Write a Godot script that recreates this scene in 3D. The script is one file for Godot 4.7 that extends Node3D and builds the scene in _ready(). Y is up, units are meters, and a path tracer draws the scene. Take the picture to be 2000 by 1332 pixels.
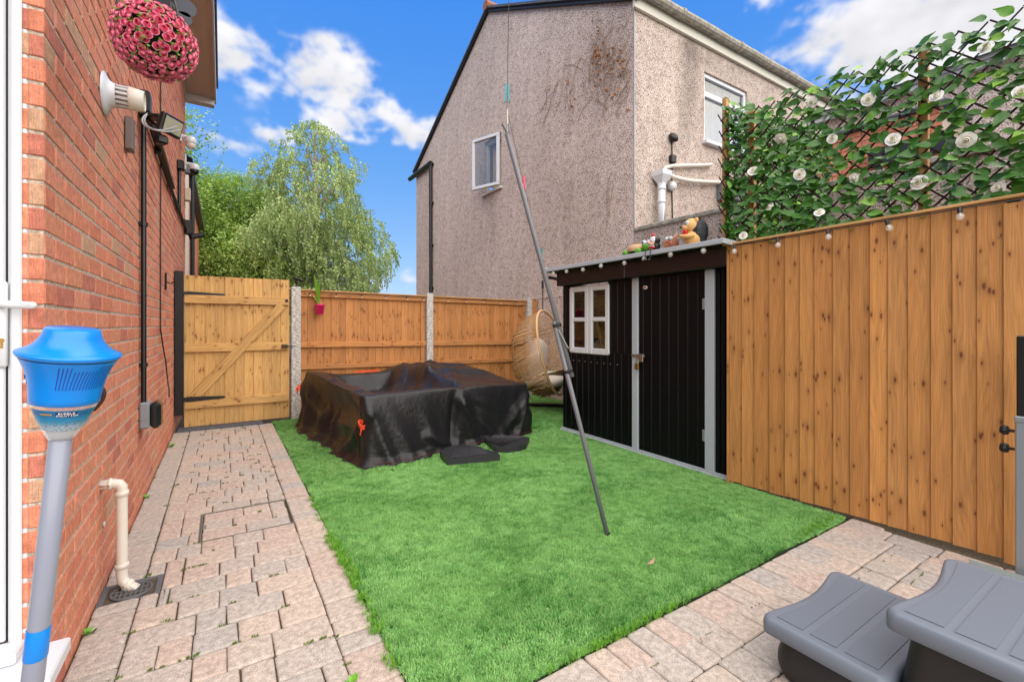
extends Node3D
# ---------------------------------------------------------------- helpers
var rng := RandomNumberGenerator.new()
var mats := {}
var used := {}
var tex := {}

func _noise(seed_: int, freq: float, type := FastNoiseLite.TYPE_SIMPLEX_SMOOTH, octaves := 4) -> FastNoiseLite:
	var n := FastNoiseLite.new()
	n.seed = seed_
	n.frequency = freq
	n.noise_type = type
	n.fractal_type = FastNoiseLite.FRACTAL_FBM if octaves > 1 else FastNoiseLite.FRACTAL_NONE
	n.fractal_octaves = octaves
	return n

func numbered(called: String) -> String:
	var k: int = used.get(called, 0)
	used[called] = k + 1
	return called if k == 0 else "%s_%03d" % [called, k]

func thing(called: String, label: String, category: String, at := Vector3.ZERO, turn := 0.0, group := "") -> Node3D:
	var o := Node3D.new()
	o.name = numbered(called)
	add_child(o)
	o.position = at
	o.rotation.y = turn
	tag(o, label, category, group)
	return o

func tag(o: Node3D, label: String, category: String, group := "") -> void:
	o.set_meta("label", label)
	o.set_meta("category", category)
	if group != "":
		o.set_meta("group", group)

func structure(o: Node3D, label: String, category: String) -> Node3D:
	tag(o, label, category)
	o.set_meta("kind", "structure")
	return o

func copy_of(o: Node3D, at: Vector3, turn: float, label: String) -> Node3D:
	var c: Node3D = o.duplicate()
	var base: String = String(o.name)
	c.name = numbered(base)
	add_child(c)
	c.position = at
	c.rotation = Vector3(0, turn, 0)
	c.set_meta("label", label)
	return c

func mat(key: String, color: Color, rough := 0.7, metal := 0.0) -> StandardMaterial3D:
	if mats.has(key):
		return mats[key]
	var m := StandardMaterial3D.new()
	m.resource_name = key
	m.albedo_color = color
	m.roughness = rough
	m.metallic = metal
	mats[key] = m
	return m

func tri_mat(key: String, color: Color, rough: float, t: Texture2D, scale_: float, bump: Texture2D = null, bump_scale := 1.0, world := true) -> StandardMaterial3D:
	if mats.has(key):
		return mats[key]
	var m := mat(key, color, rough)
	m.albedo_texture = t
	m.uv1_triplanar = true
	m.uv1_world_triplanar = world
	m.uv1_scale = Vector3.ONE * scale_
	if bump:
		m.normal_enabled = true
		m.normal_texture = bump
		m.normal_scale = bump_scale
	return m

func mb(smooth := false) -> SurfaceTool:
	var st := SurfaceTool.new()
	st.begin(Mesh.PRIMITIVE_TRIANGLES)
	st.set_smooth_group(0 if smooth else 4294967295)
	return st

func mesh_of(st: SurfaceTool) -> ArrayMesh:
	st.generate_normals()
	return st.commit()

func part(parent: Node, called: String, st: SurfaceTool, m: Material, at := Transform3D.IDENTITY) -> MeshInstance3D:
	return part_mesh(parent, called, mesh_of(st), m, at)

func part_mesh(parent: Node, called: String, me: Mesh, m: Material, at := Transform3D.IDENTITY) -> MeshInstance3D:
	var o := MeshInstance3D.new()
	o.name = called if parent != self else numbered(called)
	o.mesh = me
	o.material_override = m
	o.transform = at
	parent.add_child(o, true)
	return o

func tri(st: SurfaceTool, a: Vector3, b: Vector3, c: Vector3) -> void:   # a, b, c counter-clockwise seen from outside
	st.add_vertex(a)
	st.add_vertex(c)
	st.add_vertex(b)

func quad(st: SurfaceTool, a: Vector3, b: Vector3, c: Vector3, d: Vector3) -> void:
	tri(st, a, b, c)
	tri(st, a, c, d)

func quad_uv(st: SurfaceTool, p: Array, uv: Array) -> void:
	for k: int in [0, 2, 1, 0, 3, 2]:
		st.set_uv(uv[k])
		st.add_vertex(p[k])

# box between two corners with chamfered edges
func box(st: SurfaceTool, lo: Vector3, hi: Vector3, ch := 0.0, xf := Transform3D.IDENTITY) -> void:
	var p := {}
	for x in 2:
		for y in 2:
			for z in 2:
				var c := Vector3(hi.x if x else lo.x, hi.y if y else lo.y, hi.z if z else lo.z)
				var s := Vector3(1 if x else -1, 1 if y else -1, 1 if z else -1)
				for ax in 3:
					var q := c - s * ch
					q[ax] = c[ax]
					p[[x, y, z, ax]] = xf * q
	for ax in 3:
		var u := (ax + 1) % 3
		var v := (ax + 2) % 3
		for s in 2:
			var f: Array = []
			for uv: Array in [[0, 0], [1, 0], [1, 1], [0, 1]]:
				var k := [0, 0, 0, ax]
				k[ax] = s
				k[u] = uv[0]
				k[v] = uv[1]
				f.append(p[k])
			if s == 1:
				quad(st, f[0], f[1], f[2], f[3])
			else:
				quad(st, f[3], f[2], f[1], f[0])
	if ch <= 0.0:
		return
	for ax in 3:                       # the twelve edges, each along one axis
		var u := (ax + 1) % 3
		var v := (ax + 2) % 3
		for su in 2:
			for sv in 2:
				var k0 := [0, 0, 0, u]
				k0[u] = su
				k0[v] = sv
				var k1 := k0.duplicate()
				k1[3] = v
				var k2 := k1.duplicate()
				k2[ax] = 1
				var k3 := k0.duplicate()
				k3[ax] = 1
				if su == sv:
					quad(st, p[k0], p[k1], p[k2], p[k3])
				else:
					quad(st, p[k3], p[k2], p[k1], p[k0])
	for x in 2:
		for y in 2:
			for z in 2:
				var a: Vector3 = p[[x, y, z, 0]]
				var b: Vector3 = p[[x, y, z, 1]]
				var c: Vector3 = p[[x, y, z, 2]]
				if (x + y + z) % 2 == 1:
					tri(st, a, b, c)
				else:
					tri(st, c, b, a)

func box_c(st: SurfaceTool, c: Vector3, size: Vector3, ch := 0.0, xf := Transform3D.IDENTITY) -> void:
	box(st, c - size / 2, c + size / 2, ch, xf)

# a tube along points; r is one radius or an array of them
func tube(st: SurfaceTool, pts: Array, r, sides := 8, caps := true) -> void:
	var n := pts.size()
	var rings: Array = []
	var d0: Vector3 = (pts[1] - pts[0]).normalized()
	var up := Vector3.UP if absf(d0.y) < 0.9 else Vector3.RIGHT
	var nx := d0.cross(up).normalized()
	for i in n:
		var d: Vector3
		if i == 0:
			d = (pts[1] - pts[0]).normalized()
		elif i == n - 1:
			d = (pts[n - 1] - pts[n - 2]).normalized()
		else:
			d = ((pts[i + 1] - pts[i]).normalized() + (pts[i] - pts[i - 1]).normalized()).normalized()
		nx = (nx - d * nx.dot(d)).normalized()
		var ny := d.cross(nx)
		var ring: Array = []
		var rr: float = r[i] if r is Array else r
		for k in sides:
			var a := TAU * k / sides
			ring.append(pts[i] + (nx * cos(a) + ny * sin(a)) * rr)
		rings.append(ring)
	for i in n - 1:
		for k in sides:
			var k2 := (k + 1) % sides
			quad(st, rings[i][k], rings[i][k2], rings[i + 1][k2], rings[i + 1][k])
	if caps:
		for k in range(1, sides - 1):
			tri(st, rings[0][0], rings[0][k + 1], rings[0][k])
			tri(st, rings[n - 1][0], rings[n - 1][k], rings[n - 1][k + 1])

# profile: points (radius, height) from bottom to top on the outside
func lathe(st: SurfaceTool, prof: Array, segs := 24, xf := Transform3D.IDENTITY, squeeze := 1.0) -> void:
	for i in prof.size() - 1:
		var a: Vector2 = prof[i]
		var b: Vector2 = prof[i + 1]
		for k in segs:
			var t0 := TAU * k / segs
			var t1 := TAU * (k + 1) / segs
			var c0 := Vector3(cos(t0), 0, -sin(t0) * squeeze)
			var c1 := Vector3(cos(t1), 0, -sin(t1) * squeeze)
			var p0 := xf * (c0 * a.x + Vector3.UP * a.y)
			var p1 := xf * (c1 * a.x + Vector3.UP * a.y)
			var q0 := xf * (c0 * b.x + Vector3.UP * b.y)
			var q1 := xf * (c1 * b.x + Vector3.UP * b.y)
			if a.x > 1e-6:
				tri(st, p0, p1, q1)
			if b.x > 1e-6:
				tri(st, p0, q1, q0)

func ball(st: SurfaceTool, c: Vector3, r: Vector3, segs := 14, b := Basis.IDENTITY) -> void:
	var prof: Array = []
	var n := maxi(5, segs / 2)
	for i in n + 1:
		var a := -PI / 2 + PI * i / n
		prof.append(Vector2(maxf(cos(a), 0.0) if i > 0 and i < n else 0.0, sin(a)))
	lathe(st, prof, segs, Transform3D(b * Basis.from_scale(r), c))

# a flat outline (counter-clockwise in x, y) pushed along z from 0 to depth
func extrude(st: SurfaceTool, poly: PackedVector2Array, depth: float, xf := Transform3D.IDENTITY) -> void:
	if Geometry2D.is_polygon_clockwise(poly):
		poly.reverse()
	var t := Geometry2D.triangulate_polygon(poly)
	for i in range(0, t.size(), 3):
		var v: Array = []
		for k in 3:
			v.append(Vector3(poly[t[i + k]].x, poly[t[i + k]].y, 0))
		if (v[1] - v[0]).cross(v[2] - v[0]).z < 0:
			v.reverse()
		var up := Vector3(0, 0, depth)
		tri(st, xf * (v[0] + up), xf * (v[1] + up), xf * (v[2] + up))
		tri(st, xf * v[2], xf * v[1], xf * v[0])
	var n := poly.size()
	for i in n:
		var a := Vector3(poly[i].x, poly[i].y, 0)
		var b := Vector3(poly[(i + 1) % n].x, poly[(i + 1) % n].y, 0)
		var up := Vector3(0, 0, depth)
		quad(st, xf * a, xf * b, xf * (b + up), xf * (a + up))

func bez(a: Vector3, b: Vector3, c: Vector3, d: Vector3, n := 10) -> Array:
	var o: Array = []
	for i in n + 1:
		o.append(a.bezier_interpolate(b, c, d, float(i) / n))
	return o

func look(dir: Vector3, up := Vector3.UP) -> Basis:     # local z along dir
	var z := dir.normalized()
	var u := up if absf(z.dot(up)) < 0.98 else Vector3.RIGHT
	var x := u.cross(z).normalized()
	return Basis(x, z.cross(x), z)

func stuff(parent: Node, called: String, me: Mesh, m: Material, xfs: Array, cols: Array = []) -> MultiMeshInstance3D:
	var mm := MultiMesh.new()
	mm.transform_format = MultiMesh.TRANSFORM_3D
	mm.use_colors = cols.size() > 0
	mm.mesh = me
	mm.instance_count = xfs.size()
	for i in xfs.size():
		mm.set_instance_transform(i, xfs[i])
		if cols.size() > 0:
			mm.set_instance_color(i, cols[i])
	var o := MultiMeshInstance3D.new()
	o.name = called if parent != self else numbered(called)
	o.multimesh = mm
	o.material_override = m
	o.set_meta("kind", "stuff")
	parent.add_child(o, true)
	return o

func rnd(a: float, b: float) -> float:
	return rng.randf_range(a, b)

# ---------------------------------------------------------------- textures
func img_tex(d: PackedByteArray, w: int, h: int) -> ImageTexture:
	var im := Image.create_from_data(w, h, false, Image.FORMAT_RGB8, d)
	im.generate_mipmaps()
	return ImageTexture.create_from_image(im)

func bump_tex(d: PackedByteArray, w: int, h: int, k: float) -> ImageTexture:
	var im := Image.create_from_data(w, h, false, Image.FORMAT_L8, d)
	im.convert(Image.FORMAT_RGBA8)
	im.bump_map_to_normal_map(k)
	return ImageTexture.create_from_image(im)

func sea(n: FastNoiseLite, w: int, h: int) -> PackedByteArray:
	var im := n.get_seamless_image(w, h, false, false, 0.15, true)
	im.convert(Image.FORMAT_L8)
	return im.get_data()

func ramp(stops: Array, t: float) -> Color:
	for i in range(1, stops.size()):
		if t <= stops[i][0]:
			var a: Array = stops[i - 1]
			return a[1].lerp(stops[i][1], clampf((t - a[0]) / (stops[i][0] - a[0]), 0, 1))
	return stops[-1][1]

func make_textures() -> void:
	# wood: eight boards side by side, each with its own grain and knots
	var W := 1024
	var d := PackedByteArray()
	d.resize(W * W * 3)
	var bh := PackedByteArray()
	bh.resize(W * W)
	var ng := _noise(3, 1.0, FastNoiseLite.TYPE_SIMPLEX_SMOOTH, 3)
	var nw := _noise(5, 1.0, FastNoiseLite.TYPE_SIMPLEX_SMOOTH, 2)
	var big := sea(_noise(6, 0.012, FastNoiseLite.TYPE_SIMPLEX_SMOOTH, 2), 1024, 1024)
	var knots: Array = []
	for b in 8:
		var l: Array = []
		var whorls: Array = [0.10, 0.27, 0.46, 0.66, 0.86]
		for wv: float in whorls:
			for q in rng.randi_range(0, 3):
				l.append(Vector3(rnd(8, 120), (wv + rnd(-0.018, 0.018)) * W, rnd(3.0, 7.0)))
		for q in rng.randi_range(4, 8):
			l.append(Vector3(rnd(5, 123), rnd(10, W - 10), rnd(2.0, 4.5)))
		knots.append(l)
	for b in 8:
		var tone := rnd(0.86, 1.04)
		var phase := rnd(0, 50)
		for y in W:
			var near: Array = []
			for k: Vector3 in knots[b]:
				if absf(k.y - y) < k.z * 9:
					near.append(k)
			for x in 128:
				var warp := 0.0
				var dark := 0.0
				var halo := 0.0
				for k: Vector3 in near:
					var dx := x - k.x
					var dy := (y - k.y) * 0.75
					var dd := sqrt(dx * dx + dy * dy) / k.z
					dark = maxf(dark, 1.0 - smoothstep(0.75, 1.15, dd))
					halo = maxf(halo, exp(-dd * 0.8))
					warp += signf(dx) * exp(-pow(dy / (k.z * 2.6), 2.0)) * k.z * 0.9 * exp(-absf(dx) / (k.z * 2.2)) * minf(absf(dx) / k.z, 1.0)
				var xw := x - warp
				var g := 0.5 + 0.5 * ng.get_noise_2d(xw * 0.16 + b * 50.0, y * 0.006 + phase)
				var drift := nw.get_noise_2d(x * 0.012 + b * 9.0, y * 0.0022 + phase)
				var ring := pow(0.5 + 0.5 * sin(xw * 0.40 + drift * 16.0), 2.0)
				var f := 0.5 + 0.5 * ng.get_noise_2d(xw * 0.75 + b * 31.0, y * 0.03)
				var low := big[((b * 211 + x * 2) & 1023) + ((y >> 2) & 1023) * 1024] / 255.0
				var v := tone * (0.87 + 0.13 * (g - 0.5) - 0.055 * ring + 0.06 * (f - 0.5) + 0.13 * (low - 0.5))
				v *= 1.0 - 0.34 * halo
				var c := Color(v, v * (0.83 + 0.05 * g - 0.06 * halo), v * (0.63 + 0.12 * g - 0.10 * halo))
				c = c.lerp(Color(0.40, 0.22, 0.11), dark * (0.48 + 0.03 * fmod(x * 7.0 + y * 3.0, 11.0)))
				var at := (y * W + b * 128 + x)
				d[at * 3] = clampi(int(c.r * 255), 0, 255)
				d[at * 3 + 1] = clampi(int(c.g * 255), 0, 255)
				d[at * 3 + 2] = clampi(int(c.b * 255), 0, 255)
				bh[at] = clampi(int(110 + 40 * g + 30 * f - 30 * ring), 0, 255)
	tex.wood = img_tex(d, W, W)
	tex.wood_n = bump_tex(bh, W, W, 1.5)
	# pebbledash
	var cell := _noise(11, 0.13, FastNoiseLite.TYPE_CELLULAR, 1)
	cell.cellular_return_type = FastNoiseLite.RETURN_CELL_VALUE
	var cv := sea(cell, W, W)
	cell.cellular_return_type = FastNoiseLite.RETURN_DISTANCE
	var cd := sea(cell, W, W)
	var mid := sea(_noise(12, 0.05, FastNoiseLite.TYPE_SIMPLEX_SMOOTH, 3), W, W)
	var low2 := sea(_noise(13, 0.008, FastNoiseLite.TYPE_SIMPLEX_SMOOTH, 3), W, W)
	var stops: Array = [[0.0, Color(0.33, 0.27, 0.24)], [0.2, Color(0.58, 0.51, 0.47)], [0.4, Color(0.77, 0.71, 0.67)], [0.65, Color(0.87, 0.82, 0.78)], [0.85, Color(0.92, 0.87, 0.84)], [1.0, Color(0.98, 0.97, 0.95)]]
	var pd := PackedByteArray()
	pd.resize(W * W * 3)
	var ph := PackedByteArray()
	ph.resize(W * W)
	for i in W * W:
		var m := mid[i] / 255.0
		var t := clampf(cv[i] / 255.0 * 0.62 + 0.19 + (m - 0.5) * 1.0 + (low2[i] / 255.0 - 0.5) * 0.25, 0, 1)
		var c := ramp(stops, t)
		var e := 1.0 - 0.30 * smoothstep(0.5, 0.95, cd[i] / 255.0)
		pd[i * 3] = int(c.r * e * 255)
		pd[i * 3 + 1] = int(c.g * e * 255)
		pd[i * 3 + 2] = int(c.b * e * 255)
		ph[i] = clampi(int(210 - cd[i] * 0.6 + (m - 0.5) * 120), 0, 255)
	tex.pebble = img_tex(pd, W, W)
	tex.pebble_n = bump_tex(ph, W, W, 5.0)
	# brick face: drag marks and specks; paving face: aggregate
	var S := 512
	var s1 := sea(_noise(21, 0.02, FastNoiseLite.TYPE_SIMPLEX_SMOOTH, 4), S, S)
	var s2 := sea(_noise(22, 0.11, FastNoiseLite.TYPE_SIMPLEX_SMOOTH, 2), S, S)
	var s3 := sea(_noise(23, 0.35, FastNoiseLite.TYPE_VALUE, 2), S, S)
	var bd := PackedByteArray()
	bd.resize(S * S * 3)
	var bb := PackedByteArray()
	bb.resize(S * S)
	var vd := PackedByteArray()
	vd.resize(S * S * 3)
	var vb := PackedByteArray()
	vb.resize(S * S)
	for y in S:
		for x in S:
			var i := y * S + x
			var streak := s2[((x * 2) & 511) + ((y >> 3) & 511) * S] / 255.0
			var lo := s1[i] / 255.0
			var hi := s3[i] / 255.0
			var v := 0.88 + 0.16 * (streak - 0.5) + 0.18 * (lo - 0.5) + 0.14 * (hi - 0.5)
			var sp := smoothstep(0.74, 0.84, s2[i] / 255.0)
			v *= 1.0 - 0.35 * sp
			var pale := smoothstep(0.62, 0.9, lo * 0.5 + streak * 0.5) * 0.16
			bd[i * 3] = clampi(int((v + pale * 0.6) * 255), 0, 255)
			bd[i * 3 + 1] = clampi(int((v + pale) * 255), 0, 255)
			bd[i * 3 + 2] = clampi(int((v + pale) * 255), 0, 255)
			bb[i] = clampi(int(120 + 90 * (streak - 0.5) + 60 * (hi - 0.5) - 80 * sp), 0, 255)
			var w := 0.88 + 0.22 * (lo - 0.5) + 0.36 * (hi - 0.5)
			w += 0.10 * smoothstep(0.70, 0.82, hi) - 0.16 * smoothstep(0.72, 0.84, s2[i] / 255.0)
			vd[i * 3] = clampi(int(w * 255), 0, 255)
			vd[i * 3 + 1] = clampi(int(w * 252), 0, 255)
			vd[i * 3 + 2] = clampi(int(w * 248), 0, 255)
			vb[i] = clampi(int(127 + 130 * (hi - 0.5) + 60 * (lo - 0.5)), 0, 255)
	tex.brick = img_tex(bd, S, S)
	tex.brick_n = bump_tex(bb, S, S, 3.0)
	tex.paver = img_tex(vd, S, S)
	tex.paver_n = bump_tex(vb, S, S, 3.0)

# a tiny alphabet for the printed label on the bubble tank
const GLYPH := {"B": "1111010001111101000111110", "U": "1000110001100011000101110", "L": "1000010000100001000011111", "E": "1111110000111101000011111", "S": "0111110000011100000111110", "O": "0111010001100011000101110", "T": "1111100100001000010000100", "I": "0111000100001000010001110", "N": "1000111001101011001110001", "C": "0111110000100001000001111"}

func draw_word(im: Image, word: String, x: int, y: int, s: int, c: Color) -> void:
	for ch in word:
		if GLYPH.has(ch):
			var g: String = GLYPH[ch]
			for k in 25:
				if g[k] == "1":
					im.fill_rect(Rect2i(x + (k % 5) * s, y + (k / 5) * s, s, s), c)
		x += 6 * s

# ---------------------------------------------------------------- sky
func make_sky() -> PanoramaSkyMaterial:
	var w := 2048
	var h := 1024
	var im := Image.create(w, h, false, Image.FORMAT_RGBF)
	im.fill(Color(0.20, 0.20, 0.18))
	var n1 := _noise(71, 1.0, FastNoiseLite.TYPE_SIMPLEX_SMOOTH, 6)
	var n2 := _noise(72, 1.0, FastNoiseLite.TYPE_SIMPLEX_SMOOTH, 3)
	# banks of cloud: direction (turned right of -z, height), spread across and up, strength
	var banks: Array = [[1.7, 27.3, 4.5, 2.6, 0.55], [9.4, 26.6, 8.0, 3.6, 0.55], [13.9, 23.4, 8.0, 2.4, 0.55], [20.4, 22.4, 4.5, 1.9, 0.55], [5.4, 20.6, 3.0, 1.2, 0.4], [0.3, 18.9, 3.0, 1.5, 0.3], [19.5, 5.3, 5.0, 1.6, 0.35], [73.0, 26.2, 8.0, 5.0, 0.75], [67.4, 26.5, 4.5, 2.0, 0.5], [78.0, 24.8, 9.0, 7.0, 0.8], [76.0, 20.0, 8.0, 4.0, 0.6], [60.9, 31.9, 3.5, 1.0, 0.35]]
	for y in h / 2 + 8:
		var el := PI / 2 - PI * (y + 0.5) / h
		var se := sin(el)
		var t := clampf(1.0 - se, 0, 1)
		var base := Color(0.025, 0.215, 0.79).lerp(Color(0.27, 0.58, 0.98), pow(t, 2.2))
		base = base.lerp(Color(0.66, 0.83, 1.0), pow(t, 9.0))
		for x in w:
			var az := wrapf(TAU * (x + 0.5) / w, -PI, PI)
			var dx := sin(az) * cos(el)
			var dz := -cos(az) * cos(el)
			var k := 1.9 / (maxf(se, 0.0) + 0.22)
			var p := Vector3(dx * k, dz * k, se * 1.5)
			var v := n1.get_noise_3dv(p)
			var azd := rad_to_deg(az)
			var eld := rad_to_deg(el)
			var bank := 0.0
			for bk: Array in banks:
				var ax = (azd - bk[0]) / bk[2]
				var ay = (eld - bk[1]) / bk[3]
				var q = ax * ax + ay * ay
				if q < 6.0:
					bank = maxf(bank, bk[4] * exp(-q))
			# the stretch of sky over the gables is clear; elsewhere broken cloud all round
			var cleared := 0.55 * exp(-pow((azd - 30.0) / 50.0, 6.0)) * smoothstep(62.0, 40.0, eld)
			var calm := cleared / 0.55
			var puff := n1.get_noise_3dv(Vector3(dx, se * 1.7, dz) * 7.0) + 0.5 * n1.get_noise_3dv(Vector3(dx, se * 1.5, dz) * 24.0)
			var cov := smoothstep(-0.02, 0.44, v * lerpf(0.62, 0.22, calm) + bank * 1.15 + puff * lerpf(0.15, 0.62, calm) * smoothstep(0.0, 0.25, bank + 1.0 - calm) + 0.14 - cleared * 0.62)
			if cov > 0.001:
				var sh := n2.get_noise_3dv(Vector3(dx, se * 1.8 + 0.06, dz) * 8.0) + 0.5 * puff
				var lit := 0.84 + 0.17 * sh + 0.08 * (1.0 - cov)
				var c := Color(lit * 1.0, lit * 0.99, lit * 1.01)
				im.set_pixel(x, y, base.lerp(c, cov * 0.97))
			else:
				im.set_pixel(x, y, base)
	var m := PanoramaSkyMaterial.new()
	m.panorama = ImageTexture.create_from_image(im)
	return m

# ---------------------------------------------------------------- the scene
const WALL_X := -0.457       # face of the brick house
const REAR_Z := -1.94        # its rear face
const GABLE_X := 4.6         # face of the pebbledash gable

func _ready() -> void:
	rng.seed = 20240
	# camera: level, the lens shifted down a little
	var cam := Camera3D.new()
	cam.name = "camera"
	add_child(cam)
	cam.position = Vector3(0, 1.19, 0)
	cam.rotation.y = -deg_to_rad(32.53)
	cam.keep_aspect = Camera3D.KEEP_HEIGHT
	cam.set_frustum(0.05 * 1332.0 / 889.0, Vector2(0, -0.05 * 31.0 / 889.0), 0.05, 400.0)
	# sky, sun, exposure
	var we := WorldEnvironment.new()
	we.name = "environment"
	var e := Environment.new()
	e.background_mode = Environment.BG_SKY
	e.sky = Sky.new()
	e.sky.sky_material = make_sky()
	e.background_energy_multiplier = 0.215
	e.tonemap_mode = Environment.TONE_MAPPER_LINEAR
	e.tonemap_exposure = 5.0
	e.sdfgi_enabled = true
	e.ssao_enabled = true
	e.ssil_enabled = true
	we.environment = e
	add_child(we)
	var sun := DirectionalLight3D.new()
	sun.name = "sun"
	sun.light_energy = 0.5
	sun.light_color = Color(1.0, 0.95, 0.88)
	sun.light_angular_distance = 115.0
	sun.shadow_enabled = true
	add_child(sun)
	sun.look_at_from_position(Vector3(0.06, 0.78, 0.60), Vector3.ZERO)
	make_textures()
	make_materials()
	ground_and_lawn()
	paving()
	brick_house()
	gable_house()
	buildings_beyond()
	trees()
	back_fence()
	right_fence()
	shed()
	trellis()
	covered_furniture()
	egg_chair()
	bubble_lamp()
	rose_ball()
	wall_fittings()
	washing_line()
	steps_and_stand()
	string_lights()
	ornaments()
	small_plants()

func make_materials() -> void:
	mat("white_plastic", Color(0.80, 0.815, 0.83), 0.28)
	mat("aged_white", Color(0.82, 0.80, 0.75), 0.4)
	mat("black_plastic", Color(0.035, 0.035, 0.04), 0.4)
	mat("black_metal", Color(0.03, 0.03, 0.032), 0.38)
	mat("rubber", Color(0.02, 0.02, 0.022), 0.6)
	mat("grey_metal", Color(0.55, 0.58, 0.60), 0.4, 0.3)
	mat("steel", Color(0.62, 0.60, 0.56), 0.3, 0.9)
	mat("brass", Color(0.62, 0.48, 0.25), 0.35, 0.9)
	var cn := sea(_noise(31, 0.03, FastNoiseLite.TYPE_SIMPLEX_SMOOTH, 5), 256, 256)
	var d := PackedByteArray()
	d.resize(256 * 256 * 3)
	for i in 256 * 256:
		for k in 3:
			d[i * 3 + k] = clampi(200 + int((cn[i] - 127) * 0.38), 0, 255)
	tex.rough = img_tex(d, 256, 256)
	var sc := sea(_noise(33, 0.012, FastNoiseLite.TYPE_SIMPLEX_SMOOTH, 5), 256, 256)
	var sd := PackedByteArray()
	sd.resize(256 * 256 * 3)
	for i in 256 * 256:
		for k in 3:
			sd[i * 3 + k] = clampi(232 + int((sc[i] - 127) * 0.20 + (cn[i] - 127) * 0.06), 0, 255)
	tex.scuff = img_tex(sd, 256, 256)
	tex.rough_n = bump_tex(cn, 256, 256, 3.0)
	tri_mat("concrete", Color(0.93, 0.92, 0.89), 0.9, tex.rough, 3.0, tex.rough_n, 0.8)
	tri_mat("mortar", Color(0.88, 0.81, 0.73), 0.95, tex.rough, 6.0, tex.rough_n, 1.0)
	tri_mat("joint_sand", Color(0.42, 0.37, 0.29), 0.95, tex.rough, 7.0, tex.rough_n, 1.0)
	tri_mat("slate", Color(0.40, 0.42, 0.46), 0.7, tex.rough, 3.0, tex.rough_n, 0.6)
	tri_mat("earth", Color(0.38, 0.33, 0.25), 0.95, tex.rough, 1.5, tex.rough_n, 1.0)
	tri_mat("weathered", Color(0.72, 0.70, 0.64), 0.85, tex.rough, 1.2, tex.rough_n, 0.5)
	var tones: Array = [Color(0.90, 0.565, 0.44), Color(0.87, 0.535, 0.41), Color(0.91, 0.595, 0.475), Color(0.86, 0.565, 0.455), Color(0.89, 0.585, 0.445), Color(0.82, 0.64, 0.51), Color(0.80, 0.485, 0.40)]
	for k in tones.size():
		tri_mat("brick%d" % k, tones[k], 0.85, tex.brick, 2.3, tex.brick_n, 0.6)
	var stone: Array = [Color(0.80, 0.75, 0.70), Color(0.78, 0.74, 0.70), Color(0.815, 0.755, 0.70), Color(0.765, 0.735, 0.70), Color(0.80, 0.73, 0.68), Color(0.74, 0.72, 0.695)]
	for k in stone.size():
		tri_mat("paver%d" % k, stone[k], 0.9, tex.paver, 2.7, tex.paver_n, 0.7)
	var pb := tri_mat("pebbledash", Color(1.0, 0.985, 0.985), 0.95, tex.pebble, 0.85, tex.pebble_n, 0.8)
	pb.vertex_color_use_as_albedo = true
	for w: Array in [["fence_wood", Color(0.90, 0.735, 0.50)], ["fence_wood1", Color(0.93, 0.77, 0.54)], ["fence_wood2", Color(0.865, 0.695, 0.465)], ["back_wood", Color(0.90, 0.725, 0.52)], ["gate_wood", Color(0.99, 0.92, 0.70)], ["post_wood", Color(0.97, 0.86, 0.68)]]:
		var m := mat(w[0], w[1], 0.72)
		m.albedo_texture = tex.wood
		m.normal_enabled = true
		m.normal_texture = tex.wood_n
		m.normal_scale = 0.5
	var g := mat("glass", Color(0.03, 0.035, 0.04, 0.35), 0.03)
	g.transparency = BaseMaterial3D.TRANSPARENCY_ALPHA
	var wg := mat("window_glass", Color(0.42, 0.46, 0.49, 0.28), 0.02)
	wg.transparency = BaseMaterial3D.TRANSPARENCY_ALPHA
	var c := mat("clear", Color(0.95, 0.97, 1.0, 0.16), 0.03)
	c.transparency = BaseMaterial3D.TRANSPARENCY_ALPHA

# ---------------------------------------------------------------- ground, lawn
func lawn_edge(z: float) -> float:       # left edge of the lawn
	return 0.52 + 0.008 * sin(z * 5.0)

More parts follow.
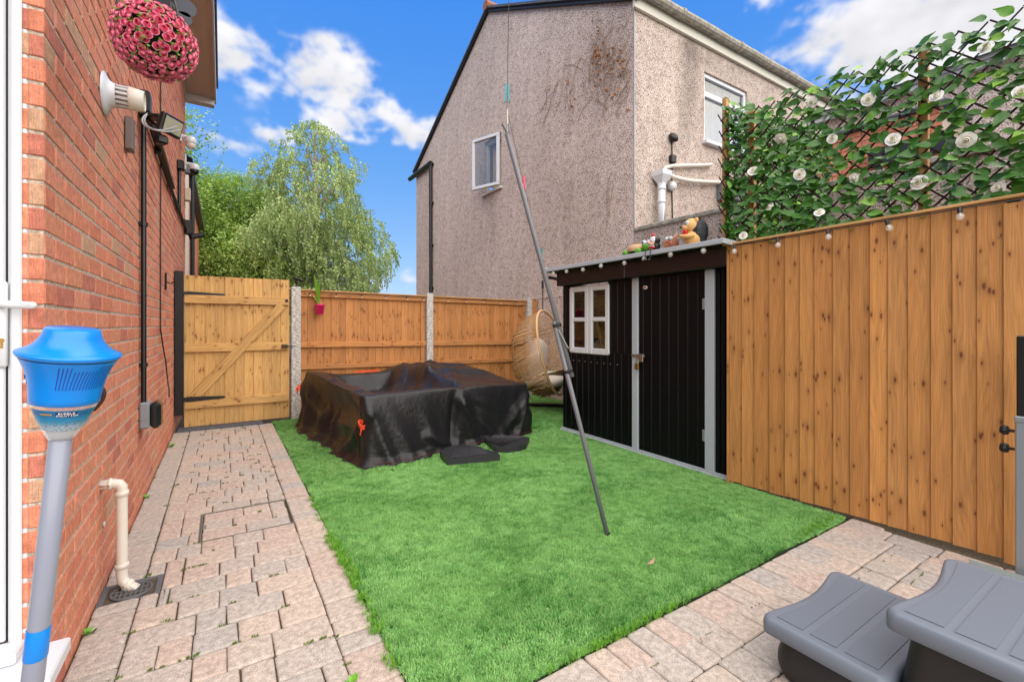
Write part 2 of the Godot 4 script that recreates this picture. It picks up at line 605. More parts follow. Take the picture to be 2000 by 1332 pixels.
func ground_and_lawn() -> void:
	var st := mb()
	quad(st, Vector3(-200, -0.06, 200), Vector3(200, -0.06, 200), Vector3(200, -0.06, -200), Vector3(-200, -0.06, -200))
	var g := part(self, "ground", st, mats.earth)
	structure(g, "bare brown earth under and around the yard", "ground")
	st = mb()
	box(st, Vector3(0.525, -0.058, -6.36), Vector3(3.24, -0.004, -1.255))
	box(st, Vector3(3.24, -0.058, -6.36), Vector3(4.55, -0.004, -4.09))
	var base := part(self, "lawn", st, mat("turf_base", Color(0.13, 0.24, 0.09), 0.95))
	structure(base, "flat bed of the green artificial lawn between path and shed", "lawn")
	# pile: small tufts of blades
	st = mb()
	for k in 10:
		var a := rnd(0, TAU)
		var r := rnd(0.0, 0.015)
		var p := Vector3(cos(a) * r, -0.004, sin(a) * r)
		var hgt := rnd(0.010, 0.019)
		var lean := Vector3(rnd(-1, 1), 0, rnd(-1, 1)) * 0.014
		var side := Vector3(cos(a + 1.3), 0, sin(a + 1.3)) * rnd(0.0011, 0.0018)
		var m1 := p + lean * 0.35 + Vector3.UP * hgt * 0.6
		var tip := p + lean + Vector3.UP * hgt
		quad(st, p - side, p + side, m1 + side * 0.8, m1 - side * 0.8)
		tri(st, m1 - side * 0.8, m1 + side * 0.8, tip)
	var tuft := mesh_of(st)
	var nz := _noise(41, 1.3, FastNoiseLite.TYPE_SIMPLEX_SMOOTH, 4)
	var nf := _noise(42, 9.0, FastNoiseLite.TYPE_SIMPLEX_SMOOTH, 2)
	var spots: Array = []
	var cols: Array = []
	for k in 200000:
		var x: float
		var z: float
		if k < 110000:               # the near part is thicker
			x = rnd(0.52, 3.24)
			z = rnd(-3.6, -1.25)
		else:
			x = rnd(0.52, 4.5)
			z = rnd(-6.32, -3.4)
		if x > 3.235 and z > -4.1:
			continue
		if x < lawn_edge(z) or z > -1.25 + 0.012 * sin(x * 7.0):
			continue
		var low := nz.get_noise_2d(x, z)
		var hi := nf.get_noise_2d(x, z)
		var t := clampf(0.55 + low * 0.50 + hi * 0.35 + rnd(-0.36, 0.36), 0, 1)
		var c := Color(0.065, 0.265, 0.034).lerp(Color(0.35, 0.655, 0.205), t)
		if rng.randf() < 0.06:
			c = c.lerp(Color(0.40, 0.52, 0.22), 0.6)
		var b := Basis(Vector3.UP, rnd(0, TAU))
		# the pile lies over in slow swirls
		var lean := Vector3(low, 0, nz.get_noise_2d(x + 9.0, z)) * 0.9
		b = Basis(Vector3(1, 0, 0), lean.z) * Basis(Vector3(0, 0, 1), -lean.x) * b
		var s := rnd(0.8, 1.25)
		spots.append(Transform3D(b.scaled(Vector3(s, s, s)), Vector3(x, 0.0, z)))
		cols.append(c)
	var gm := mat("turf", Color.WHITE, 0.6)
	gm.vertex_color_use_as_albedo = true
	gm.backlight_enabled = true
	gm.backlight = Color(0.35, 0.35, 0.35)
	tag(stuff(self, "artificial_grass", tuft, gm, spots, cols), "short bright green artificial grass pile covering the lawn", "grass")

# ---------------------------------------------------------------- paving
func paver_mesh(sx: float, sz: float) -> ArrayMesh:
	# rounded top edges, slightly uneven corners
	var st := mb()
	var hx := sx / 2
	var hz := sz / 2
	var rings: Array = []
	var off: Array = []
	for k in 8:
		off.append(Vector3(rnd(-1, 1), 0, rnd(-1, 1)) * 0.0022)
	for lv: Array in [[0.0, -0.05], [0.0, -0.007], [0.0035, -0.002], [0.010, 0.0]]:
		var ring: Array = []
		var i: float = lv[0]
		var cut := 0.007
		var x1 := hx - i
		var z1 := hz - i
		var pts: Array = [Vector3(-x1 + cut, 0, z1), Vector3(x1 - cut, 0, z1), Vector3(x1, 0, z1 - cut), Vector3(x1, 0, -z1 + cut), Vector3(x1 - cut, 0, -z1), Vector3(-x1 + cut, 0, -z1), Vector3(-x1, 0, -z1 + cut), Vector3(-x1, 0, z1 - cut)]
		for k in 8:
			ring.append(pts[k] + off[k] + Vector3.UP * float(lv[1]))
		rings.append(ring)
	for r in 3:
		for k in 8:
			var k2 := (k + 1) % 8
			quad(st, rings[r][k], rings[r][k2], rings[r + 1][k2], rings[r + 1][k])
	for k in range(1, 7):
		tri(st, rings[3][0], rings[3][k], rings[3][k + 1])
	return mesh_of(st)

func paving() -> void:
	var st := mb()
	box(st, Vector3(-0.455, -0.057, -6.3), Vector3(0.522, -0.013, -1.93))
	box(st, Vector3(-1.6, -0.057, -1.925), Vector3(0.522, -0.013, 0.6))
	box(st, Vector3(0.524, -0.057, -1.248), Vector3(3.40, -0.013, 0.6))
	var path := part(self, "path", st, mats.joint_sand)
	structure(path, "block paved path and patio of buff pink blocks with sandy joints", "path")
	# every block: centre, size
	var list: Array = []
	var row := 0.147
	var widths: Array = [0.105, 0.147, 0.147, 0.215, 0.215]
	var zr := -6.26
	var rown := 0
	var man := Rect2(-0.108, -3.467, 0.475, 0.441)
	while zr < 0.4:
		var zc := zr + row / 2
		var into_patio := zc > -1.25
		# the field of the path, then on over the patio
		var x0 := -0.305 if zc < -1.9 else -1.5
		var x1 := 0.367 if not into_patio else 3.1
		var x := x0
		while x < x1 - 0.04:
			var w: float = widths[rng.randi() % 5]
			if rown % 3 == 1 and x == x0:
				w = 0.105
			if x + w > x1 - 0.07:
				w = x1 - x
			if x1 - x > 0.24 and w > 0.24:
				w = 0.147
			list.append([Vector3(x + w / 2, 0, zc), Vector2(w, row), 0])
			x += w
		zr += row
		rown += 1
	# edge courses: along the wall, along the lawn, across the front of the lawn, along the right fence
	var z := -6.26
	while z < -1.95:
		var l: float = [0.107, 0.145, 0.145, 0.215][rng.randi() % 4]
		list.append([Vector3(-0.38, 0, z + l / 2), Vector2(0.147, l), 1])
		z += l
	z = -6.26
	while z < -1.27:
		var l: float = [0.107, 0.145, 0.145, 0.20][rng.randi() % 4]
		l = minf(l, -1.245 - z) if z + l > -1.4 else l
		list.append([Vector3(0.4435, 0, z + l / 2), Vector2(0.152, l), 1])
		z += l
	var ex := 0.37
	while ex < 3.12:
		var l: float = [0.107, 0.147, 0.147, 0.215][rng.randi() % 4]
		list.append([Vector3(ex + l / 2, 0, -1.158), Vector2(l, 0.17), 2])
		ex += l
	z = -1.24
	while z < 0.4:
		list.append([Vector3(3.175, 0, z + 0.11), Vector2(0.14, 0.22), 1])
		z += 0.22
	var holes: Array = [Rect2(-0.46, -2.755, 0.225, 0.19), man]
	var keep: Array = []
	while list.size() > 0:
		var b: Array = list.pop_back()
		var c: Vector3 = b[0]
		var s: Vector2 = b[1]
		if b[2] == 0 and c.z > -1.32 and c.z < -1.07 and c.x > 0.36:
			continue                                             # the edge course lies here
		var r := Rect2(c.x - s.x / 2, c.z - s.y / 2, s.x, s.y)
		var whole := true
		for h: Rect2 in holes:
			if not r.grow(-0.004).intersects(h):
				continue
			whole = false
			var i := r.intersection(h)
			for q: Rect2 in [Rect2(r.position.x, r.position.y, i.position.x - r.position.x, r.size.y), Rect2(i.end.x, r.position.y, r.end.x - i.end.x, r.size.y), Rect2(i.position.x, r.position.y, i.size.x, i.position.y - r.position.y), Rect2(i.position.x, i.end.y, i.size.x, r.end.y - i.end.y)]:
				if q.size.x > 0.012 and q.size.y > 0.012:
					list.append([Vector3(q.get_center().x, 0, q.get_center().y), q.size, b[2]])
			break
		if whole and s.x > 0.015 and s.y > 0.015:
			keep.append(b)
	# blocks set into the recessed cover tray
	for r in 3:
		var x := man.position.x + 0.012
		var k := 0
		var zc := man.position.y + 0.011 + (r + 0.5) * 0.14
		while x < man.end.x - 0.03:
			var w: float = [0.21, 0.15, 0.215][(k + r) % 3]
			if x + w > man.end.x - 0.09:
				w = man.end.x - 0.012 - x
			keep.append([Vector3(x + w / 2, 0, zc), Vector2(w, 0.14), 3])
			x += w
			k += 1
	var cam := Vector3(0, 1.19, 0)
	var fwd := Vector3(0.5377, 0, -0.8431)
	for b: Array in keep:
		var c: Vector3 = b[0]
		var dep := (c - cam).dot(fwd)
		var side := (c - cam).dot(Vector3(0.8431, 0, 0.5377))
		var seen := dep > 1.3 and absf(side) < dep * 1.2
		var s: Vector2 = b[1]
		b.append(s.x * s.y / pow((c - cam).length(), 3) if seen else 0.0)
	keep.sort_custom(func(p, q): return p[3] > q[3])
	var rest: Array = []
	for k in 6:
		rest.append(mb())
	for i in keep.size():
		var b: Array = keep[i]
		var s: Vector2 = b[1]
		var me := paver_mesh(s.x - rnd(0.003, 0.005), s.y - rnd(0.003, 0.005))
		var tone := rng.randi() % 5 if rng.randf() > 0.08 else 5
		if b[2] == 1 and b[0].x < 0:
			tone = [1, 3, 3, 1][rng.randi() % 4]
		var xf := Transform3D(Basis.from_euler(Vector3(rnd(-0.007, 0.007), rnd(-0.008, 0.008), rnd(-0.007, 0.007))), b[0] + Vector3(0, rnd(-0.003, 0.001), 0))
		if i < 300:
			part_mesh(path, "paver", me, mats["paver%d" % tone], xf)
		else:
			rest[tone].append_from(me, 0, xf)
	for k in 6:
		var o := part_mesh(path, "more_pavers", rest[k].commit(), mats["paver%d" % k])
		o.set_meta("kind", "stuff")
	# cover tray rim
	var t := thing("inspection_cover", "rectangular recessed inspection cover with thin metal rim set in the path", "drain cover", Vector3(man.get_center().x, 0, man.get_center().y))
	st = mb()
	var hx := man.size.x / 2
	var hz := man.size.y / 2
	for q: Array in [[-hx - 0.004, -hz - 0.004, hx + 0.125, -hz], [-hx - 0.004, hz, hx + 0.125, hz + 0.004], [-hx - 0.004, -hz, -hx, hz], [hx, -hz, hx + 0.004, hz], [-hx + 0.003, -hz + 0.003, hx - 0.003, -hz + 0.008], [-hx + 0.003, hz - 0.008, hx - 0.003, hz - 0.003], [-hx + 0.003, -hz + 0.003, -hx + 0.008, hz - 0.003]]:
		box(st, Vector3(q[0] * 1.0, -0.03, q[1]), Vector3(q[2], -0.001, q[3]))
	part(t, "rim", st, mat("galv", Color(0.50, 0.48, 0.45), 0.6, 0.2))
	st = mb()
	box_c(st, Vector3(-hx + 0.02, 0.0, 0.02), Vector3(0.018, 0.008, 0.07), 0.002)
	part(t, "lifting_eye", st, mats.galv)
	# gully grate
	t = thing("drain_grate", "black square gully with round grating under the white waste pipe", "drain", Vector3(-0.345, 0, -2.655))
	st = mb()
	box(st, Vector3(-0.11, -0.05, -0.095), Vector3(0.11, -0.028, 0.095))
	for q: Array in [[-0.11, -0.095, 0.11, -0.078], [-0.11, 0.078, 0.11, 0.095], [-0.11, -0.078, -0.088, 0.078], [0.088, -0.078, 0.11, 0.078]]:
		box(st, Vector3(q[0], -0.028, q[1]), Vector3(q[2], -0.006, q[3]), 0.002)
	part(t, "frame", st, mat("drain_black", Color(0.36, 0.37, 0.38), 0.55))
	st = mb()
	box(st, Vector3(-0.088, -0.0275, -0.078), Vector3(0.088, -0.022, 0.078))
	part(t, "gully_bottom", st, mats.rubber)
	st = mb()
	for k in 24:
		var a := TAU * k / 24
		var a2 := TAU * (k + 1) / 24
		tube(st, [Vector3(cos(a) * 0.072, -0.008, sin(a) * 0.072), Vector3(cos(a2) * 0.072, -0.008, sin(a2) * 0.072)], 0.005, 6)
	for k in 7:
		var off := -0.054 + 0.018 * k
		var l := sqrt(0.07 * 0.07 - off * off)
		box_c(st, Vector3(off, -0.009, 0), Vector3(0.006, 0.006, l * 2), 0.001)
		if k % 2 == 0:
			box_c(st, Vector3(0, -0.010, off), Vector3(l * 2, 0.005, 0.006), 0.001)
	part(t, "grating", st, mats.drain_black)
	# slate step under the gate
	st = mb()
	box(st, Vector3(-0.42, -0.01, -6.45), Vector3(0.42, 0.022, -6.23), 0.005)
	var sl := part(self, "threshold_slab", st, mats.slate)
	tag(sl, "thin grey slate slab under the timber gate", "slab")

# ---------------------------------------------------------------- the brick house
func brick_mesh(l: float, h: float, d: float) -> ArrayMesh:
	var st := mb()
	box_c(st, Vector3.ZERO, Vector3(d, h, l), 0.003)
	return mesh_of(st)

func brick_house() -> void:
	var st := mb()
	var far := -8.22
	box(st, Vector3(-8.0, -0.05, far), Vector3(WALL_X - 0.0035, 4.62, REAR_Z - 0.12))
	box(st, Vector3(WALL_X - 0.036, -0.05, REAR_Z - 0.12), Vector3(WALL_X - 0.0035, 4.62, REAR_Z - 0.003))
	box(st, Vector3(-8.0, -0.05, REAR_Z - 0.12), Vector3(-1.45, 4.62, REAR_Z - 0.003))
	box(st, Vector3(-1.45, 2.83, REAR_Z - 0.12), Vector3(WALL_X - 0.036, 4.62, REAR_Z - 0.003))
	var t := thing("brick_house", "two storey red brick house wall along the paved path", "house")
	part(t, "wall", st, mats.mortar)
	var meshes := {}
	for l: float in [0.215, 0.1025, 0.16]:
		var vs: Array = []
		for k in 3:
			vs.append(brick_mesh(l - 0.002 * k, 0.065 - 0.001 * k, 0.06))
		meshes[l] = vs
	var list: Array = []
	var c := 0.0752
	var rows := int(4.6 / c)
	for r in rows:
		var y := -0.03 + c * (r + 0.5)
		var z := REAR_Z
		var l := 0.215 if r % 2 == 0 else 0.1025
		while z > far + 0.05:
			var len_ := minf(l, z - far)
			if len_ < 0.2 and len_ != 0.1025 and l == 0.215:
				len_ = 0.1025
			list.append([Vector3(WALL_X - 0.03, y, z - len_ / 2), len_])
			z -= len_ + 0.010
			l = 0.215
	var cam := Vector3(0, 1.19, 0)
	for b: Array in list:
		var q: Vector3 = b[0] - cam
		var dep := q.dot(Vector3(0.5377, 0, -0.8431))
		var ok := absf(q.dot(Vector3(0.8431, 0, 0.5377))) < dep * 1.16 and q.y < dep * 0.73
		b.append(b[1] / q.length() / q.length() / q.length() if ok else 0.0)
	list.sort_custom(func(p, q): return p[2] > q[2])
	var rest: Array = []
	for k in 7:
		rest.append(mb())
	for i in list.size():
		var b: Array = list[i]
		var tone := [0, 0, 1, 1, 2, 2, 3, 4, 4, 6][rng.randi() % 10] as int
		if rng.randf() < 0.035:
			tone = 5
		var me: Mesh = meshes[b[1]][rng.randi() % 3] if meshes.has(b[1]) else meshes[0.16][0]
		var xf := Transform3D(Basis.from_euler(Vector3(rnd(-0.006, 0.006), rnd(-0.004, 0.004), 0)), b[0] + Vector3(rnd(-0.0015, 0.0015), rnd(-0.001, 0.001), 0))
		if i < 300:
			part_mesh(t, "brick", me, mats["brick%d" % tone], xf)
		else:
			rest[tone].append_from(me, 0, xf)
	# rear face: the narrow return beside the door
	for r in rows:
		var y := -0.03 + c * (r + 0.5)
		var tone: int = [6, 1, 1, 6, 5, 0][rng.randi() % 6]
		var half := mb()
		box(half, Vector3(WALL_X - 0.036, y - 0.0325, REAR_Z - 0.06), Vector3(WALL_X - 0.0015, y + 0.0325, REAR_Z + 0.002), 0.003)
		rest[tone].append_from(mesh_of(half), 0, Transform3D.IDENTITY)
	for k in 7:
		part_mesh(t, "more_bricks", rest[k].commit(), mats["brick%d" % k]).set_meta("kind", "stuff")
	# overhanging eaves along the wall
	st = mb()
	box(st, Vector3(WALL_X, 4.63, -8.40), Vector3(-0.10, 4.645, 0.6))
	part(t, "soffit", st, mat("soffit", Color(0.80, 0.74, 0.68), 0.5))
	st = mb()
	box(st, Vector3(-0.098, 4.60, -8.40), Vector3(-0.075, 4.83, 0.6), 0.002)
	part(t, "fascia", st, mats.white_plastic)
	st = mb()
	box(st, Vector3(-0.72, 4.61, -8.43), Vector3(-0.075, 4.92, -8.403), 0.002)
	box(st, Vector3(-0.72, 4.53, -8.40), Vector3(-0.10, 4.627, -8.26), 0.002)
	part(t, "box_end", st, mats.white_plastic)
	for k in 30:
		st = mb()
		var z := 0.5 - k * 0.30
		box(st, Vector3(-0.30, -0.008, -0.148), Vector3(0.055, 0.008, 0.148), 0.003, Transform3D(Basis(Vector3(0, 0, 1), -0.5), Vector3(-0.10, 4.85 + 0.003 * (k % 2), z)))
		part(t, "roof_tile", st, mats.slate)
	st = mb()
	quad(st, Vector3(-0.05, 4.86, 0.6), Vector3(-0.05, 4.86, -8.43), Vector3(-4.3, 7.1, -8.43), Vector3(-4.3, 7.1, 0.6))
	quad(st, Vector3(-8.5, 4.86, -8.43), Vector3(-8.5, 4.86, 0.6), Vector3(-4.3, 7.1, 0.6), Vector3(-4.3, 7.1, -8.43))
	part(t, "roof", st, mats.slate)
	# upper storey over the door continues beyond the corner
	# back door
	var dr := thing("back_door", "white plastic back door with white lever handle beside the brick corner", "door", Vector3(-0.5, 0.22, REAR_Z))
	st = mb()
	box(st, Vector3(-0.037, 0, -0.07), Vector3(0.006, 2.6, -0.004), 0.004)
	box(st, Vector3(-0.030, 0, -0.004), Vector3(-0.006, 2.6, 0.006), 0.004)
	part(dr, "frame", st, mats.white_plastic)
	st = mb()
	box(st, Vector3(-0.043, 0.03, -0.06), Vector3(-0.037, 2.6, -0.012))
	part(dr, "gasket", st, mats.rubber)
	st = mb()
	box(st, Vector3(-0.90, 0.03, -0.07), Vector3(-0.043, 2.6, -0.006), 0.004)
	part(dr, "leaf", st, mats.white_plastic)
	var hd := Node3D.new()
	hd.name = "handle"
	dr.add_child(hd)
	hd.position = Vector3(-0.047, 1.0, -0.004)
	st = mb(true)
	box(st, Vector3(-0.014, -0.155, 0), Vector3(0.013, 0.10, 0.012), 0.006)
	part(hd, "backplate", st, mats.white_plastic)
	st = mb(true)
	tube(st, [Vector3(0, 0.03, 0.01), Vector3(0, 0.03, 0.035), Vector3(0.006, 0.03, 0.047), Vector3(0.02, 0.03, 0.052), Vector3(0.075, 0.028, 0.053)], [0.010, 0.010, 0.0105, 0.011, 0.011], 14)
	ball(st, Vector3(0.075, 0.028, 0.053), Vector3.ONE * 0.011)
	part(hd, "lever", st, mats.white_plastic)
	st = mb()
	var ky := Transform3D(Basis(Vector3.RIGHT, PI / 2), Vector3(0.001, -0.075, 0.0))
	lathe(st, [Vector2(0.006, 0), Vector2(0.006, 0.0135), Vector2(0, 0.0135)], 14, ky)
	box(st, Vector3(-0.002, -0.098, 0.011), Vector3(0.004, -0.076, 0.0133))
	part(hd, "keyhole", st, mats.brass)
	st = mb()
	box(st, Vector3(-1.3, -0.045, -0.01), Vector3(0.10, -0.005, 0.20), 0.005)
	box(st, Vector3(-1.3, -0.004, -0.01), Vector3(0.0, 0.028, 0.075), 0.005)
	part(dr, "sill", st, mats.white_plastic)

# ---------------------------------------------------------------- the pebbledashed house behind
func wall_sheet(st: SurfaceTool, org: Vector3, ud: Vector3, us: Array, vs: Array, hole: Rect2, top: Callable, shade: Callable) -> void:
	# a wall in the plane of ud and y, seen from the side where ud points right; rows above the eave follow top(u)
	for i in us.size() - 1:
		for j in vs.size() - 1:
			if hole.has_area() and hole.has_point(Vector2((us[i] + us[i + 1]) / 2, (vs[j] + vs[j + 1]) / 2)):
				continue
			var q: Array = []
			for k: Array in [[i, j], [i + 1, j], [i + 1, j + 1], [i, j + 1]]:
				var u: float = us[k[0]]
				var v: float = minf(vs[k[1]], top.call(u))
				q.append([u, v])
			if absf(q[0][1] - q[3][1]) < 0.001 and absf(q[1][1] - q[2][1]) < 0.001:
				continue
			for k: int in [0, 2, 1, 0, 3, 2]:
				var c: float = shade.call(q[k][0], q[k][1])
				st.set_color(Color(c, c * 1.0, c * 0.965))
				st.add_vertex(org + ud * q[k][0] + Vector3.UP * q[k][1])

func steps_between(a: float, b: float, d: float, extra: Array) -> Array:
	var l: Array = []
	var n := int(ceil((b - a) / d))
	for i in n + 1:
		l.append(a + (b - a) * i / n)
	for x: float in extra:
		l.append(x)
	l.sort()
	return l

func white_window(t: Node3D, called: String, w: float, h: float, xf: Transform3D, transom: float) -> Node3D:
	# frame of w by h in local x, y; outside towards local +z
	var n := Node3D.new()
	n.name = called
	n.transform = xf
	t.add_child(n, true)
	var st := mb()
	for q: Array in [[0, 0, w, 0.06], [0, h - 0.06, w, h], [0, 0.06, 0.06, h - 0.06], [w - 0.06, 0.06, w, h - 0.06]]:
		box(st, Vector3(q[0], q[1], 0), Vector3(q[2], q[3], 0.06), 0.006)
	if transom > 0:
		box(st, Vector3(0.06, transom - 0.04, 0), Vector3(w - 0.06, transom + 0.04, 0.065), 0.006)
	part(n, "frame", st, mats.white_plastic)
	st = mb()
	if transom > 0:
		box(st, Vector3(0.06, 0.06, 0.02), Vector3(w - 0.06, transom - 0.04, 0.026))
		part(n, "pane", st, mats.window_glass)
		st = mb()
		box(st, Vector3(0.06, transom + 0.04, 0.02), Vector3(w - 0.06, h - 0.06, 0.026))
		part(n, "pane", st, mats.window_glass)
	else:
		box(st, Vector3(0.06, 0.06, 0.02), Vector3(w - 0.06, h - 0.06, 0.026))
		part(n, "pane", st, mats.window_glass)
	return n

func curtain(st: SurfaceTool, w: float, h: float, xf: Transform3D, folds: float) -> void:
	var n := 40
	for i in n:
		var a := float(i) / n
		var b := float(i + 1) / n
		var za := 0.02 * sin(a * folds) + 0.01 * sin(a * folds * 2.3 + 1.0)
		var zb := 0.02 * sin(b * folds) + 0.01 * sin(b * folds * 2.3 + 1.0)
		quad(st, xf * Vector3(a * w, 0, za), xf * Vector3(b * w, 0, zb), xf * Vector3(b * w, h, zb * 0.7), xf * Vector3(a * w, h, za * 0.7))

func gable_house() -> void:
	var t := thing("pebbledash_house", "pebbledashed gable end house with dark verge and grey gutter behind the shed", "house")
	var z0 := -12.21
	var z1 := -4.2
	var ridge_z := -8.09
	var eave := 5.50
	var ridge := 7.60
	var top := func(z: float) -> float:
		return eave + (ridge - eave) * (1.0 - absf(z - ridge_z) / (z1 - ridge_z if z > ridge_z else ridge_z - z0))
	var ns := _noise(51, 0.35, FastNoiseLite.TYPE_SIMPLEX_SMOOTH, 4)
	var nt := _noise(52, 1.6, FastNoiseLite.TYPE_SIMPLEX_SMOOTH, 3)
	var shade_g := func(z: float, y: float) -> float:
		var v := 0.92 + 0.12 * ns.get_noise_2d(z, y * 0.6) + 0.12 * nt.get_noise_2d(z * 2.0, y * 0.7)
		# soiling where the creeper grew, by the corner, and along the foot
		v -= 0.20 * exp(-pow((z + 4.7) / 0.9, 2.0) - pow((y - 5.0) / 0.8, 2.0))
		v -= 0.12 * exp(-pow((z + 5.4) / 1.2, 2.0) - pow((y - 2.9) / 1.0, 2.0))
		v -= 0.15 * exp(-pow((z + 7.9) / 0.25, 2.0)) * smoothstep(2.0, 3.8, y) * smoothstep(4.0, 3.7, y)
		return v
	var st := mb()
	wall_sheet(st, Vector3(GABLE_X, 0, 0), Vector3(0, 0, 1), steps_between(z0, z1, 0.16, [-8.30, -7.60, ridge_z]), steps_between(-0.05, ridge, 0.16, [3.90, 4.97, eave]), Rect2(-8.30, 3.90, 0.70, 1.07), top, shade_g)
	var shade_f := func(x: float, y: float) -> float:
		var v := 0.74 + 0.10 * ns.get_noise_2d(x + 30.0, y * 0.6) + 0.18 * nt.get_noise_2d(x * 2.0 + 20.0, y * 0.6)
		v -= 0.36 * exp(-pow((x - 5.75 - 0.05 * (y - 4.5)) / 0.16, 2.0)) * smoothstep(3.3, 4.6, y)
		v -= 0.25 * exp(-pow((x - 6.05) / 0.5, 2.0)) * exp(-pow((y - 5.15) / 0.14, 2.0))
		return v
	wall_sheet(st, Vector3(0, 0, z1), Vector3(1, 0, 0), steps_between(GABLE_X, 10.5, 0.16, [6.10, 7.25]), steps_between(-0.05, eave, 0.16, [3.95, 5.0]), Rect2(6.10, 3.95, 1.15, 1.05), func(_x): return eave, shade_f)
	st.set_color(Color(0.85, 0.84, 0.82))
	# reveals of the two window openings
	for q: Array in [[Vector3(GABLE_X, 3.90, -8.30), Vector3(0.10, 0, 0), Vector3(0, 0, 0.70), 1.07], [Vector3(6.10, 3.95, z1), Vector3(0, 0, -0.10), Vector3(1.15, 0, 0), 1.05]]:
		var o: Vector3 = q[0]
		var inn: Vector3 = q[1]
		var w: Vector3 = q[2]
		var h := Vector3.UP * float(q[3])
		quad(st, o, o + w, o + w + inn, o + inn)
		quad(st, o + h + inn, o + w + h + inn, o + w + h, o + h)
		quad(st, o, o + inn, o + inn + h, o + h)
		quad(st, o + w + inn, o + w, o + w + h, o + w + inn + h)
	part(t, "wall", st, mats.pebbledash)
	st = mb()
	box_c(st, Vector3(GABLE_X - 0.005, 2.7, z1 + 0.003), Vector3(0.014, 5.5, 0.014), 0.003)
	part(t, "corner_bead", st, mats.grey_metal)
	# back of the rooms behind the openings
	st = mb()
	box(st, Vector3(GABLE_X + 0.8, 3.0, -9.2), Vector3(GABLE_X + 0.82, 5.4, -6.6))
	box(st, Vector3(5.6, 3.2, z1 - 1.2), Vector3(8.4, 5.4, z1 - 1.18))
	part(t, "room_wall", st, mat("room", Color(0.42, 0.40, 0.38), 0.9))
	# roof: two slopes, ridge along x
	for s in 2:
		st = mb()
		var ze := z1 + 0.12 if s == 0 else z0 - 0.12
		var dy := (ridge - eave) / absf(ridge_z - (z1 if s == 0 else z0)) * 0.12
		var p: Array = [Vector3(GABLE_X - 0.07, eave - dy + 0.09, ze), Vector3(12.0, eave - dy + 0.09, ze), Vector3(12.0, ridge + 0.09, ridge_z), Vector3(GABLE_X - 0.07, ridge + 0.09, ridge_z)]
		var dn := Vector3(0, -0.045, 0)
		if s == 1:
			p = [p[1], p[0], p[3], p[2]]
		quad(st, p[0], p[1], p[2], p[3])
		quad(st, p[3] + dn, p[2] + dn, p[1] + dn, p[0] + dn)
		quad(st, p[0] + dn, p[1] + dn, p[1], p[0])
		quad(st, p[1] + dn, p[2] + dn, p[2], p[1])
		quad(st, p[3] + dn, p[0] + dn, p[0], p[3])
		part(t, "roof", st, mats.slate)
	st = mb()
	tube(st, [Vector3(GABLE_X - 0.09, ridge + 0.10, ridge_z), Vector3(12.0, ridge + 0.10, ridge_z)], 0.10, 10)
	part(t, "ridge_tile", st, mat("clay", Color(0.55, 0.36, 0.27), 0.85))
	st = mb()
	for s in 2:
		var ze := z1 if s == 0 else z0
		var a := Vector3(GABLE_X - 0.03, eave - 0.02, ze)
		var b := Vector3(GABLE_X - 0.03, ridge - 0.02, ridge_z)
		var d := (b - a).normalized()
		var up := Vector3.UP - d * d.y
		var xf := Transform3D(Basis(Vector3.LEFT, up.normalized(), d), a)
		box(st, Vector3(-0.02, -0.01, -0.12), Vector3(0.02, 0.03, (b - a).length()), 0.004, xf)
	part(t, "verge", st, mats.rubber)
	# eaves over the window side
	st = mb()
	box(st, Vector3(GABLE_X - 0.04, eave - 0.14, z1 + 0.004), Vector3(10.5, eave + 0.03, z1 + 0.05), 0.004)
	part(t, "fascia", st, mat("old_white", Color(0.80, 0.79, 0.74), 0.6))
	st = mb()
	var gp: Array = []
	for k in 25:
		gp.append(Vector3(GABLE_X - 0.06 + k * 0.24, eave + 0.045 + 0.004 * sin(k * 1.3), z1 + 0.11))
	tube(st, gp, 0.068, 10)
	for k in 4:
		tube(st, [Vector3(5.4 + k * 1.4, eave + 0.045, z1 + 0.11), Vector3(5.46 + k * 1.4, eave + 0.045, z1 + 0.11)], 0.078, 10)
	part(t, "gutter", st, mats.weathered)
	# black gutter and downpipe at the far end of the gable
	st = mb()
	tube(st, [Vector3(GABLE_X - 0.07, 5.36, -12.55), Vector3(GABLE_X - 0.07, 5.36, -10.98)], 0.06, 8)
	part(t, "gutter", st, mats.black_plastic)
	st = mb()
	tube(st, [Vector3(GABLE_X - 0.06, 5.40, -11.03), Vector3(GABLE_X - 0.05, 0.0, -11.03)], 0.042, 10)
	for y: float in [5.3, 4.3, 3.2, 2.1]:
		tube(st, [Vector3(GABLE_X - 0.05, y, -11.03), Vector3(GABLE_X - 0.05, y + 0.09, -11.03)], 0.053, 10)
		box_c(st, Vector3(GABLE_X - 0.02, y + 0.04, -11.03), Vector3(0.05, 0.04, 0.16), 0.004)
	part(t, "downpipe", st, mats.black_plastic)
	# gable window with its open casement
	var win := Node3D.new()
	win.name = "window"
	t.add_child(win)
	st = mb()
	for q: Array in [[-8.30, 3.90, -7.60, 3.95], [-8.30, 4.92, -7.60, 4.97], [-8.30, 3.95, -8.25, 4.92], [-7.65, 3.95, -7.60, 4.92]]:
		box(st, Vector3(GABLE_X + 0.06, q[1], q[0]), Vector3(GABLE_X + 0.12, q[3], q[2]), 0.004)
	part(win, "frame", st, mats.white_plastic)
	st = mb()
	box(st, Vector3(GABLE_X - 0.05, 3.855, -8.34), Vector3(GABLE_X + 0.1, 3.898, -7.56), 0.006)
	part(win, "sill", st, mats.aged_white)
	st = mb()
	curtain(st, 0.62, 1.0, Transform3D(Basis(Vector3.UP, -PI / 2), Vector3(GABLE_X + 0.2, 3.92, -8.26)), 26.0)
	part(win, "curtain", st, mat("tan_curtain", Color(0.80, 0.74, 0.64), 0.9))
	var ang := deg_to_rad(21.0)
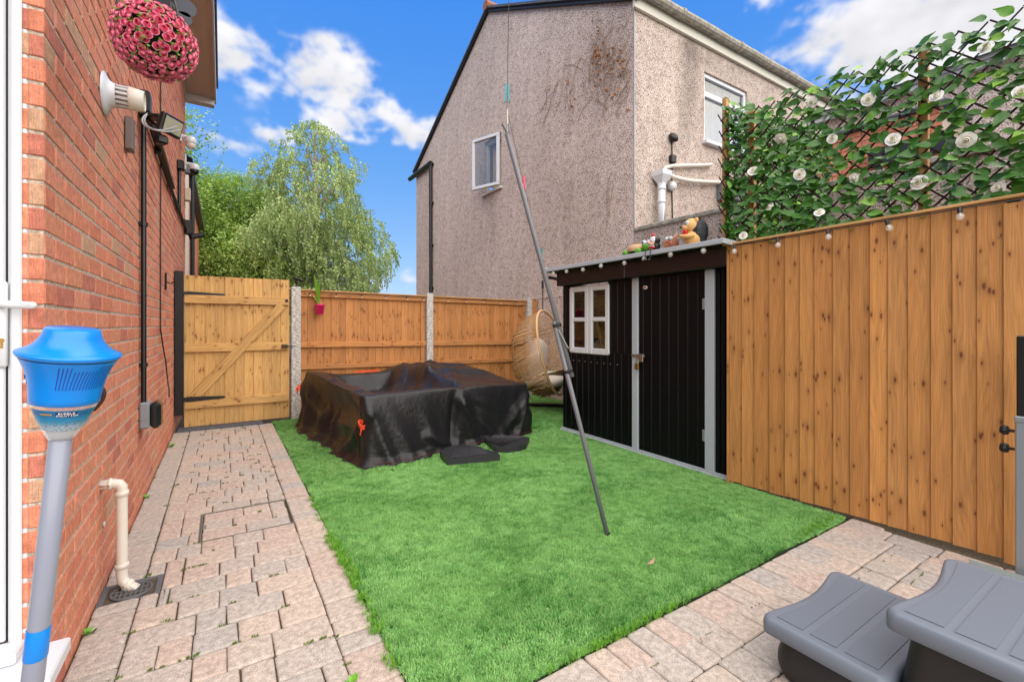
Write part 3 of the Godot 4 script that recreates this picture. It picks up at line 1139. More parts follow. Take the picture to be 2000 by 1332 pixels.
	var dir := Vector3(-sin(ang), 0, -cos(ang))            # from hinge to free edge
	# seen from outside the free edge is at the left, so local x runs from the free edge to the hinge
	var sx := -dir
	var zb := sx.cross(Vector3.UP)
	white_window(win, "sash", 0.69, 1.02, Transform3D(Basis(sx, Vector3.UP, zb), Vector3(GABLE_X - 0.01, 3.93, -7.62) + dir * 0.69), 0.0)
	# window with net curtains
	win = white_window(t, "window", 1.15, 1.05, Transform3D(Basis.IDENTITY, Vector3(6.10, 3.95, z1 - 0.09)), 0.74)
	st = mb()
	box(st, Vector3(-0.05, -0.055, 0.0), Vector3(1.2, 0.0, 0.17), 0.008)
	part(win, "sill", st, mats.white_plastic)
	st = mb()
	curtain(st, 1.1, 1.0, Transform3D(Basis.IDENTITY, Vector3(0.02, 0.02, -0.12)), 34.0)
	var net := mat("net", Color(0.80, 0.83, 0.86), 0.9)
	part(win, "net_curtain", st, net)
	# fittings of the window side
	var zf := z1 + 0.05
	var w := thing("waste_pipe", "white hopper head and waste pipes on the pebbledashed wall above the coping", "pipe")
	st = mb()
	var prof: Array = [Vector2(0.055, 0.0), Vector2(0.06, 0.03), Vector2(0.13, 0.12), Vector2(0.135, 0.125), Vector2(0.14, 0.19), Vector2(0.12, 0.19), Vector2(0.10, 0.12)]
	lathe(st, prof, 4, Transform3D(Basis(Vector3.UP, PI / 4), Vector3(5.02, 3.08, z1 + 0.10)))
	part(w, "hopper", st, mats.white_plastic)
	st = mb(true)
	tube(st, [Vector3(5.02, 3.10, zf + 0.05), Vector3(5.02, 2.48, zf + 0.05)], 0.05, 14)
	for y: float in [3.02, 2.84]:
		tube(st, [Vector3(5.02, y, zf + 0.05), Vector3(5.02, y + 0.035, zf + 0.05)], 0.058, 14)
	part(w, "downpipe", st, mats.white_plastic)
	st = mb(true)
	tube(st, [Vector3(5.10, 3.27, zf + 0.03), Vector3(5.16, 3.36, zf), Vector3(5.3, 3.41, zf), Vector3(6.15, 3.585, zf), Vector3(6.20, 3.60, zf), Vector3(6.20, 3.60, zf - 0.1)], 0.026, 10)
	part(w, "inlet_pipe", st, mats.aged_white)
	st = mb(true)
	tube(st, bez(Vector3(5.10, 3.26, zf + 0.04), Vector3(5.5, 3.20, zf + 0.04), Vector3(5.9, 3.29, zf + 0.02), Vector3(6.5, 3.38, zf), 12), 0.03, 10)
	part(w, "inlet_hose", st, mats.aged_white)
	st = mb()
	box(st, Vector3(6.40, 3.10, z1 + 0.005), Vector3(7.2, 3.38, z1 + 0.20), 0.01)
	tag(part(self, "meter_box", st, mat("box_grey", Color(0.42, 0.45, 0.47), 0.5)), "grey box on the pebbledashed wall half behind the trellis", "box")
	st = mb(true)
	ball(st, Vector3(5.30, 3.13, z1 + 0.05), Vector3(0.07, 0.07, 0.06))
	ball(st, Vector3(5.22, 2.56, z1 + 0.06), Vector3(0.10, 0.07, 0.06))
	part(w, "pipe_cap", st, mats.white_plastic)
	var a := thing("wall_sensor", "black dome sensor with switch box and cable on the pebbledashed wall", "sensor")
	st = mb(true)
	lathe(st, [Vector2(0, 0), Vector2(0.05, 0.0), Vector2(0.075, 0.03), Vector2(0.07, 0.06), Vector2(0.04, 0.085), Vector2(0, 0.095)], 16, Transform3D(Basis(Vector3.RIGHT, PI / 2 - 0.5), Vector3(5.34, 3.80, z1 + 0.01)))
	part(a, "dome", st, mats.black_plastic)
	st = mb()
	box_c(st, Vector3(5.34, 3.52, z1 + 0.03), Vector3(0.10, 0.11, 0.06), 0.008)
	part(a, "switch_box", st, mats.black_plastic)
	st = mb()
	tube(st, [Vector3(5.34, 3.78, z1 + 0.015), Vector3(5.35, 3.55, z1 + 0.012), Vector3(5.345, 3.1, z1 + 0.012), Vector3(5.36, 2.68, z1 + 0.012), Vector3(5.40, 2.62, z1 + 0.03)], 0.009, 6)
	part(a, "cable", st, mats.black_plastic)
	# low wall running on towards the camera from the corner
	st = mb()
	var flat := func(z: float, y: float) -> float:
		return 0.66 + 0.18 * ns.get_noise_2d(z + 60.0, y) + 0.2 * nt.get_noise_2d(z * 2.0 + 40.0, y)
	var lw := thing("boundary_wall", "low pebbledashed wall with stone coping behind the shed roof", "wall")
	wall_sheet(st, Vector3(GABLE_X, 0, 0), Vector3(0, 0, 1), steps_between(z1 + 0.01, 1.2, 0.2, []), steps_between(-0.05, 2.42, 0.2, []), Rect2(), func(_z): return 2.42, flat)
	st.set_color(Color(0.8, 0.8, 0.8))
	quad(st, Vector3(GABLE_X + 0.22, -0.05, 1.2), Vector3(GABLE_X + 0.22, -0.05, z1 + 0.01), Vector3(GABLE_X + 0.22, 2.42, z1 + 0.01), Vector3(GABLE_X + 0.22, 2.42, 1.2))
	quad(st, Vector3(GABLE_X, -0.05, 1.2), Vector3(GABLE_X + 0.22, -0.05, 1.2), Vector3(GABLE_X + 0.22, 2.42, 1.2), Vector3(GABLE_X, 2.42, 1.2))
	part(lw, "wall", st, mats.pebbledash)
	var z := z1 + 0.01
	while z < 1.1:
		st = mb()
		box(st, Vector3(GABLE_X - 0.03, 2.422, z), Vector3(GABLE_X + 0.25, 2.475, minf(z + 0.9, 1.2) - 0.008), 0.01)
		part(lw, "coping", st, mats.weathered)
		z += 0.9
	# dead creeper on the gable near the corner
	var cr := thing("dead_creeper", "dried brown creeper stems and leaves clinging to the gable near its corner", "creeper")
	st = mb()
	var lf := mb()
	var groups: Array = [[-4.42, 4.55, 0.55, 9, 30], [-4.62, 4.75, 0.6, 7, 22], [-4.85, 4.95, 0.6, 10, 42], [-5.45, 4.65, 0.45, 5, 10], [-5.15, 4.9, 0.5, 4, 4], [-6.1, 4.9, 0.55, 5, 4], [-4.7, 4.3, 0.6, 5, 2], [-5.6, 3.2, 0.6, 2, 0], [-4.7, 2.8, 0.6, 3, 0]]
	for gq: Array in groups:
		for k in int(gq[3]):
			var p := Vector3(GABLE_X - 0.008, gq[1] + rnd(-0.5, 0.1), gq[0] + rnd(-0.25, 0.25))
			var dd := Vector2(rnd(-0.3, 0.9), 1.0).normalized()
			var pts: Array = [p]
			for s in 9:
				dd = dd.rotated(rnd(-0.45, 0.45))
				p += Vector3(rnd(-0.006, 0.003), dd.y * 0.075, dd.x * 0.075)
				p.x = clampf(p.x, GABLE_X - 0.03, GABLE_X - 0.006)
				if p.z < z1 - 0.04 and p.y < top.call(p.z) - 0.1:
					pts.append(p)
			if pts.size() > 2:
				tube(st, pts, 0.0038, 4, false)
		for k in int(gq[4]):
			var c := Vector3(GABLE_X - rnd(0.015, 0.06), gq[1] + rng.randfn(0, 0.24) + 0.1, minf(gq[0] + rng.randfn(0, 0.055), z1 - 0.05))
			var b := Basis.from_euler(Vector3(rnd(-1, 1), rnd(0, TAU), rnd(-1, 1)))
			var s := rnd(0.014, 0.038)
			quad(lf, c + b * Vector3(-s, 0, 0), c + b * Vector3(0, -s * 0.7, 0.3 * s), c + b * Vector3(s, 0, 0), c + b * Vector3(0, s * 0.7, 0.3 * s))
	part(cr, "stem", st, mat("twig", Color(0.60, 0.51, 0.44), 0.9)).set_meta("kind", "stuff")
	part(cr, "dry_leaves", lf, mat("dry_leaf", Color(0.62, 0.45, 0.32), 0.85)).set_meta("kind", "stuff")

# ---------------------------------------------------------------- what shows beyond
func buildings_beyond() -> void:
	var t := thing("rear_house", "pale pebbledashed house with grey slate roof seen through the trellis", "house")
	var ns := _noise(53, 1.0, FastNoiseLite.TYPE_SIMPLEX_SMOOTH, 3)
	var st := mb()
	wall_sheet(st, Vector3(8.0, 0, 0), Vector3(0, 0, 1), steps_between(-3.4, 3.0, 0.4, []), steps_between(-0.05, 4.42, 0.4, []), Rect2(), func(_z): return 4.42, func(u, v): return 0.98 + 0.15 * ns.get_noise_2d(u, v))
	st.set_color(Color(0.95, 0.95, 0.95))
	quad(st, Vector3(12, 0, -3.4), Vector3(8, 0, -3.4), Vector3(8, 4.42, -3.4), Vector3(12, 4.42, -3.4))
	quad(st, Vector3(8, 0, 3.0), Vector3(12, 0, 3.0), Vector3(12, 4.42, 3.0), Vector3(8, 4.42, 3.0))
	part(t, "wall", st, mats.pebbledash)
	st = mb()
	box(st, Vector3(7.88, 4.36, -3.6), Vector3(7.94, 4.50, 3.1), 0.006)
	part(t, "fascia", st, mats.white_plastic)
	st = mb()
	quad(st, Vector3(7.84, 4.48, 3.2), Vector3(7.84, 4.48, -3.7), Vector3(9.5, 5.05, -3.7), Vector3(9.5, 5.05, 3.2))
	quad(st, Vector3(9.5, 5.0, 3.2), Vector3(9.5, 5.0, -3.7), Vector3(7.84, 4.43, -3.7), Vector3(7.84, 4.43, 3.2))
	for k in 14:
		var f := k / 14.0
		box(st, Vector3(0, 0, -3.7), Vector3(0.14, 0.012, 3.2), 0, Transform3D(Basis(Vector3(0, 0, 1), 0.33), Vector3(7.84 + 1.64 * f, 4.485 + 0.57 * f, 0)))
	part(t, "roof", st, mats.slate)
	var wn := white_window(t, "window", 0.9, 1.0, Transform3D(Basis(Vector3.UP, -PI / 2), Vector3(7.95, 3.05, -0.72)), 0.0)
	st = mb()
	for k in 4:
		box(st, Vector3(0.2 + k * 0.17, 0.06, 0.03), Vector3(0.215 + k * 0.17, 0.94, 0.045))
		box(st, Vector3(0.06, 0.2 + k * 0.2, 0.029), Vector3(0.84, 0.215 + k * 0.2, 0.044))
	part(wn, "glazing_bar", st, mats.white_plastic)
	st = mb()
	box(st, Vector3(-0.02, 0.0, -0.02), Vector3(0.92, 1.0, -0.004))
	part(wn, "blind", st, mat("dark_room", Color(0.08, 0.09, 0.10), 0.7))
	# brick outhouse
	t = thing("brick_outhouse", "small red brick outhouse with dark lean-to roof seen through the trellis", "outhouse")
	st = mb()
	box(st, Vector3(7.1, -0.05, -3.35), Vector3(7.95, 3.75, -1.78))
	part(t, "wall", st, mats.mortar)
	var rest := mb()
	var cnt := 0
	for r in 50:
		var z := -3.35 + (0.0 if r % 2 == 0 else 0.11)
		while z < -1.8:
			var l := minf(0.215, -1.78 - z)
			var y := 0.0375 + 0.075 * r
			if y < 3.72:
				var b := mb()
				box(b, Vector3(7.085, y - 0.032, z), Vector3(7.12, y + 0.032, z + l), 0.002)
				if y > 2.0 and cnt < 160:
					part(t, "brick", b, mats["brick%d" % (rng.randi() % 5)])
					cnt += 1
				else:
					rest.append_from(mesh_of(b), 0, Transform3D.IDENTITY)
			z += 0.225
	part_mesh(t, "more_bricks", rest.commit(), mats.brick1).set_meta("kind", "stuff")
	st = mb()
	box(st, Vector3(6.95, 3.20, -2.45), Vector3(7.08, 3.42, -1.70), 0.01)
	part(t, "shutter", st, mat("navy", Color(0.10, 0.11, 0.14), 0.6))
	st = mb()
	box(st, Vector3(7.0, 3.76, -3.45), Vector3(7.96, 3.80, -1.70), 0.01)
	part(t, "roof", st, mats.slate)
	# grey lean-to
	t = thing("lean_to", "grey sheet roofed lean-to behind the right fence seen through the trellis", "outhouse")
	st = mb()
	box(st, Vector3(6.35, -0.05, -2.5), Vector3(7.05, 2.75, 2.5))
	part(t, "wall", st, mats.pebbledash)
	st = mb()
	box(st, Vector3(0, -0.02, -2.6), Vector3(1.0, 0.02, 2.6), 0.004, Transform3D(Basis(Vector3(0, 0, 1), 0.28), Vector3(6.2, 2.84, 0)))
	part(t, "roof", st, mat("pale_sheet", Color(0.70, 0.75, 0.77), 0.5))
	st = mb()
	box(st, Vector3(6.19, 2.74, -2.6), Vector3(6.26, 2.80, 2.6))
	part(t, "gutter", st, mats.black_plastic)
	# next house along on the left
	t = thing("next_house", "next red brick house beyond the gate with black gutter and drainpipe", "house")
	st = mb()
	box(st, Vector3(-7.0, -0.05, -17.0), Vector3(-0.60, 4.15, -10.2))
	part(t, "wall", st, mats.brick0)
	st = mb()
	box(st, Vector3(-0.59, 3.98, -10.5), Vector3(-0.43, 4.18, -10.24), 0.01)
	box(st, Vector3(-0.598, 4.12, -17.0), Vector3(-0.46, 4.24, -10.52), 0.01)
	part(t, "gutter", st, mat("lead", Color(0.33, 0.35, 0.38), 0.5))
	st = mb()
	tube(st, [Vector3(-0.468, 4.1, -10.36), Vector3(-0.468, 0.0, -10.36)], 0.036, 8)
	part(t, "drainpipe", st, mats.black_plastic)
	st = mb()
	box(st, Vector3(-0.597, 0.0, -10.42), Vector3(-0.52, 3.95, -10.25), 0.004)
	part(t, "corner_board", st, mats.aged_white)
	st = mb()
	quad(st, Vector3(-0.46, 4.25, -10.2), Vector3(-0.46, 4.25, -17.1), Vector3(-3.8, 6.0, -17.1), Vector3(-3.8, 6.0, -10.2))
	quad(st, Vector3(-7.2, 4.22, -17.1), Vector3(-7.2, 4.22, -10.2), Vector3(-3.8, 6.0, -10.2), Vector3(-3.8, 6.0, -17.1))
	tri(st, Vector3(-7.0, 4.15, -10.21), Vector3(-0.61, 4.15, -10.21), Vector3(-3.8, 5.9, -10.21))
	part(t, "roof", st, mats.slate)

# ---------------------------------------------------------------- trees
func leaf_spray(n: int, spread: float, size: float, droop: float) -> ArrayMesh:
	var st := mb()
	for k in n:
		var c := Vector3(rng.randfn(0, 1), rng.randfn(0, 1), rng.randfn(0, 1)) * spread
		var b := Basis.from_euler(Vector3(rnd(-1.2, 1.2) - droop, rnd(0, TAU), rnd(-0.8, 0.8)))
		var s := size * rnd(0.7, 1.25)
		var tip := c + b * Vector3(0, -0.12 * s, s)
		var l := c + b * Vector3(-0.36 * s, 0.08 * s, 0.45 * s)
		var r := c + b * Vector3(0.36 * s, 0.08 * s, 0.45 * s)
		tri(st, c, r, tip)
		tri(st, c, tip, l)
	return mesh_of(st)

func trees() -> void:
	var leaf := mat("tree_leaf", Color.WHITE, 0.5)
	leaf.vertex_color_use_as_albedo = true
	leaf.backlight_enabled = true
	leaf.backlight = Color(0.7, 0.75, 0.5)
	var bark := tri_mat("birch_bark", Color(0.75, 0.72, 0.66), 0.9, tex.rough, 2.0)
	var bark2 := tri_mat("brown_bark", Color(0.35, 0.29, 0.23), 0.9, tex.rough, 2.0)
	# birch: a pointed crown of hanging strands
	var at := Vector3(2.75, 0, -17.2)
	var t := thing("birch_tree", "tall silver birch with drooping sprays rising behind the back fence", "tree", at)
	var st := mb()
	tube(st, [Vector3(0, 0, 0), Vector3(0.05, 2.0, 0), Vector3(-0.05, 4.2, 0.05), Vector3(0.05, 6.4, 0), Vector3(-0.05, 8.2, 0)], [0.17, 0.14, 0.10, 0.05, 0.012], 9)
	part(t, "trunk", st, bark)
	var rad := func(y: float) -> float:
		if y > 6.6:
			return 1.75 * pow(clampf((8.6 - y) / 2.0, 0, 1), 1.0) + 0.05
		if y > 4.0:
			return 1.75 + (6.6 - y) / 2.6 * 0.75
		return 2.5 + 0.35 * (4.0 - y) / 3.0
	var gaps := _noise(61, 0.75, FastNoiseLite.TYPE_SIMPLEX_SMOOTH, 2)
	var xs: Array = []
	var cs: Array = []
	st = mb()
	for k in 3000:
		var y := 1.2 + 7.5 * pow(rng.randf(), 0.85)
		var an := rnd(0, TAU)
		var R: float = rad.call(y) * (0.86 + 0.22 * sin(an * 3.0 + y * 1.7))
		var rr := R * pow(rng.randf(), 0.42)
		var p := Vector3(cos(an) * rr, y, sin(an) * rr)
		var dens := gaps.get_noise_3dv(p)
		if dens < (-0.06 if y > 5.2 else -0.32) and rng.randf() < 0.85:
			continue
		if y > 5.0 and rng.randf() < 0.30 + 0.17 * (y - 5.0):
			continue
		if k % 7 == 0:
			var s := Vector3(0, maxf(0.8, y - rr * 0.9), 0)
			tube(st, [s, s.lerp(p, 0.5) + Vector3(0, 0.22, 0), p], [0.035, 0.018, 0.005], 5, false)
		var l := rnd(0.4, 1.15) * (0.55 if y > 6.8 else 1.0)
		var n := int(l / 0.055)
		var q := p
		var out := Vector3(cos(an), 0.5, sin(an)) * 0.055
		var tone := clampf(0.5 + dens * 0.9 + rnd(-0.3, 0.3), 0, 1)
		for i in n:
			out = out.lerp(Vector3(rnd(-0.015, 0.015), -0.055, rnd(-0.015, 0.015)), 0.22)
			q += out
			xs.append(Transform3D(Basis(Vector3.UP, rnd(0, TAU)).scaled(Vector3.ONE * rnd(0.75, 1.25)), q))
			var c := Color(0.15, 0.24, 0.055).lerp(Color(0.42, 0.52, 0.19), tone)
			cs.append(c.lerp(Color(0.50, 0.56, 0.34), rnd(0, 0.25)))
	part(t, "limbs", st, bark).set_meta("kind", "stuff")
	stuff(t, "crown", leaf_spray(5, 0.045, 0.066, 0.6), leaf, xs, cs)
	# broad leaved trees to its left: rounded masses of larger leaves
	var kinds: Array = [
		[Vector3(-0.1, 0, -20.0), 7.0, 2.4, 190, "bushy bright green tree left of the birch behind the gate", 62],
		[Vector3(1.35, 0, -19.0), 6.4, 1.6, 130, "lighter green tree between the bushy tree and the birch", 63],
		[Vector3(0.55, 0, -17.6), 4.1, 1.9, 130, "dark green low tree directly behind the gate top", 64],
		[Vector3(-1.2, 0, -18.2), 8.1, 1.2, 46, "thin tall tree with sparse top beside the brick wall edge", 65]]
	for kd: Array in kinds:
		var o := thing("leafy_tree", kd[4], "tree", kd[0])
		var H: float = kd[1]
		var R: float = kd[2]
		st = mb()
		tube(st, [Vector3.ZERO, Vector3(0.06, H * 0.4, 0), Vector3(-0.06, H * 0.9, 0.05)], [0.16, 0.12, 0.02], 8)
		part(o, "trunk", st, bark2)
		st = mb()
		xs = []
		cs = []
		var gn := _noise(kd[5], 0.8, FastNoiseLite.TYPE_SIMPLEX_SMOOTH, 2)
		for k in int(kd[3]):
			var u := Vector3(rng.randfn(0, 1), rng.randfn(0, 1), rng.randfn(0, 1)).normalized() * pow(rng.randf(), 0.38)
			var c := Vector3(u.x * R, H * 0.56 + u.y * H * 0.43, u.z * R)
			c.x *= 1.0 - 0.35 * maxf(u.y, 0.0)
			if k % 3 == 0:
				var s := Vector3(0, maxf(0.6, c.y - 1.2), 0)
				tube(st, [s, s.lerp(c, 0.6) + Vector3(0, 0.2, 0), c], [0.05, 0.025, 0.006], 5, false)
			var tone := clampf(0.5 + gn.get_noise_3dv(c) * 0.8 + rnd(-0.15, 0.15), 0, 1)
			var cr := rnd(0.22, 0.42)
			for i in 130:
				var v := Vector3(rng.randfn(0, 1), rng.randfn(0, 0.62), rng.randfn(0, 1)) * cr
				xs.append(Transform3D(Basis(Vector3.UP, rnd(0, TAU)).scaled(Vector3.ONE * rnd(0.7, 1.3)), c + v))
				cs.append(Color(0.15, 0.29, 0.05).lerp(Color(0.48, 0.62, 0.17), clampf(tone + rnd(-0.2, 0.2), 0, 1)))
		part(o, "limbs", st, bark2).set_meta("kind", "stuff")
		stuff(o, "crown", leaf_spray(4, 0.055, 0.085, 0.2), leaf, xs, cs)

# ---------------------------------------------------------------- timber
func wood_quad(st: SurfaceTool, p: Array, ax: Vector3, along: Vector3, col: int, v0: float, xf: Transform3D) -> void:
	var lo := 1e9
	var hi := -1e9
	for q: Vector3 in p:
		lo = minf(lo, q.dot(ax))
		hi = maxf(hi, q.dot(ax))
	var span := maxf(hi - lo, 0.001)
	var scale_ := minf(0.94, span / 0.125 * 0.94)
	var uv: Array = []
	var w: Array = []
	for q: Vector3 in p:
		uv.append(Vector2((col + 0.03 + (q.dot(ax) - lo) / span * scale_) / 8.0, v0 + q.dot(along) / 1.95))
		w.append(xf * q)
	quad_uv(st, w, uv)

# a plank or rail between two corners; long is the axis (0, 1, 2) of its grain; ch chamfers the long edges
func plank(st: SurfaceTool, lo: Vector3, hi: Vector3, long: int, xf := Transform3D.IDENTITY, ch := 0.003, taper := 0.0) -> void:
	var along := Vector3.ZERO
	along[long] = 1.0
	var u := (long + 1) % 3
	var v := (long + 2) % 3
	var col := rng.randi() % 8
	var v0 := rnd(0.0, maxf(0.02, 1.0 - (hi[long] - lo[long]) / 1.95)) - lo[long] / 1.95
	var ring: Array = []
	for q: Array in [[lo[u] + ch, lo[v]], [hi[u] - ch, lo[v]], [hi[u], lo[v] + ch], [hi[u], hi[v] - ch], [hi[u] - ch, hi[v]], [lo[u] + ch, hi[v]], [lo[u], hi[v] - ch], [lo[u], lo[v] + ch]]:
		ring.append(q)
	for k in 8:
		var a: Array = ring[k]
		var b: Array = ring[(k + 1) % 8]
		var pts: Array = []
		for e: Array in [[a, lo[long]], [b, lo[long]], [b, hi[long]], [a, hi[long]]]:
			var p := Vector3.ZERO
			p[long] = e[1]
			p[u] = e[0][0]
			p[v] = e[0][1]
			pts.append(p)
		pts = [pts[0], pts[1], pts[2], pts[3]]
		var d: Vector3 = (pts[1] - pts[0]).normalized()
		wood_quad(st, pts, d, along, col, v0, xf)
	for s in 2:
		var c: Array = []
		for k in 8:
			var p := Vector3.ZERO
			p[long] = hi[long] if s else lo[long]
			p[u] = ring[k][0]
			p[v] = ring[k][1]
			c.append(xf * p)
		for k in range(1, 7):
			for q: Vector3 in ([c[0], c[k + 1], c[k]] if s else [c[0], c[k], c[k + 1]]):
				st.set_uv(Vector2((col + 0.5) / 8.0, v0))
				st.add_vertex(q)

var board_v := 0.0
var board_left := 0
var board_f := 1.0

# feather edged board: x across 0..w, y up 0..h, front at +z, thick edge ta at x = 0, thin edge tb at x = w
func feather(st: SurfaceTool, w: float, h: float, ta: float, tb: float) -> void:
	# neighbours often come from one trunk: their knots lie in rows
	if board_left <= 0:
		board_left = rng.randi_range(3, 6)
		board_f = 1.0 if rng.randf() < 0.5 else -1.0
		board_v = rnd(0.01, 0.06) if board_f > 0 else rnd(0.94, 0.99)
	board_left -= 1
	var col := rng.randi() % 8
	var v0 := board_v + rnd(-0.012, 0.012)
	var f := board_f
	var up := Vector3(0, f, 0)
	var x := Vector3.RIGHT
	var I := Transform3D.IDENTITY
	var b := 0.0018
	wood_quad(st, [Vector3(b, 0, ta), Vector3(w, 0, tb), Vector3(w, h, tb), Vector3(b, h, ta)], x, up, col, v0, I)
	wood_quad(st, [Vector3(0, 0, ta - b), Vector3(b, 0, ta), Vector3(b, h, ta), Vector3(0, h, ta - b)], x, up, col, v0, I)
	wood_quad(st, [Vector3(w, 0, 0), Vector3(0, 0, 0), Vector3(0, h, 0), Vector3(w, h, 0)], x, up, col, v0, I)
	wood_quad(st, [Vector3(0, 0, 0), Vector3(0, 0, ta - b), Vector3(0, h, ta - b), Vector3(0, h, 0)], Vector3.BACK, up, col, v0, I)
	wood_quad(st, [Vector3(w, 0, tb), Vector3(w, 0, 0), Vector3(w, h, 0), Vector3(w, h, tb)], Vector3.BACK, up, col, v0, I)
	wood_quad(st, [Vector3(0, h, ta - b), Vector3(w, h, tb), Vector3(w, h, 0), Vector3(0, h, 0)], Vector3.BACK, x, col, v0, I)
	wood_quad(st, [Vector3(0, 0, 0), Vector3(w, 0, 0), Vector3(w, 0, tb), Vector3(0, 0, ta - b)], Vector3.BACK, x, col, v0, I)

func back_fence() -> void:
	var zf := -6.40
	# timber gate
	var g := thing("timber_gate", "pale yellow boarded timber gate with diagonal brace at the end of the path", "gate", Vector3(-0.365, 0, zf))
	var x := 0.0
	while x < 1.06:
		var st := mb()
		feather(st, minf(0.104, 1.08 - x + 0.004), 1.735 + rnd(-0.002, 0.002), 0.016, 0.009)
		part(g, "board", st, mats.gate_wood, Transform3D(Basis.from_euler(Vector3(0, 0, rnd(-0.001, 0.001))), Vector3(x, 0.025, rnd(0, 0.004))))
		x += 0.0985
	for q: Array in [[1.44, 1.535], [0.88, 0.975], [0.235, 0.335]]:
		var st := mb()
		plank(st, Vector3(0.005, q[0], 0.021), Vector3(1.075, q[1], 0.056), 0, Transform3D.IDENTITY, 0.004)
		part(g, "ledge", st, mats.gate_wood)
	var a := Vector3(0.07, 0.335, 0)
	var b := Vector3(1.00, 1.44, 0)
	var d := (b - a).normalized()
	var xf := Transform3D(Basis(d, Vector3(-d.y, d.x, 0), Vector3.BACK), a)
	var st := mb()
	plank(st, Vector3(0.0, -0.05, 0.0215), Vector3((b - a).length(), 0.05, 0.062), 0, xf, 0.004)
	part(g, "brace", st, mats.gate_wood)
	for y: float in [1.545, 0.345]:
		st = mb()
		var poly := PackedVector2Array([Vector2(-0.03, -0.025), Vector2(0.03, -0.03), Vector2(0.36, -0.014), Vector2(0.385, 0), Vector2(0.36, 0.014), Vector2(0.03, 0.03), Vector2(-0.03, 0.025)])
		extrude(st, poly, 0.006, Transform3D(Basis.IDENTITY, Vector3(0.02, y, 0.026 if y > 1 else 0.057)))
		for k in 4:
			ball(st, Vector3(0.06 + k * 0.09, y, 0.032 if y > 1 else 0.063), Vector3(0.007, 0.007, 0.004), 8)
		part(g, "strap_hinge", st, mats.black_metal)
	var lt := Node3D.new()
	lt.name = "latch"
	g.add_child(lt)
	lt.position = Vector3(1.045, 0.925, 0.06)
	st = mb()
	box(st, Vector3(-0.055, -0.022, 0), Vector3(0.015, 0.022, 0.012), 0.003)
	tube(st, [Vector3(-0.02, 0, 0.012), Vector3(-0.02, 0, 0.035)], 0.02, 10)
	part(lt, "ring_plate", st, mats.black_metal)
	st = mb()
	tube(st, [Vector3(-0.05, 0, 0.018), Vector3(0.10, 0, 0.018)], 0.007, 8)
	part(lt, "bar", st, mats.black_metal)
	st = mb()
	tube(st, bez(Vector3(-0.05, 0.01, 0.035), Vector3(-0.05, -0.05, 0.035), Vector3(0.0, -0.05, 0.035), Vector3(0.0, 0.01, 0.035), 8), 0.005, 6)
	part(lt, "ring", st, mats.brass)
	st = mb()
	ball(st, Vector3(1.05, 1.497, 0.06), Vector3(0.018, 0.018, 0.008))
	part(g, "bolt", st, mats.black_metal)
	# black hanging post on the house wall
	st = mb()
	box(st, Vector3(-0.45, 0.17, zf - 0.03), Vector3(-0.372, 1.80, zf + 0.075), 0.004)
	tag(part(self, "gate_post", st, mats.black_metal), "black painted gate post fixed to the brick wall at the hinge side", "post")
	# concrete posts
	for q: Array in [[0.795, "pitted concrete post between the gate and the first fence panel", 1.68, 0.055], [2.61, "smooth concrete post between the two back fence panels", 1.665, 0.05], [4.42, "concrete post at the end of the back fence near the hanging chair", 1.65, 0.045]]:
		st = mb()
		box(st, Vector3(-q[3], -0.05, -0.05), Vector3(q[3], q[2], 0.05), 0.006)
		if q[0] < 1.0:
			for k in 80:
				ball(st, Vector3(rnd(-0.045, 0.03), rnd(0.05, 1.62), 0.049), Vector3(rnd(0.004, 0.012), rnd(0.004, 0.015), 0.004), 7)
		var o := part(self, "concrete_post", st, mats.concrete, Transform3D(Basis.IDENTITY, Vector3(q[0], 0, zf)))
		tag(o, q[1], "post", "concrete fence posts")
	st = mb()
	plank(st, Vector3(4.475, -0.05, zf - 0.06), Vector3(4.575, 1.63, zf + 0.03), 1)
	tag(part(self, "timber_post", st, mats.back_wood), "short timber post between the last concrete post and the pebbledashed wall", "post")
	# two panels seen from the rail side
	for q: Array in [[0.852, 2.558, 1.665, 1.645, "back fence panel behind the covered furniture, with pink bucket hung on it"], [2.662, 4.372, 1.645, 1.625, "back fence panel to the right of the middle concrete post"]]:
		var t := thing("fence_panel", q[4], "fence panel", Vector3(q[0], 0, zf), 0.0, "back fence panels")
		var w: float = q[1] - q[0]
		var drop: float = (q[3] - q[2]) / w
		x = 0.0
		while x < w - 0.03:
			var bw := minf(rnd(0.095, 0.118), w - x)
			st = mb()
			feather(st, bw, q[2] + drop * x - 0.035, 0.013, 0.006)
			part(t, "board", st, mats.back_wood, Transform3D(Basis.IDENTITY, Vector3(x, 0.0, -0.036 + rnd(0, 0.004))))
			x += bw - rnd(0.004, 0.012)
		for r: Array in [[0.0, 0.07, 0.034], [-0.66, 0.07, 0.036], [-0.945, 0.06, 0.036]]:
			st = mb()
			var y0: float = q[2] - 0.105 + r[0]
			plank(st, Vector3(0.002, 0, -0.0215), Vector3(w - 0.002, r[1], -0.0215 + r[2]), 0, Transform3D(Basis(Vector3(0, 0, 1), atan(drop)), Vector3(0, y0, 0)), 0.004)
			part(t, "rail", st, mats.back_wood)
		st = mb()
		plank(st, Vector3(0.0, 0.0, -0.05), Vector3(w, 0.016, 0.034), 0, Transform3D(Basis(Vector3(0, 0, 1), atan(drop)), Vector3(0, q[2] - 0.032, 0)))
		part(t, "capping", st, mats.post_wood)
		st = mb()
		plank(st, Vector3(w - 0.075, 0.05, -0.0212), Vector3(w - 0.01, q[2] - 0.12, -0.005), 1)
		part(t, "end_batten", st, mats.back_wood)
	# pink bucket with a plant
	var p := thing("hanging_bucket", "small pink bucket planter with one green leaf hung on the back fence", "planter", Vector3(1.068, 1.33, zf + 0.075))
	st = mb(true)
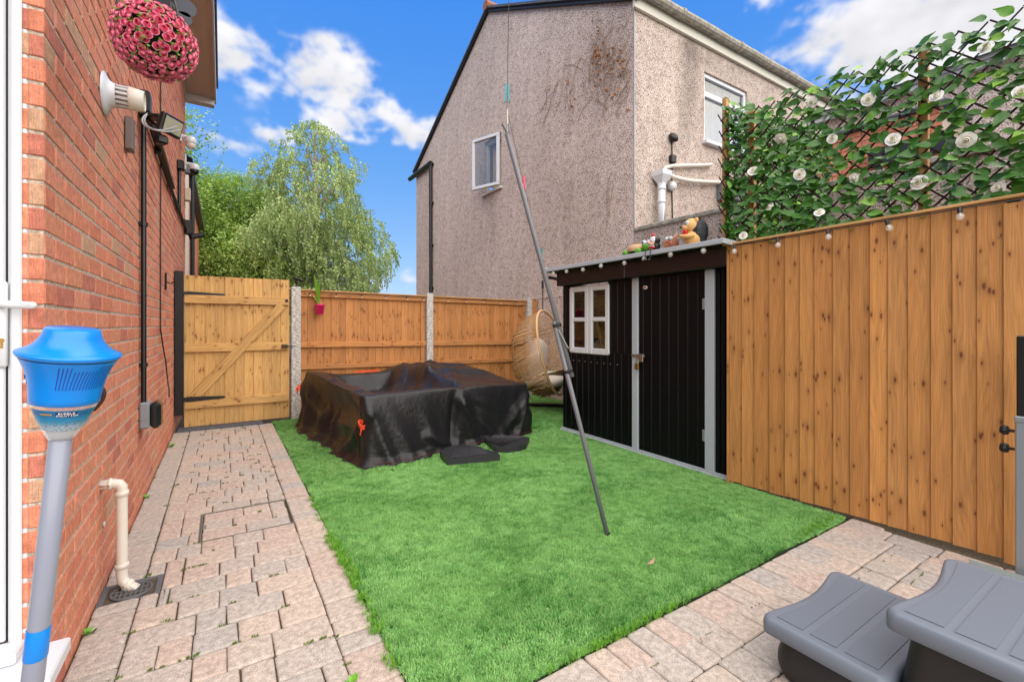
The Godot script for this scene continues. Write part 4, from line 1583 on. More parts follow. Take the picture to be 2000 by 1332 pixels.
	lathe(st, [Vector2(0, 0), Vector2(0.045, 0), Vector2(0.062, 0.115), Vector2(0.066, 0.117), Vector2(0.066, 0.127), Vector2(0.060, 0.127), Vector2(0.044, 0.01)], 20)
	part(p, "bucket", st, mat("pink", Color(0.86, 0.12, 0.42), 0.35))
	st = mb()
	box(st, Vector3(-0.012, 0.10, -0.066), Vector3(0.016, 0.315, -0.060), 0.002)
	box(st, Vector3(-0.012, 0.31, -0.10), Vector3(0.016, 0.316, -0.06), 0.002)
	part(p, "hanger", st, mat("pale_pink", Color(0.90, 0.50, 0.55), 0.4))
	st = mb()
	for k in 5:
		var an := k * 1.3
		var l := 0.42 - 0.065 * k
		var pts: Array = bez(Vector3(0, 0.1, 0), Vector3(-0.02, 0.1 + l * 0.4, 0), Vector3(-0.05 * cos(an), 0.1 + l * 0.8, 0.03 * sin(an)), Vector3(-0.065 + 0.07 * sin(an), 0.1 + l, 0.05 * sin(an)), 8)
		for i in 8:
			var w0 := 0.017 * sin(PI * (i + 0.3) / 8.6)
			var w1 := 0.017 * sin(PI * (i + 1.3) / 8.6) if i < 7 else 0.0
			var sd := Vector3(cos(an * 0.5), 0, 0.5)
			quad(st, pts[i] - sd * w0, pts[i] + sd * w0, pts[i + 1] + sd * w1, pts[i + 1] - sd * w1)
	part(p, "leaves", st, mat("spear_leaf", Color(0.40, 0.62, 0.16), 0.5))
	# solar light on the first post
	p = thing("solar_light", "small black solar light on top of the pitted concrete post", "light", Vector3(0.80, 1.68, zf))
	st = mb()
	tube(st, [Vector3(0, 0, 0), Vector3(0, 0.085, 0)], 0.008, 8)
	tube(st, [Vector3(0, 0, 0), Vector3(0, 0.014, 0)], 0.02, 10)
	tube(st, [Vector3(0, 0.05, 0), Vector3(0, 0.08, 0)], 0.016, 10)
	part(p, "stem", st, mats.black_plastic)
	st = mb()
	box_c(st, Vector3(0, 0.1, 0), Vector3(0.115, 0.012, 0.09), 0.003, Transform3D(Basis(Vector3(0.4, 0, 1).normalized(), -0.35), Vector3(0, 0.0, 0)))
	part(p, "solar_panel", st, mats.black_plastic)

# right fence: from far (3.225, -2.0) to near
const FR_FAR := Vector3(3.225, 0, -2.0)
const FR_DIR := Vector3(0.0576, 0, 0.99834)

func right_fence() -> void:
	var t := thing("boarded_fence", "orange brown close boarded fence along the right side of the patio", "fence")
	# local x along the fence from far to near, z towards the yard
	var B := Basis(FR_DIR, Vector3.UP, FR_DIR.cross(Vector3.UP))
	var s := 0.0
	var n := 0
	var nails := mb()
	while s < 2.9:
		var w := rnd(0.094, 0.113)
		var st := mb()
		feather(st, w, 1.76 + s * 0.02, 0.017, 0.007)
		var foot := 0.025 if s < 1.4 else 0.01
		part(t, "board", st, [mats.fence_wood, mats.fence_wood1, mats.fence_wood2, mats.fence_wood][rng.randi() % 4], Transform3D(B * Basis.from_euler(Vector3(0, 0, rnd(-0.0015, 0.0015))), FR_FAR + FR_DIR * (s + w) * 1.0 + Vector3(0, foot + rnd(-0.004, 0.004), 0)) * Transform3D(Basis.IDENTITY, Vector3(-w, 0, 0)))
		for ny: float in [0.39, 1.04, 1.64]:
			for nx: float in [0.25, 0.75]:
				ball(nails, FR_FAR + FR_DIR * (s + w * nx) + FR_DIR.cross(Vector3.UP) * 0.0135 + Vector3(0, ny + rnd(-0.012, 0.012), 0), Vector3(0.0028, 0.0028, 0.0028), 6)
		s += w - 0.009
		n += 1
	part(t, "nails", nails, mats.galv).set_meta("kind", "stuff")
	var st := mb()
	plank(st, Vector3(-0.01, 1.787, -0.05), Vector3(2.95, 1.803, 0.030), 0, Transform3D(B * Basis(Vector3(0, 0, 1), 0.02), FR_FAR))
	part(t, "capping", st, mats.post_wood)
	for y: float in [0.35, 1.0, 1.6]:
		st = mb()
		plank(st, Vector3(0.0, y, -0.055), Vector3(2.9, y + 0.08, -0.004), 0, Transform3D(B, FR_FAR))
		part(t, "rail", st, mats.fence_wood)
	st = mb()
	plank(st, Vector3(-0.022, 0.0, -0.10), Vector3(-0.002, 1.79, 0.016), 1, Transform3D(B, FR_FAR))
	part(t, "end_board", st, mats.fence_wood)

# ---------------------------------------------------------------- shed
func rib_sheet(st: SurfaceTool, z0: float, z1: float, y0: float, y1: float, x: float, pitch: float, phase := 0.0) -> void:
	# sheet facing -x: flats with narrow raised ribs every pitch
	var pts: Array = [Vector2(z0, 0)]
	var z := z0 + pitch * (0.5 + phase)
	while z < z1 - 0.012:
		for q: Array in [[-0.011, 0.0], [-0.006, -0.008], [0.006, -0.008], [0.011, 0.0]]:
			pts.append(Vector2(z + q[0], q[1]))
		z += pitch
	pts.append(Vector2(z1, 0))
	for i in pts.size() - 1:
		var a: Vector2 = pts[i]
		var b: Vector2 = pts[i + 1]
		quad(st, Vector3(x + a.y, y0, a.x), Vector3(x + b.y, y0, b.x), Vector3(x + b.y, y1, b.x), Vector3(x + a.y, y1, a.x))

func shed() -> void:
	var X := 3.29
	var black := mat("shed_black", Color(0.034, 0.040, 0.050), 0.45)
	black.metallic_specular = 0.3
	var trim := mat("shed_trim", Color(0.66, 0.69, 0.71), 0.45)
	var t := thing("metal_shed", "black ribbed metal shed with pale grey door trims and lean-to roof", "shed")
	var zn := -2.03
	var zfar := -4.07
	var win := [-3.935, -3.323, 0.885, 1.612]
	var st := mb()
	rib_sheet(st, zfar, -3.03, 0.03, win[2] + 0.03, X, 0.0945)
	rib_sheet(st, zfar, win[0] + 0.03, win[2] + 0.03, 1.63, X, 0.0945)
	rib_sheet(st, win[1] - 0.03, -3.03, win[2] + 0.03, 1.63, X, 0.0945, -0.15)
	part(t, "front_sheet", st, black)
	st = mb()
	box(st, Vector3(X + 0.002, 0.03, zfar), Vector3(4.45, 1.66, zfar + 0.02))
	box(st, Vector3(X + 0.002, 0.03, zn - 0.02), Vector3(4.45, 1.66, zn))
	box(st, Vector3(4.43, 0.03, zfar + 0.02), Vector3(4.45, 1.66, zn - 0.02))
	box(st, Vector3(X + 0.03, 0.01, zfar + 0.02), Vector3(4.43, 0.03, zn - 0.02))
	for k in 3:
		box(st, Vector3(X - 0.006, 0.03, -2.165 + 0.045 * k), Vector3(X + 0.05, 1.63, -2.165 + 0.045 * k + 0.036), 0.006)
	part(t, "side_sheet", st, black)
	# screws in a row below the window
	for k in 9:
		st = mb()
		ball(st, Vector3(X - 0.008, 0.80, -4.02 + 0.0945 * (k + 0.5)), Vector3(0.004, 0.006, 0.006), 8)
		part(t, "screw", st, mats.steel)
	# window
	for w in 2:
		var za: float = win[0] + 0.307 * w
		var zb: float = za + 0.304
		var leaf := Node3D.new()
		leaf.name = "window"
		t.add_child(leaf, true)
		st = mb()
		var xa := X - 0.022
		var rails := [[win[2], win[2] + 0.062], [1.228, 1.272], [win[3] - 0.062, win[3]]]
		for r: Array in rails:
			box(st, Vector3(xa, r[0], za + 0.058), Vector3(X + 0.01, r[1], zb - 0.052), 0.006)
		box(st, Vector3(xa - 0.001, win[2] + (0.02 if w == 0 else 0.0), za), Vector3(X + 0.01, win[3] - (0.02 if w == 0 else 0.0), za + 0.06), 0.008)
		box(st, Vector3(xa - 0.001, win[2] + (0.02 if w == 1 else 0.0), zb - 0.054), Vector3(X + 0.01, win[3] - (0.02 if w == 1 else 0.0), zb), 0.008)
		# rounded outer corners
		for yy: float in [win[2] + 0.03, win[3] - 0.03]:
			var zc := za + 0.03 if w == 0 else zb - 0.03
			lathe(st, [Vector2(0.03, 0), Vector2(0.03, 0.026), Vector2(0.024, 0.031), Vector2(0, 0.031)], 20, Transform3D(Basis(Vector3(0, 0, 1), PI / 2), Vector3(X + 0.009, yy, zc)))
		part(leaf, "frame", st, mat("shed_frame", Color(0.80, 0.81, 0.81), 0.5))
		for p: Array in [[win[2] + 0.05, 1.24], [1.26, win[3] - 0.05]]:
			st = mb()
			box(st, Vector3(X - 0.004, p[0], za + 0.045), Vector3(X, p[1], zb - 0.04))
			part(leaf, "pane", st, mats.glass)
	# door
	st = mb()
	rib_sheet(st, -2.944, -2.255, 0.035, 1.63, X - 0.004, 0.095)
	part(t, "door", st, black)
	st = mb()
	box(st, Vector3(X - 0.020, 0.03, -3.02), Vector3(X + 0.02, 1.635, -2.947), 0.005)
	part(t, "door_trim", st, trim)
	st = mb()
	box(st, Vector3(X - 0.020, 0.03, -2.250), Vector3(X + 0.02, 1.635, -2.168), 0.005)
	part(t, "door_trim", st, trim)
	for y: float in [1.36, 0.30]:
		st = mb()
		box(st, Vector3(X - 0.016, y - 0.045, -2.275), Vector3(X - 0.002, y + 0.045, -2.252), 0.003)
		tube(st, [Vector3(X - 0.018, y - 0.045, -2.253), Vector3(X - 0.018, y + 0.045, -2.253)], 0.006, 8)
		part(t, "hinge", st, mats.grey_metal)
	var lk := Node3D.new()
	lk.name = "lock"
	t.add_child(lk)
	lk.position = Vector3(X - 0.02, 0.905, -2.93)
	st = mb()
	box(st, Vector3(-0.012, -0.012, -0.085), Vector3(-0.002, 0.012, 0.07), 0.003)
	box(st, Vector3(-0.018, -0.055, -0.01), Vector3(-0.003, 0.018, 0.06), 0.004)
	part(lk, "hasp", st, mats.steel)
	st = mb()
	box(st, Vector3(-0.035, -0.125, -0.025), Vector3(-0.013, -0.07, 0.02), 0.005)
	part(lk, "padlock", st, mats.brass)
	st = mb()
	tube(st, bez(Vector3(-0.024, -0.075, -0.015), Vector3(-0.024, -0.015, -0.017), Vector3(-0.024, -0.015, 0.012), Vector3(-0.024, -0.075, 0.010), 10), 0.004, 7)
	part(lk, "shackle", st, mats.steel)
	st = mb(true)
	ball(st, Vector3(X - 0.010, 1.535, -2.865), Vector3(0.003, 0.018, 0.028), 16)
	part(t, "badge", st, mats.aged_white)
	st = mb(true)
	ball(st, Vector3(X - 0.0125, 1.535, -2.865), Vector3(0.002, 0.008, 0.017), 12)
	part(t, "badge_print", st, mat("badge_red", Color(0.70, 0.20, 0.18), 0.5))
	# box fascia under the roof, bent in two lengths
	for q: Array in [[zfar - 0.03, -3.06, 0.0], [-3.055, zn + 0.015, 0.006]]:
		st = mb()
		box(st, Vector3(X - 0.075 - q[2], 1.632, q[0]), Vector3(X + 0.06, 1.80, q[1]), 0.008)
		part(t, "fascia", st, mat("shed_fascia", Color(0.070, 0.068, 0.074), 0.33))
	# roof sheet with turned edge
	st = mb()
	var rx := Transform3D(Basis(Vector3(0, 0, 1), -0.05), Vector3(X - 0.19, 1.815, 0))
	box(st, Vector3(0, 0, zfar - 0.10), Vector3(1.45, 0.012, zn + 0.06), 0.003, rx)
	box(st, Vector3(-0.006, -0.026, zfar - 0.10), Vector3(0.01, 0.014, zn + 0.06), 0.004, rx)
	box(st, Vector3(0.01, -0.026, zn + 0.048), Vector3(1.45, 0.0135, zn + 0.062), 0.003, rx)
	box(st, Vector3(0.01, -0.026, zfar - 0.102), Vector3(1.45, 0.0135, zfar - 0.09), 0.003, rx)
	part(t, "roof", st, trim)
	# base rail
	st = mb()
	box(st, Vector3(X - 0.035, 0.0, zfar - 0.02), Vector3(X + 0.03, 0.012, zn + 0.02), 0.003)
	box(st, Vector3(X - 0.020, 0.012, zfar - 0.01), Vector3(X - 0.012, 0.034, zn + 0.01), 0.002)
	part(t, "base_rail", st, trim)
	for k in 11:
		st = mb()
		ball(st, Vector3(X - 0.028, 0.014, zfar + 0.1 + k * 0.18), Vector3(0.007, 0.004, 0.007), 8)
		part(t, "bolt", st, mats.steel)
	# things standing inside, seen through the lower panes
	st = mb()
	tube(st, [Vector3(X + 0.12, 0.05, -3.30), Vector3(X + 0.10, 1.22, -3.62)], 0.014, 10)
	tag(part(self, "tool_handle", st, mats.post_wood), "pale wooden tool handle leaning inside the shed window", "tool")
	st = mb(true)
	ball(st, Vector3(X + 0.25, 0.72, -3.72), Vector3(0.17, 0.32, 0.16), 18)
	tag(part(self, "sack", st, mats.aged_white), "white sack behind the lower left shed window pane", "sack")

# ---------------------------------------------------------------- ivy trellis
func leaf_mesh(v: int) -> ArrayMesh:
	# a pointed leaf folded a little along its rib, 1 long, along +z from its stalk
	var st := mb(true)
	var prof := [[0.0, 0.0], [0.10, 0.20], [0.28, 0.33], [0.50, 0.29], [0.76, 0.13], [1.0, 0.0]]
	var curl := [0.05, 0.16, -0.1][v] as float
	var rib: Array = []
	var lft: Array = []
	var rgt: Array = []
	for q: Array in prof:
		var y = -curl * q[0] * q[0] * 1.6
		rib.append(Vector3(0.02 * v * q[0], y, q[0]))
		lft.append(Vector3(-q[1], y + 0.10 + 0.03 * sin(q[0] * 9.0 + v) - 0.05, q[0] - 0.03))
		rgt.append(Vector3(q[1], y + 0.08 - 0.03 * sin(q[0] * 8.0 + v) - 0.03, q[0] - 0.03))
	for i in 5:
		for s in 2:
			var e := lft if s == 0 else rgt
			var p: Array = [rib[i], rib[i + 1], e[i + 1], e[i]]
			if s == 0:
				p.reverse()
			for k: Array in [[0, 1, 2], [0, 2, 3]]:
				var a: Vector3 = p[k[0]]
				var b: Vector3 = p[k[1]]
				var c: Vector3 = p[k[2]]
				if (b - a).cross(c - a).length() > 1e-6:
					for q: Vector3 in [a, b, c]:
						var near := q.distance_to(rib[i]) < 1e-5 or q.distance_to(rib[i + 1]) < 1e-5
						st.set_color(Color(0.72, 0.86, 0.62) if near else Color.WHITE)
						st.add_vertex(q)
	return mesh_of(st)

func rose_mesh(layers: Array, open: float) -> ArrayMesh:
	# layered cupped petals round +z; layers: [count, radius, height, colour]
	var st := mb(true)
	for li in layers.size():
		var L: Array = layers[li]
		var shut := float(li) / (layers.size() - 1)
		var n: int = L[0]
		for k in n:
			st.set_smooth_group(0)
			var a0 := TAU * k / n + float(L[1]) * 7.0
			var wd := TAU / n * 0.72
			var grid: Array = []
			for i in 4:
				var row: Array = []
				var f := i / 3.0
				for j in 4:
					var g := j / 3.0 * 2.0 - 1.0
					var a := a0 + g * wd * (0.45 + 0.55 * sin(f * 2.2))
					var r: float = L[1] * (lerpf(0.45, 0.30, shut) + lerpf(0.15, 0.75, shut) * f + 0.45 * sin(PI * f) * (1.0 - 0.5 * shut)) * (1.0 + open * shut * f * f * 0.5)
					var h: float = L[2] * (f - open * 0.45 * f * f * shut) - 0.22 * L[1] * g * g * f + 0.10 * L[1] * sin(a * 5.0) * f * f
					row.append(Vector3(cos(a) * r, sin(a) * r, h))
				grid.append(row)
			var c: Color = L[3]
			for i in 3:
				for j in 3:
					var p: Array = [grid[i][j], grid[i][j + 1], grid[i + 1][j + 1], grid[i + 1][j]]
					for q: int in [0, 2, 1, 0, 3, 2]:
						var edge := i + (1 if q >= 2 else 0)
						st.set_color(c.lerp(L[4], pow(edge / 3.0, 3.0)))
						st.add_vertex(p[q])
	return mesh_of(st)

func trellis() -> void:
	var twig := mat("willow", Color(0.20, 0.13, 0.11), 0.8)
	var leafm := mat("ivy_leaf", Color(1, 1, 1), 0.42)
	leafm.vertex_color_use_as_albedo = true
	var tints: Array = []
	for k in 5:
		var m := mat("ivy_leaf%d" % k, [Color(0.42, 0.62, 0.22), Color(0.28, 0.47, 0.17), Color(0.56, 0.73, 0.28), Color(0.18, 0.33, 0.13), Color(0.38, 0.56, 0.23)][k], 0.40)
		m.vertex_color_use_as_albedo = true
		m.backlight_enabled = true
		m.backlight = Color(0.55, 0.65, 0.35)
		tints.append(m)
	var leaves: Array = [leaf_mesh(0), leaf_mesh(1), leaf_mesh(2)]
	var wh := Color(0.95, 0.94, 0.89)
	var rose := rose_mesh([[3, 0.013, 0.036, Color(0.92, 0.88, 0.66), Color(0.95, 0.92, 0.80)], [4, 0.024, 0.034, Color(0.94, 0.91, 0.76), wh], [5, 0.036, 0.026, wh, Color(0.97, 0.96, 0.94)], [6, 0.047, 0.013, wh, Color(0.97, 0.96, 0.95)]], 0.6)
	var rosem := mat("white_rose", Color.WHITE, 0.6)
	rosem.vertex_color_use_as_albedo = true
	rosem.backlight_enabled = true
	rosem.backlight = Color(0.6, 0.6, 0.56)
	# [origin, direction along, length, bottom, top, label, leaf count per crossing, roses]
	var FN := FR_DIR.cross(Vector3.UP)
	var panels: Array = [
		[FR_FAR - FN * 0.075 + FR_DIR * 0.03, FR_DIR, 2.3, 1.72, 2.76, "willow trellis with artificial ivy and white roses standing along the right fence top", 300, 24],
		[FR_FAR + Vector3(0.03, 0, -0.10), Vector3(0.995, 0, 0.10).normalized(), 1.28, 1.72, 2.88, "densely leaved ivy trellis running back from the fence end behind the shed", 300, 17]]
	for pi in 2:
		var P: Array = panels[pi]
		var t := thing("ivy_trellis", P[5], "trellis", P[0], 0.0, "ivy trellises over the right fence")
		var D: Vector3 = P[1]
		var N := D.cross(Vector3.UP).normalized()      # towards the yard or the camera
		if pi == 1:
			N = Vector3(-0.1, 0, 0.995)
		var L: float = P[2]
		var H: float = P[4] - P[3]
		var sp := 0.118
		for dirn in 2:
			var s := -H
			while s < L + H:
				# a slanting stick from the foot at s
				var a := Vector2(s, 0)
				var b := Vector2(s + H, H) if dirn == 0 else Vector2(s - H, H)
				# cut it to the panel
				var t0 := 0.0
				var t1 := 1.0
				var dx := b.x - a.x
				for lim: float in [0.0, L]:
					var tt := (lim - a.x) / dx
					var inside_after := (dx > 0) == (lim == 0.0)
					if inside_after:
						t0 = maxf(t0, tt)
					else:
						t1 = minf(t1, tt)
				if t1 - t0 > 0.04:
					t1 += rnd(0.0, 0.03)
					var st := mb()
					var pts: Array = []
					for k in 5:
						var q := a.lerp(b, lerpf(t0, t1, k / 4.0))
						pts.append(D * q.x + Vector3.UP * (P[3] + q.y) + N * ((0.006 if dirn == 0 else -0.006) + rnd(-0.003, 0.003)) + Vector3(0, rnd(-0.004, 0.004), 0))
					tube(st, pts, [0.0062, 0.0055, 0.006, 0.005, 0.0045], 6)
					part(t, "stick", st, twig)
				s += sp
		# timber uprights
		for u: float in ([0.08, 1.05, 2.05] if pi == 0 else [0.10, 0.62, 1.22]):
			var st := mb()
			plank(st, Vector3(-0.022, P[3] - (1.5 if pi == 1 else 0.3), -0.05), Vector3(0.022, P[4] + (0.02 if pi == 0 else 0.10), -0.012), 1, Transform3D(Basis(D, Vector3.UP, N), D * u))
			part(t, "upright", st, mats.post_wood)
		# leaves hang at the crossings, facing out and drooping
		var count: int = P[6]
		var rest := mb()
		var nrest := 0
		var total := 1210 if pi == 0 else 1900
		var nx := int(L / (sp / 2))
		for k in total:
			var u: float
			var v: float
			if pi == 0:
				var i := k % 110
				var j := int(k / 110.0) % 11
				u = 0.02 + i * (L / 110.0)
				v = (j + (0.5 if i % 2 == 1 else 0.0)) * 0.094 + rnd(-0.02, 0.02) + 0.085
				u += rnd(-0.02, 0.02)
			else:
				u = rnd(-0.02, L)
				v = rnd(0.06, H + 0.02)
			if v > H + 0.04:
				continue
			var pos = D * u + Vector3.UP * (P[3] + v) + N * rnd(0.01, 0.05 if pi == 0 else 0.10)
			var ang := rnd(-1.9, 1.9)
			var dirv := (Vector3.DOWN * cos(ang) * 0.75 + D * sin(ang) + N * rnd(0.1, 0.7) + Vector3.UP * rnd(0.0, 0.5)).normalized()
			var face := (N + Vector3.UP * rnd(0.0, 1.0) + D * rnd(-0.4, 0.4)).normalized()
			var xx := face.cross(dirv).normalized()
			var yy := dirv.cross(xx)
			var s = rnd(0.062, 0.094) if pi == 0 else rnd(0.058, 0.090) * (1.0 if pi == 0 else 0.95)
			var xf := Transform3D(Basis(xx * s, yy * s, dirv * s), pos)
			if (k * 7919) % total < count:
				part_mesh(t, "leaf", leaves[k % 3], tints[rng.randi() % 5], xf)
			else:
				rest.append_from(leaves[k % 3], 0, xf)
				nrest += 1
		if nrest > 0:
			part_mesh(t, "more_leaves", rest.commit(), tints[1]).set_meta("kind", "stuff")
		for k in int(P[7]):
			var u = rnd(0.05, L - 0.05) if pi == 1 else 0.06 + (k * 0.618 - floor(k * 0.618)) * (L - 0.2)
			var v = rnd(0.10, H - 0.08) if pi == 1 else 0.13 + (float(k) / P[7]) * (H - 0.2)
			var f := (N * 0.8 + Vector3(rnd(-0.4, 0.4), rnd(-0.5, 0.4), rnd(-0.4, 0.4))).normalized()
			part_mesh(t, "rose", rose, rosem, Transform3D(look(f) * Basis(Vector3(0, 0, 1), rnd(0, TAU)) * Basis.from_scale(Vector3.ONE * rnd(0.46, 0.66)), D * u + Vector3.UP * (P[3] + v) + N * 0.06))

# ---------------------------------------------------------------- garden furniture under a cover
func band(x: float, lo: float, hi: float, w: float) -> float:
	return smoothstep(lo - w, lo + w, x) * smoothstep(hi + w, hi - w, x)

func covered_furniture() -> void:
	var t := thing("covered_furniture", "garden furniture under a sagging black vinyl cover with orange ties", "furniture cover", Vector3(0.99, 0, -3.94), 0.0)
	var E1 := Vector3(0.996, 0, -0.09).normalized()
	var E2 := Vector3(-0.09, 0, -0.996).normalized()
	var W := 1.88
	var D := 1.95
	var nz := _noise(81, 2.3, FastNoiseLite.TYPE_SIMPLEX_SMOOTH, 3)
	var nr := _noise(82, 1.0, FastNoiseLite.TYPE_SIMPLEX_SMOOTH, 2)
	nr.fractal_type = FastNoiseLite.FRACTAL_RIDGED
	var hgt := func(a: float, b: float) -> float:
		var h := 0.585 + 0.060 * smoothstep(0.5, 1.9, b) * smoothstep(0.5, 0.0, a) - 0.035 * smoothstep(0.9, 1.9, a) * smoothstep(1.0, 0.0, b)
		h -= 0.20 * band(a, 0.32, 0.94, 0.18) * band(b, 0.17, 1.70, 0.09)
		h += 0.085 * smoothstep(0.85, 1.25, a) * smoothstep(0.25, 1.2, b) * smoothstep(2.2, 1.7, a)
		h -= 0.06 * exp(-pow((a - 1.02) / 0.09, 2.0)) * band(b, 0.05, 1.2, 0.2)
		# creases: straight ridges with a sharp crest, from one point to another on the cover top
		for c: Array in [[0.98, 0.05, 1.35, 0.85, 0.030, 0.10], [1.02, 0.35, 1.20, 1.35, 0.045, 0.12], [0.92, 0.70, 1.45, 1.55, 0.040, 0.11], [1.10, 0.95, 1.80, 0.75, 0.028, 0.10], [0.80, 1.2, 1.15, 1.7, 0.05, 0.13], [0.35, 0.35, 0.75, 0.75, 0.025, 0.08], [0.32, 1.0, 0.8, 1.1, 0.025, 0.09], [1.35, 1.7, 1.75, 1.2, 0.03, 0.10], [0.08, 0.3, 0.3, 0.9, 0.02, 0.07], [0.10, 1.1, 0.35, 1.6, 0.02, 0.07]]:
			var p0 := Vector2(c[0], c[1])
			var p1 := Vector2(c[2], c[3])
			var q := Vector2(a, b)
			var tt := clampf((q - p0).dot(p1 - p0) / (p1 - p0).length_squared(), 0, 1)
			var dd := q.distance_to(p0.lerp(p1, tt)) / float(c[5])
			h += float(c[4]) * maxf(0.0, 1.0 - dd) * band(a, 0.06, W - 0.06, 0.06) * band(b, 0.06, D - 0.06, 0.06)
		h += 0.006 * nz.get_noise_2d(a * 2.0, b * 2.0)
		return h
	var P := 320
	var per: Array = []
	var nor: Array = []
	var R := 0.07
	var lens := [W - 2 * R, PI / 2 * R, D - 2 * R, PI / 2 * R, W - 2 * R, PI / 2 * R, D - 2 * R, PI / 2 * R]
	var total := 0.0
	for l: float in lens:
		total += l
	for k in P:
		var s := total * k / P
		var seg := 0
		while s > lens[seg]:
			s -= lens[seg]
			seg += 1
		var q: Vector2
		var n: Vector2
		match seg:
			0: q = Vector2(R + s, 0); n = Vector2(0, -1)
			2: q = Vector2(W, R + s); n = Vector2(1, 0)
			4: q = Vector2(W - R - s, D); n = Vector2(0, 1)
			6: q = Vector2(0, D - R - s); n = Vector2(-1, 0)
			_:
				var a0: float = [0, -PI / 2, 0, 0.0, 0, PI / 2, 0, PI][seg]
				var a := a0 + s / R
				var cc: Vector2 = [Vector2.ZERO, Vector2(W - R, R), Vector2.ZERO, Vector2(W - R, D - R), Vector2.ZERO, Vector2(R, D - R), Vector2.ZERO, Vector2(R, R)][seg]
				n = Vector2(cos(a), sin(a))
				q = cc + n * R
		per.append(q)
		nor.append(n)
	var place := func(q: Vector2, y: float) -> Vector3:
		return E1 * q.x + E2 * q.y + Vector3.UP * y
	var rows: Array = []
	var SK := 34
	for j in SK + 1:
		var row: Array = []
		var f := float(j) / SK                    # 0 at the ground, 1 at the rim
		var drop := 1.0 - f
		for k in P:
			var q: Vector2 = per[k]
			var n: Vector2 = nor[k]
			var s := float(k) / P
			var top: float = hgt.call(q.x, q.y)
			var fold := nz.get_noise_2d(cos(s * TAU) * 1.5, sin(s * TAU) * 1.5 + f * 0.25)
			var front := smoothstep(-0.6, -0.98, n.y)
			var lf := smoothstep(-0.6, -0.98, n.x)
			var o := (0.03 + 0.11 * front * smoothstep(1.2, 0.0, q.x) + 0.05 * lf * smoothstep(0.4, 1.6, q.y)) * drop + 0.05 * fold * drop
			# straight pulls with sharp crests, given along the face (u) and up it (f): u0, f0, u1, f1, height, width
			var u := q.x if front > 0.0 else q.y
			var pulls: Array = []
			if front > 0.0:
				pulls = [[0.02, 0.95, 0.22, 0.0, 0.045, 0.10], [0.05, 0.80, 0.55, 0.05, 0.022, 0.12], [0.94, 1.0, 0.86, 0.0, -0.06, 0.07], [0.96, 0.9, 1.12, 0.0, 0.05, 0.10], [0.97, 0.8, 1.35, 0.12, 0.03, 0.08], [1.0, 0.95, 1.65, 0.35, 0.022, 0.09], [1.85, 0.8, 1.45, 0.05, 0.03, 0.10], [1.80, 0.6, 1.68, 0.0, 0.045, 0.08], [0.40, 0.9, 0.75, 0.15, 0.014, 0.10], [0.60, 0.3, 0.90, 0.02, 0.03, 0.08]]
			elif lf > 0.0:
				pulls = [[0.03, 0.6, 0.55, 0.90, -0.02, 0.14], [0.05, 0.55, 0.9, 0.35, 0.04, 0.12], [0.05, 0.5, 0.45, 0.0, 0.04, 0.10], [1.9, 0.75, 1.2, 0.30, 0.04, 0.12], [1.85, 0.6, 1.5, 0.0, 0.05, 0.10], [0.9, 0.45, 0.8, 0.0, 0.03, 0.11], [1.25, 0.35, 1.15, 0.0, 0.03, 0.09]]
			else:
				o += 0.03 * nr.get_noise_2d(s * 9.0, f * 0.4) * drop
			for c: Array in pulls:
				var p0 := Vector2(c[0], c[1] * 0.6)
				var p1 := Vector2(c[2], c[3] * 0.6)
				var qq := Vector2(u, f * 0.6)
				var tt := clampf((qq - p0).dot(p1 - p0) / (p1 - p0).length_squared(), 0, 1)
				var dd := qq.distance_to(p0.lerp(p1, tt)) / float(c[5])
				o += float(c[4]) * pow(maxf(0.0, 1.0 - dd), 1.2) * minf(1.0, 4.0 * (1.0 - f) + 0.1) * maxf(front, lf)
			# the left face hangs slack between its corners
			o -= lf * 0.12 * sin(PI * clampf(q.y / D, 0, 1)) * pow(sin(PI * clampf(f * 0.95, 0, 1)), 0.8)
			for c: Vector2 in [Vector2(0, 0), Vector2(W, 0)]:
				var dc := q.distance_to(c)
				o -= 0.035 * exp(-pow(dc / 0.09, 2.0)) * exp(-pow((f - 0.60) / 0.12, 2.0))
			# shoulder is rounded off
			o -= 0.016 * pow(f, 14.0)
			var y = top * (f - 0.010 * pow(f, 12.0))
			if f < 0.10:                            # the hem lies out on the lawn
				var e := (0.10 - f) / 0.10
				o += e * (0.035 + 0.05 * nz.get_noise_2d(s * 16.0, 3.0) + 0.04 * smoothstep(0.2, 0.6, nz.get_noise_2d(s * 9.0, 8.0)))
				y = top * 0.10 * pow(1.0 - e, 1.6) + 0.012 + 0.010 * absf(nz.get_noise_2d(s * 26.0, 5.0))
			var w: Vector3 = place.call(q, y)
			row.append(w + (E1 * n.x + E2 * n.y) * o)
		rows.append(row)
	var RG := 46
	var mid := Vector2(W / 2, D / 2)
	for j in range(1, RG + 1):
		var row: Array = []
		var f := 1.0 - pow(float(j) / RG, 0.9)
		for k in P:
			var q: Vector2 = mid + (per[k] - mid) * f
			row.append(place.call(q, hgt.call(q.x, q.y) - 0.004 * pow(f, 20.0)))
		rows.append(row)
	var st := mb(true)
	for j in rows.size() - 1:
		for k in P:
			var k2 := (k + 1) % P
			if j == rows.size() - 2:
				tri(st, rows[j][k], rows[j][k2], rows[j + 1][k])
			else:
				quad(st, rows[j][k], rows[j][k2], rows[j + 1][k2], rows[j + 1][k])
	var vinyl := mat("vinyl", Color(0.10, 0.10, 0.108), 0.38)
	vinyl.metallic_specular = 0.42
	var wr := bump_tex(sea(_noise(83, 0.022, FastNoiseLite.TYPE_SIMPLEX_SMOOTH, 5), 512, 512), 512, 512, 6.0)
	vinyl.normal_enabled = true
	vinyl.normal_texture = wr
	vinyl.normal_scale = 0.35
	vinyl.uv1_triplanar = true
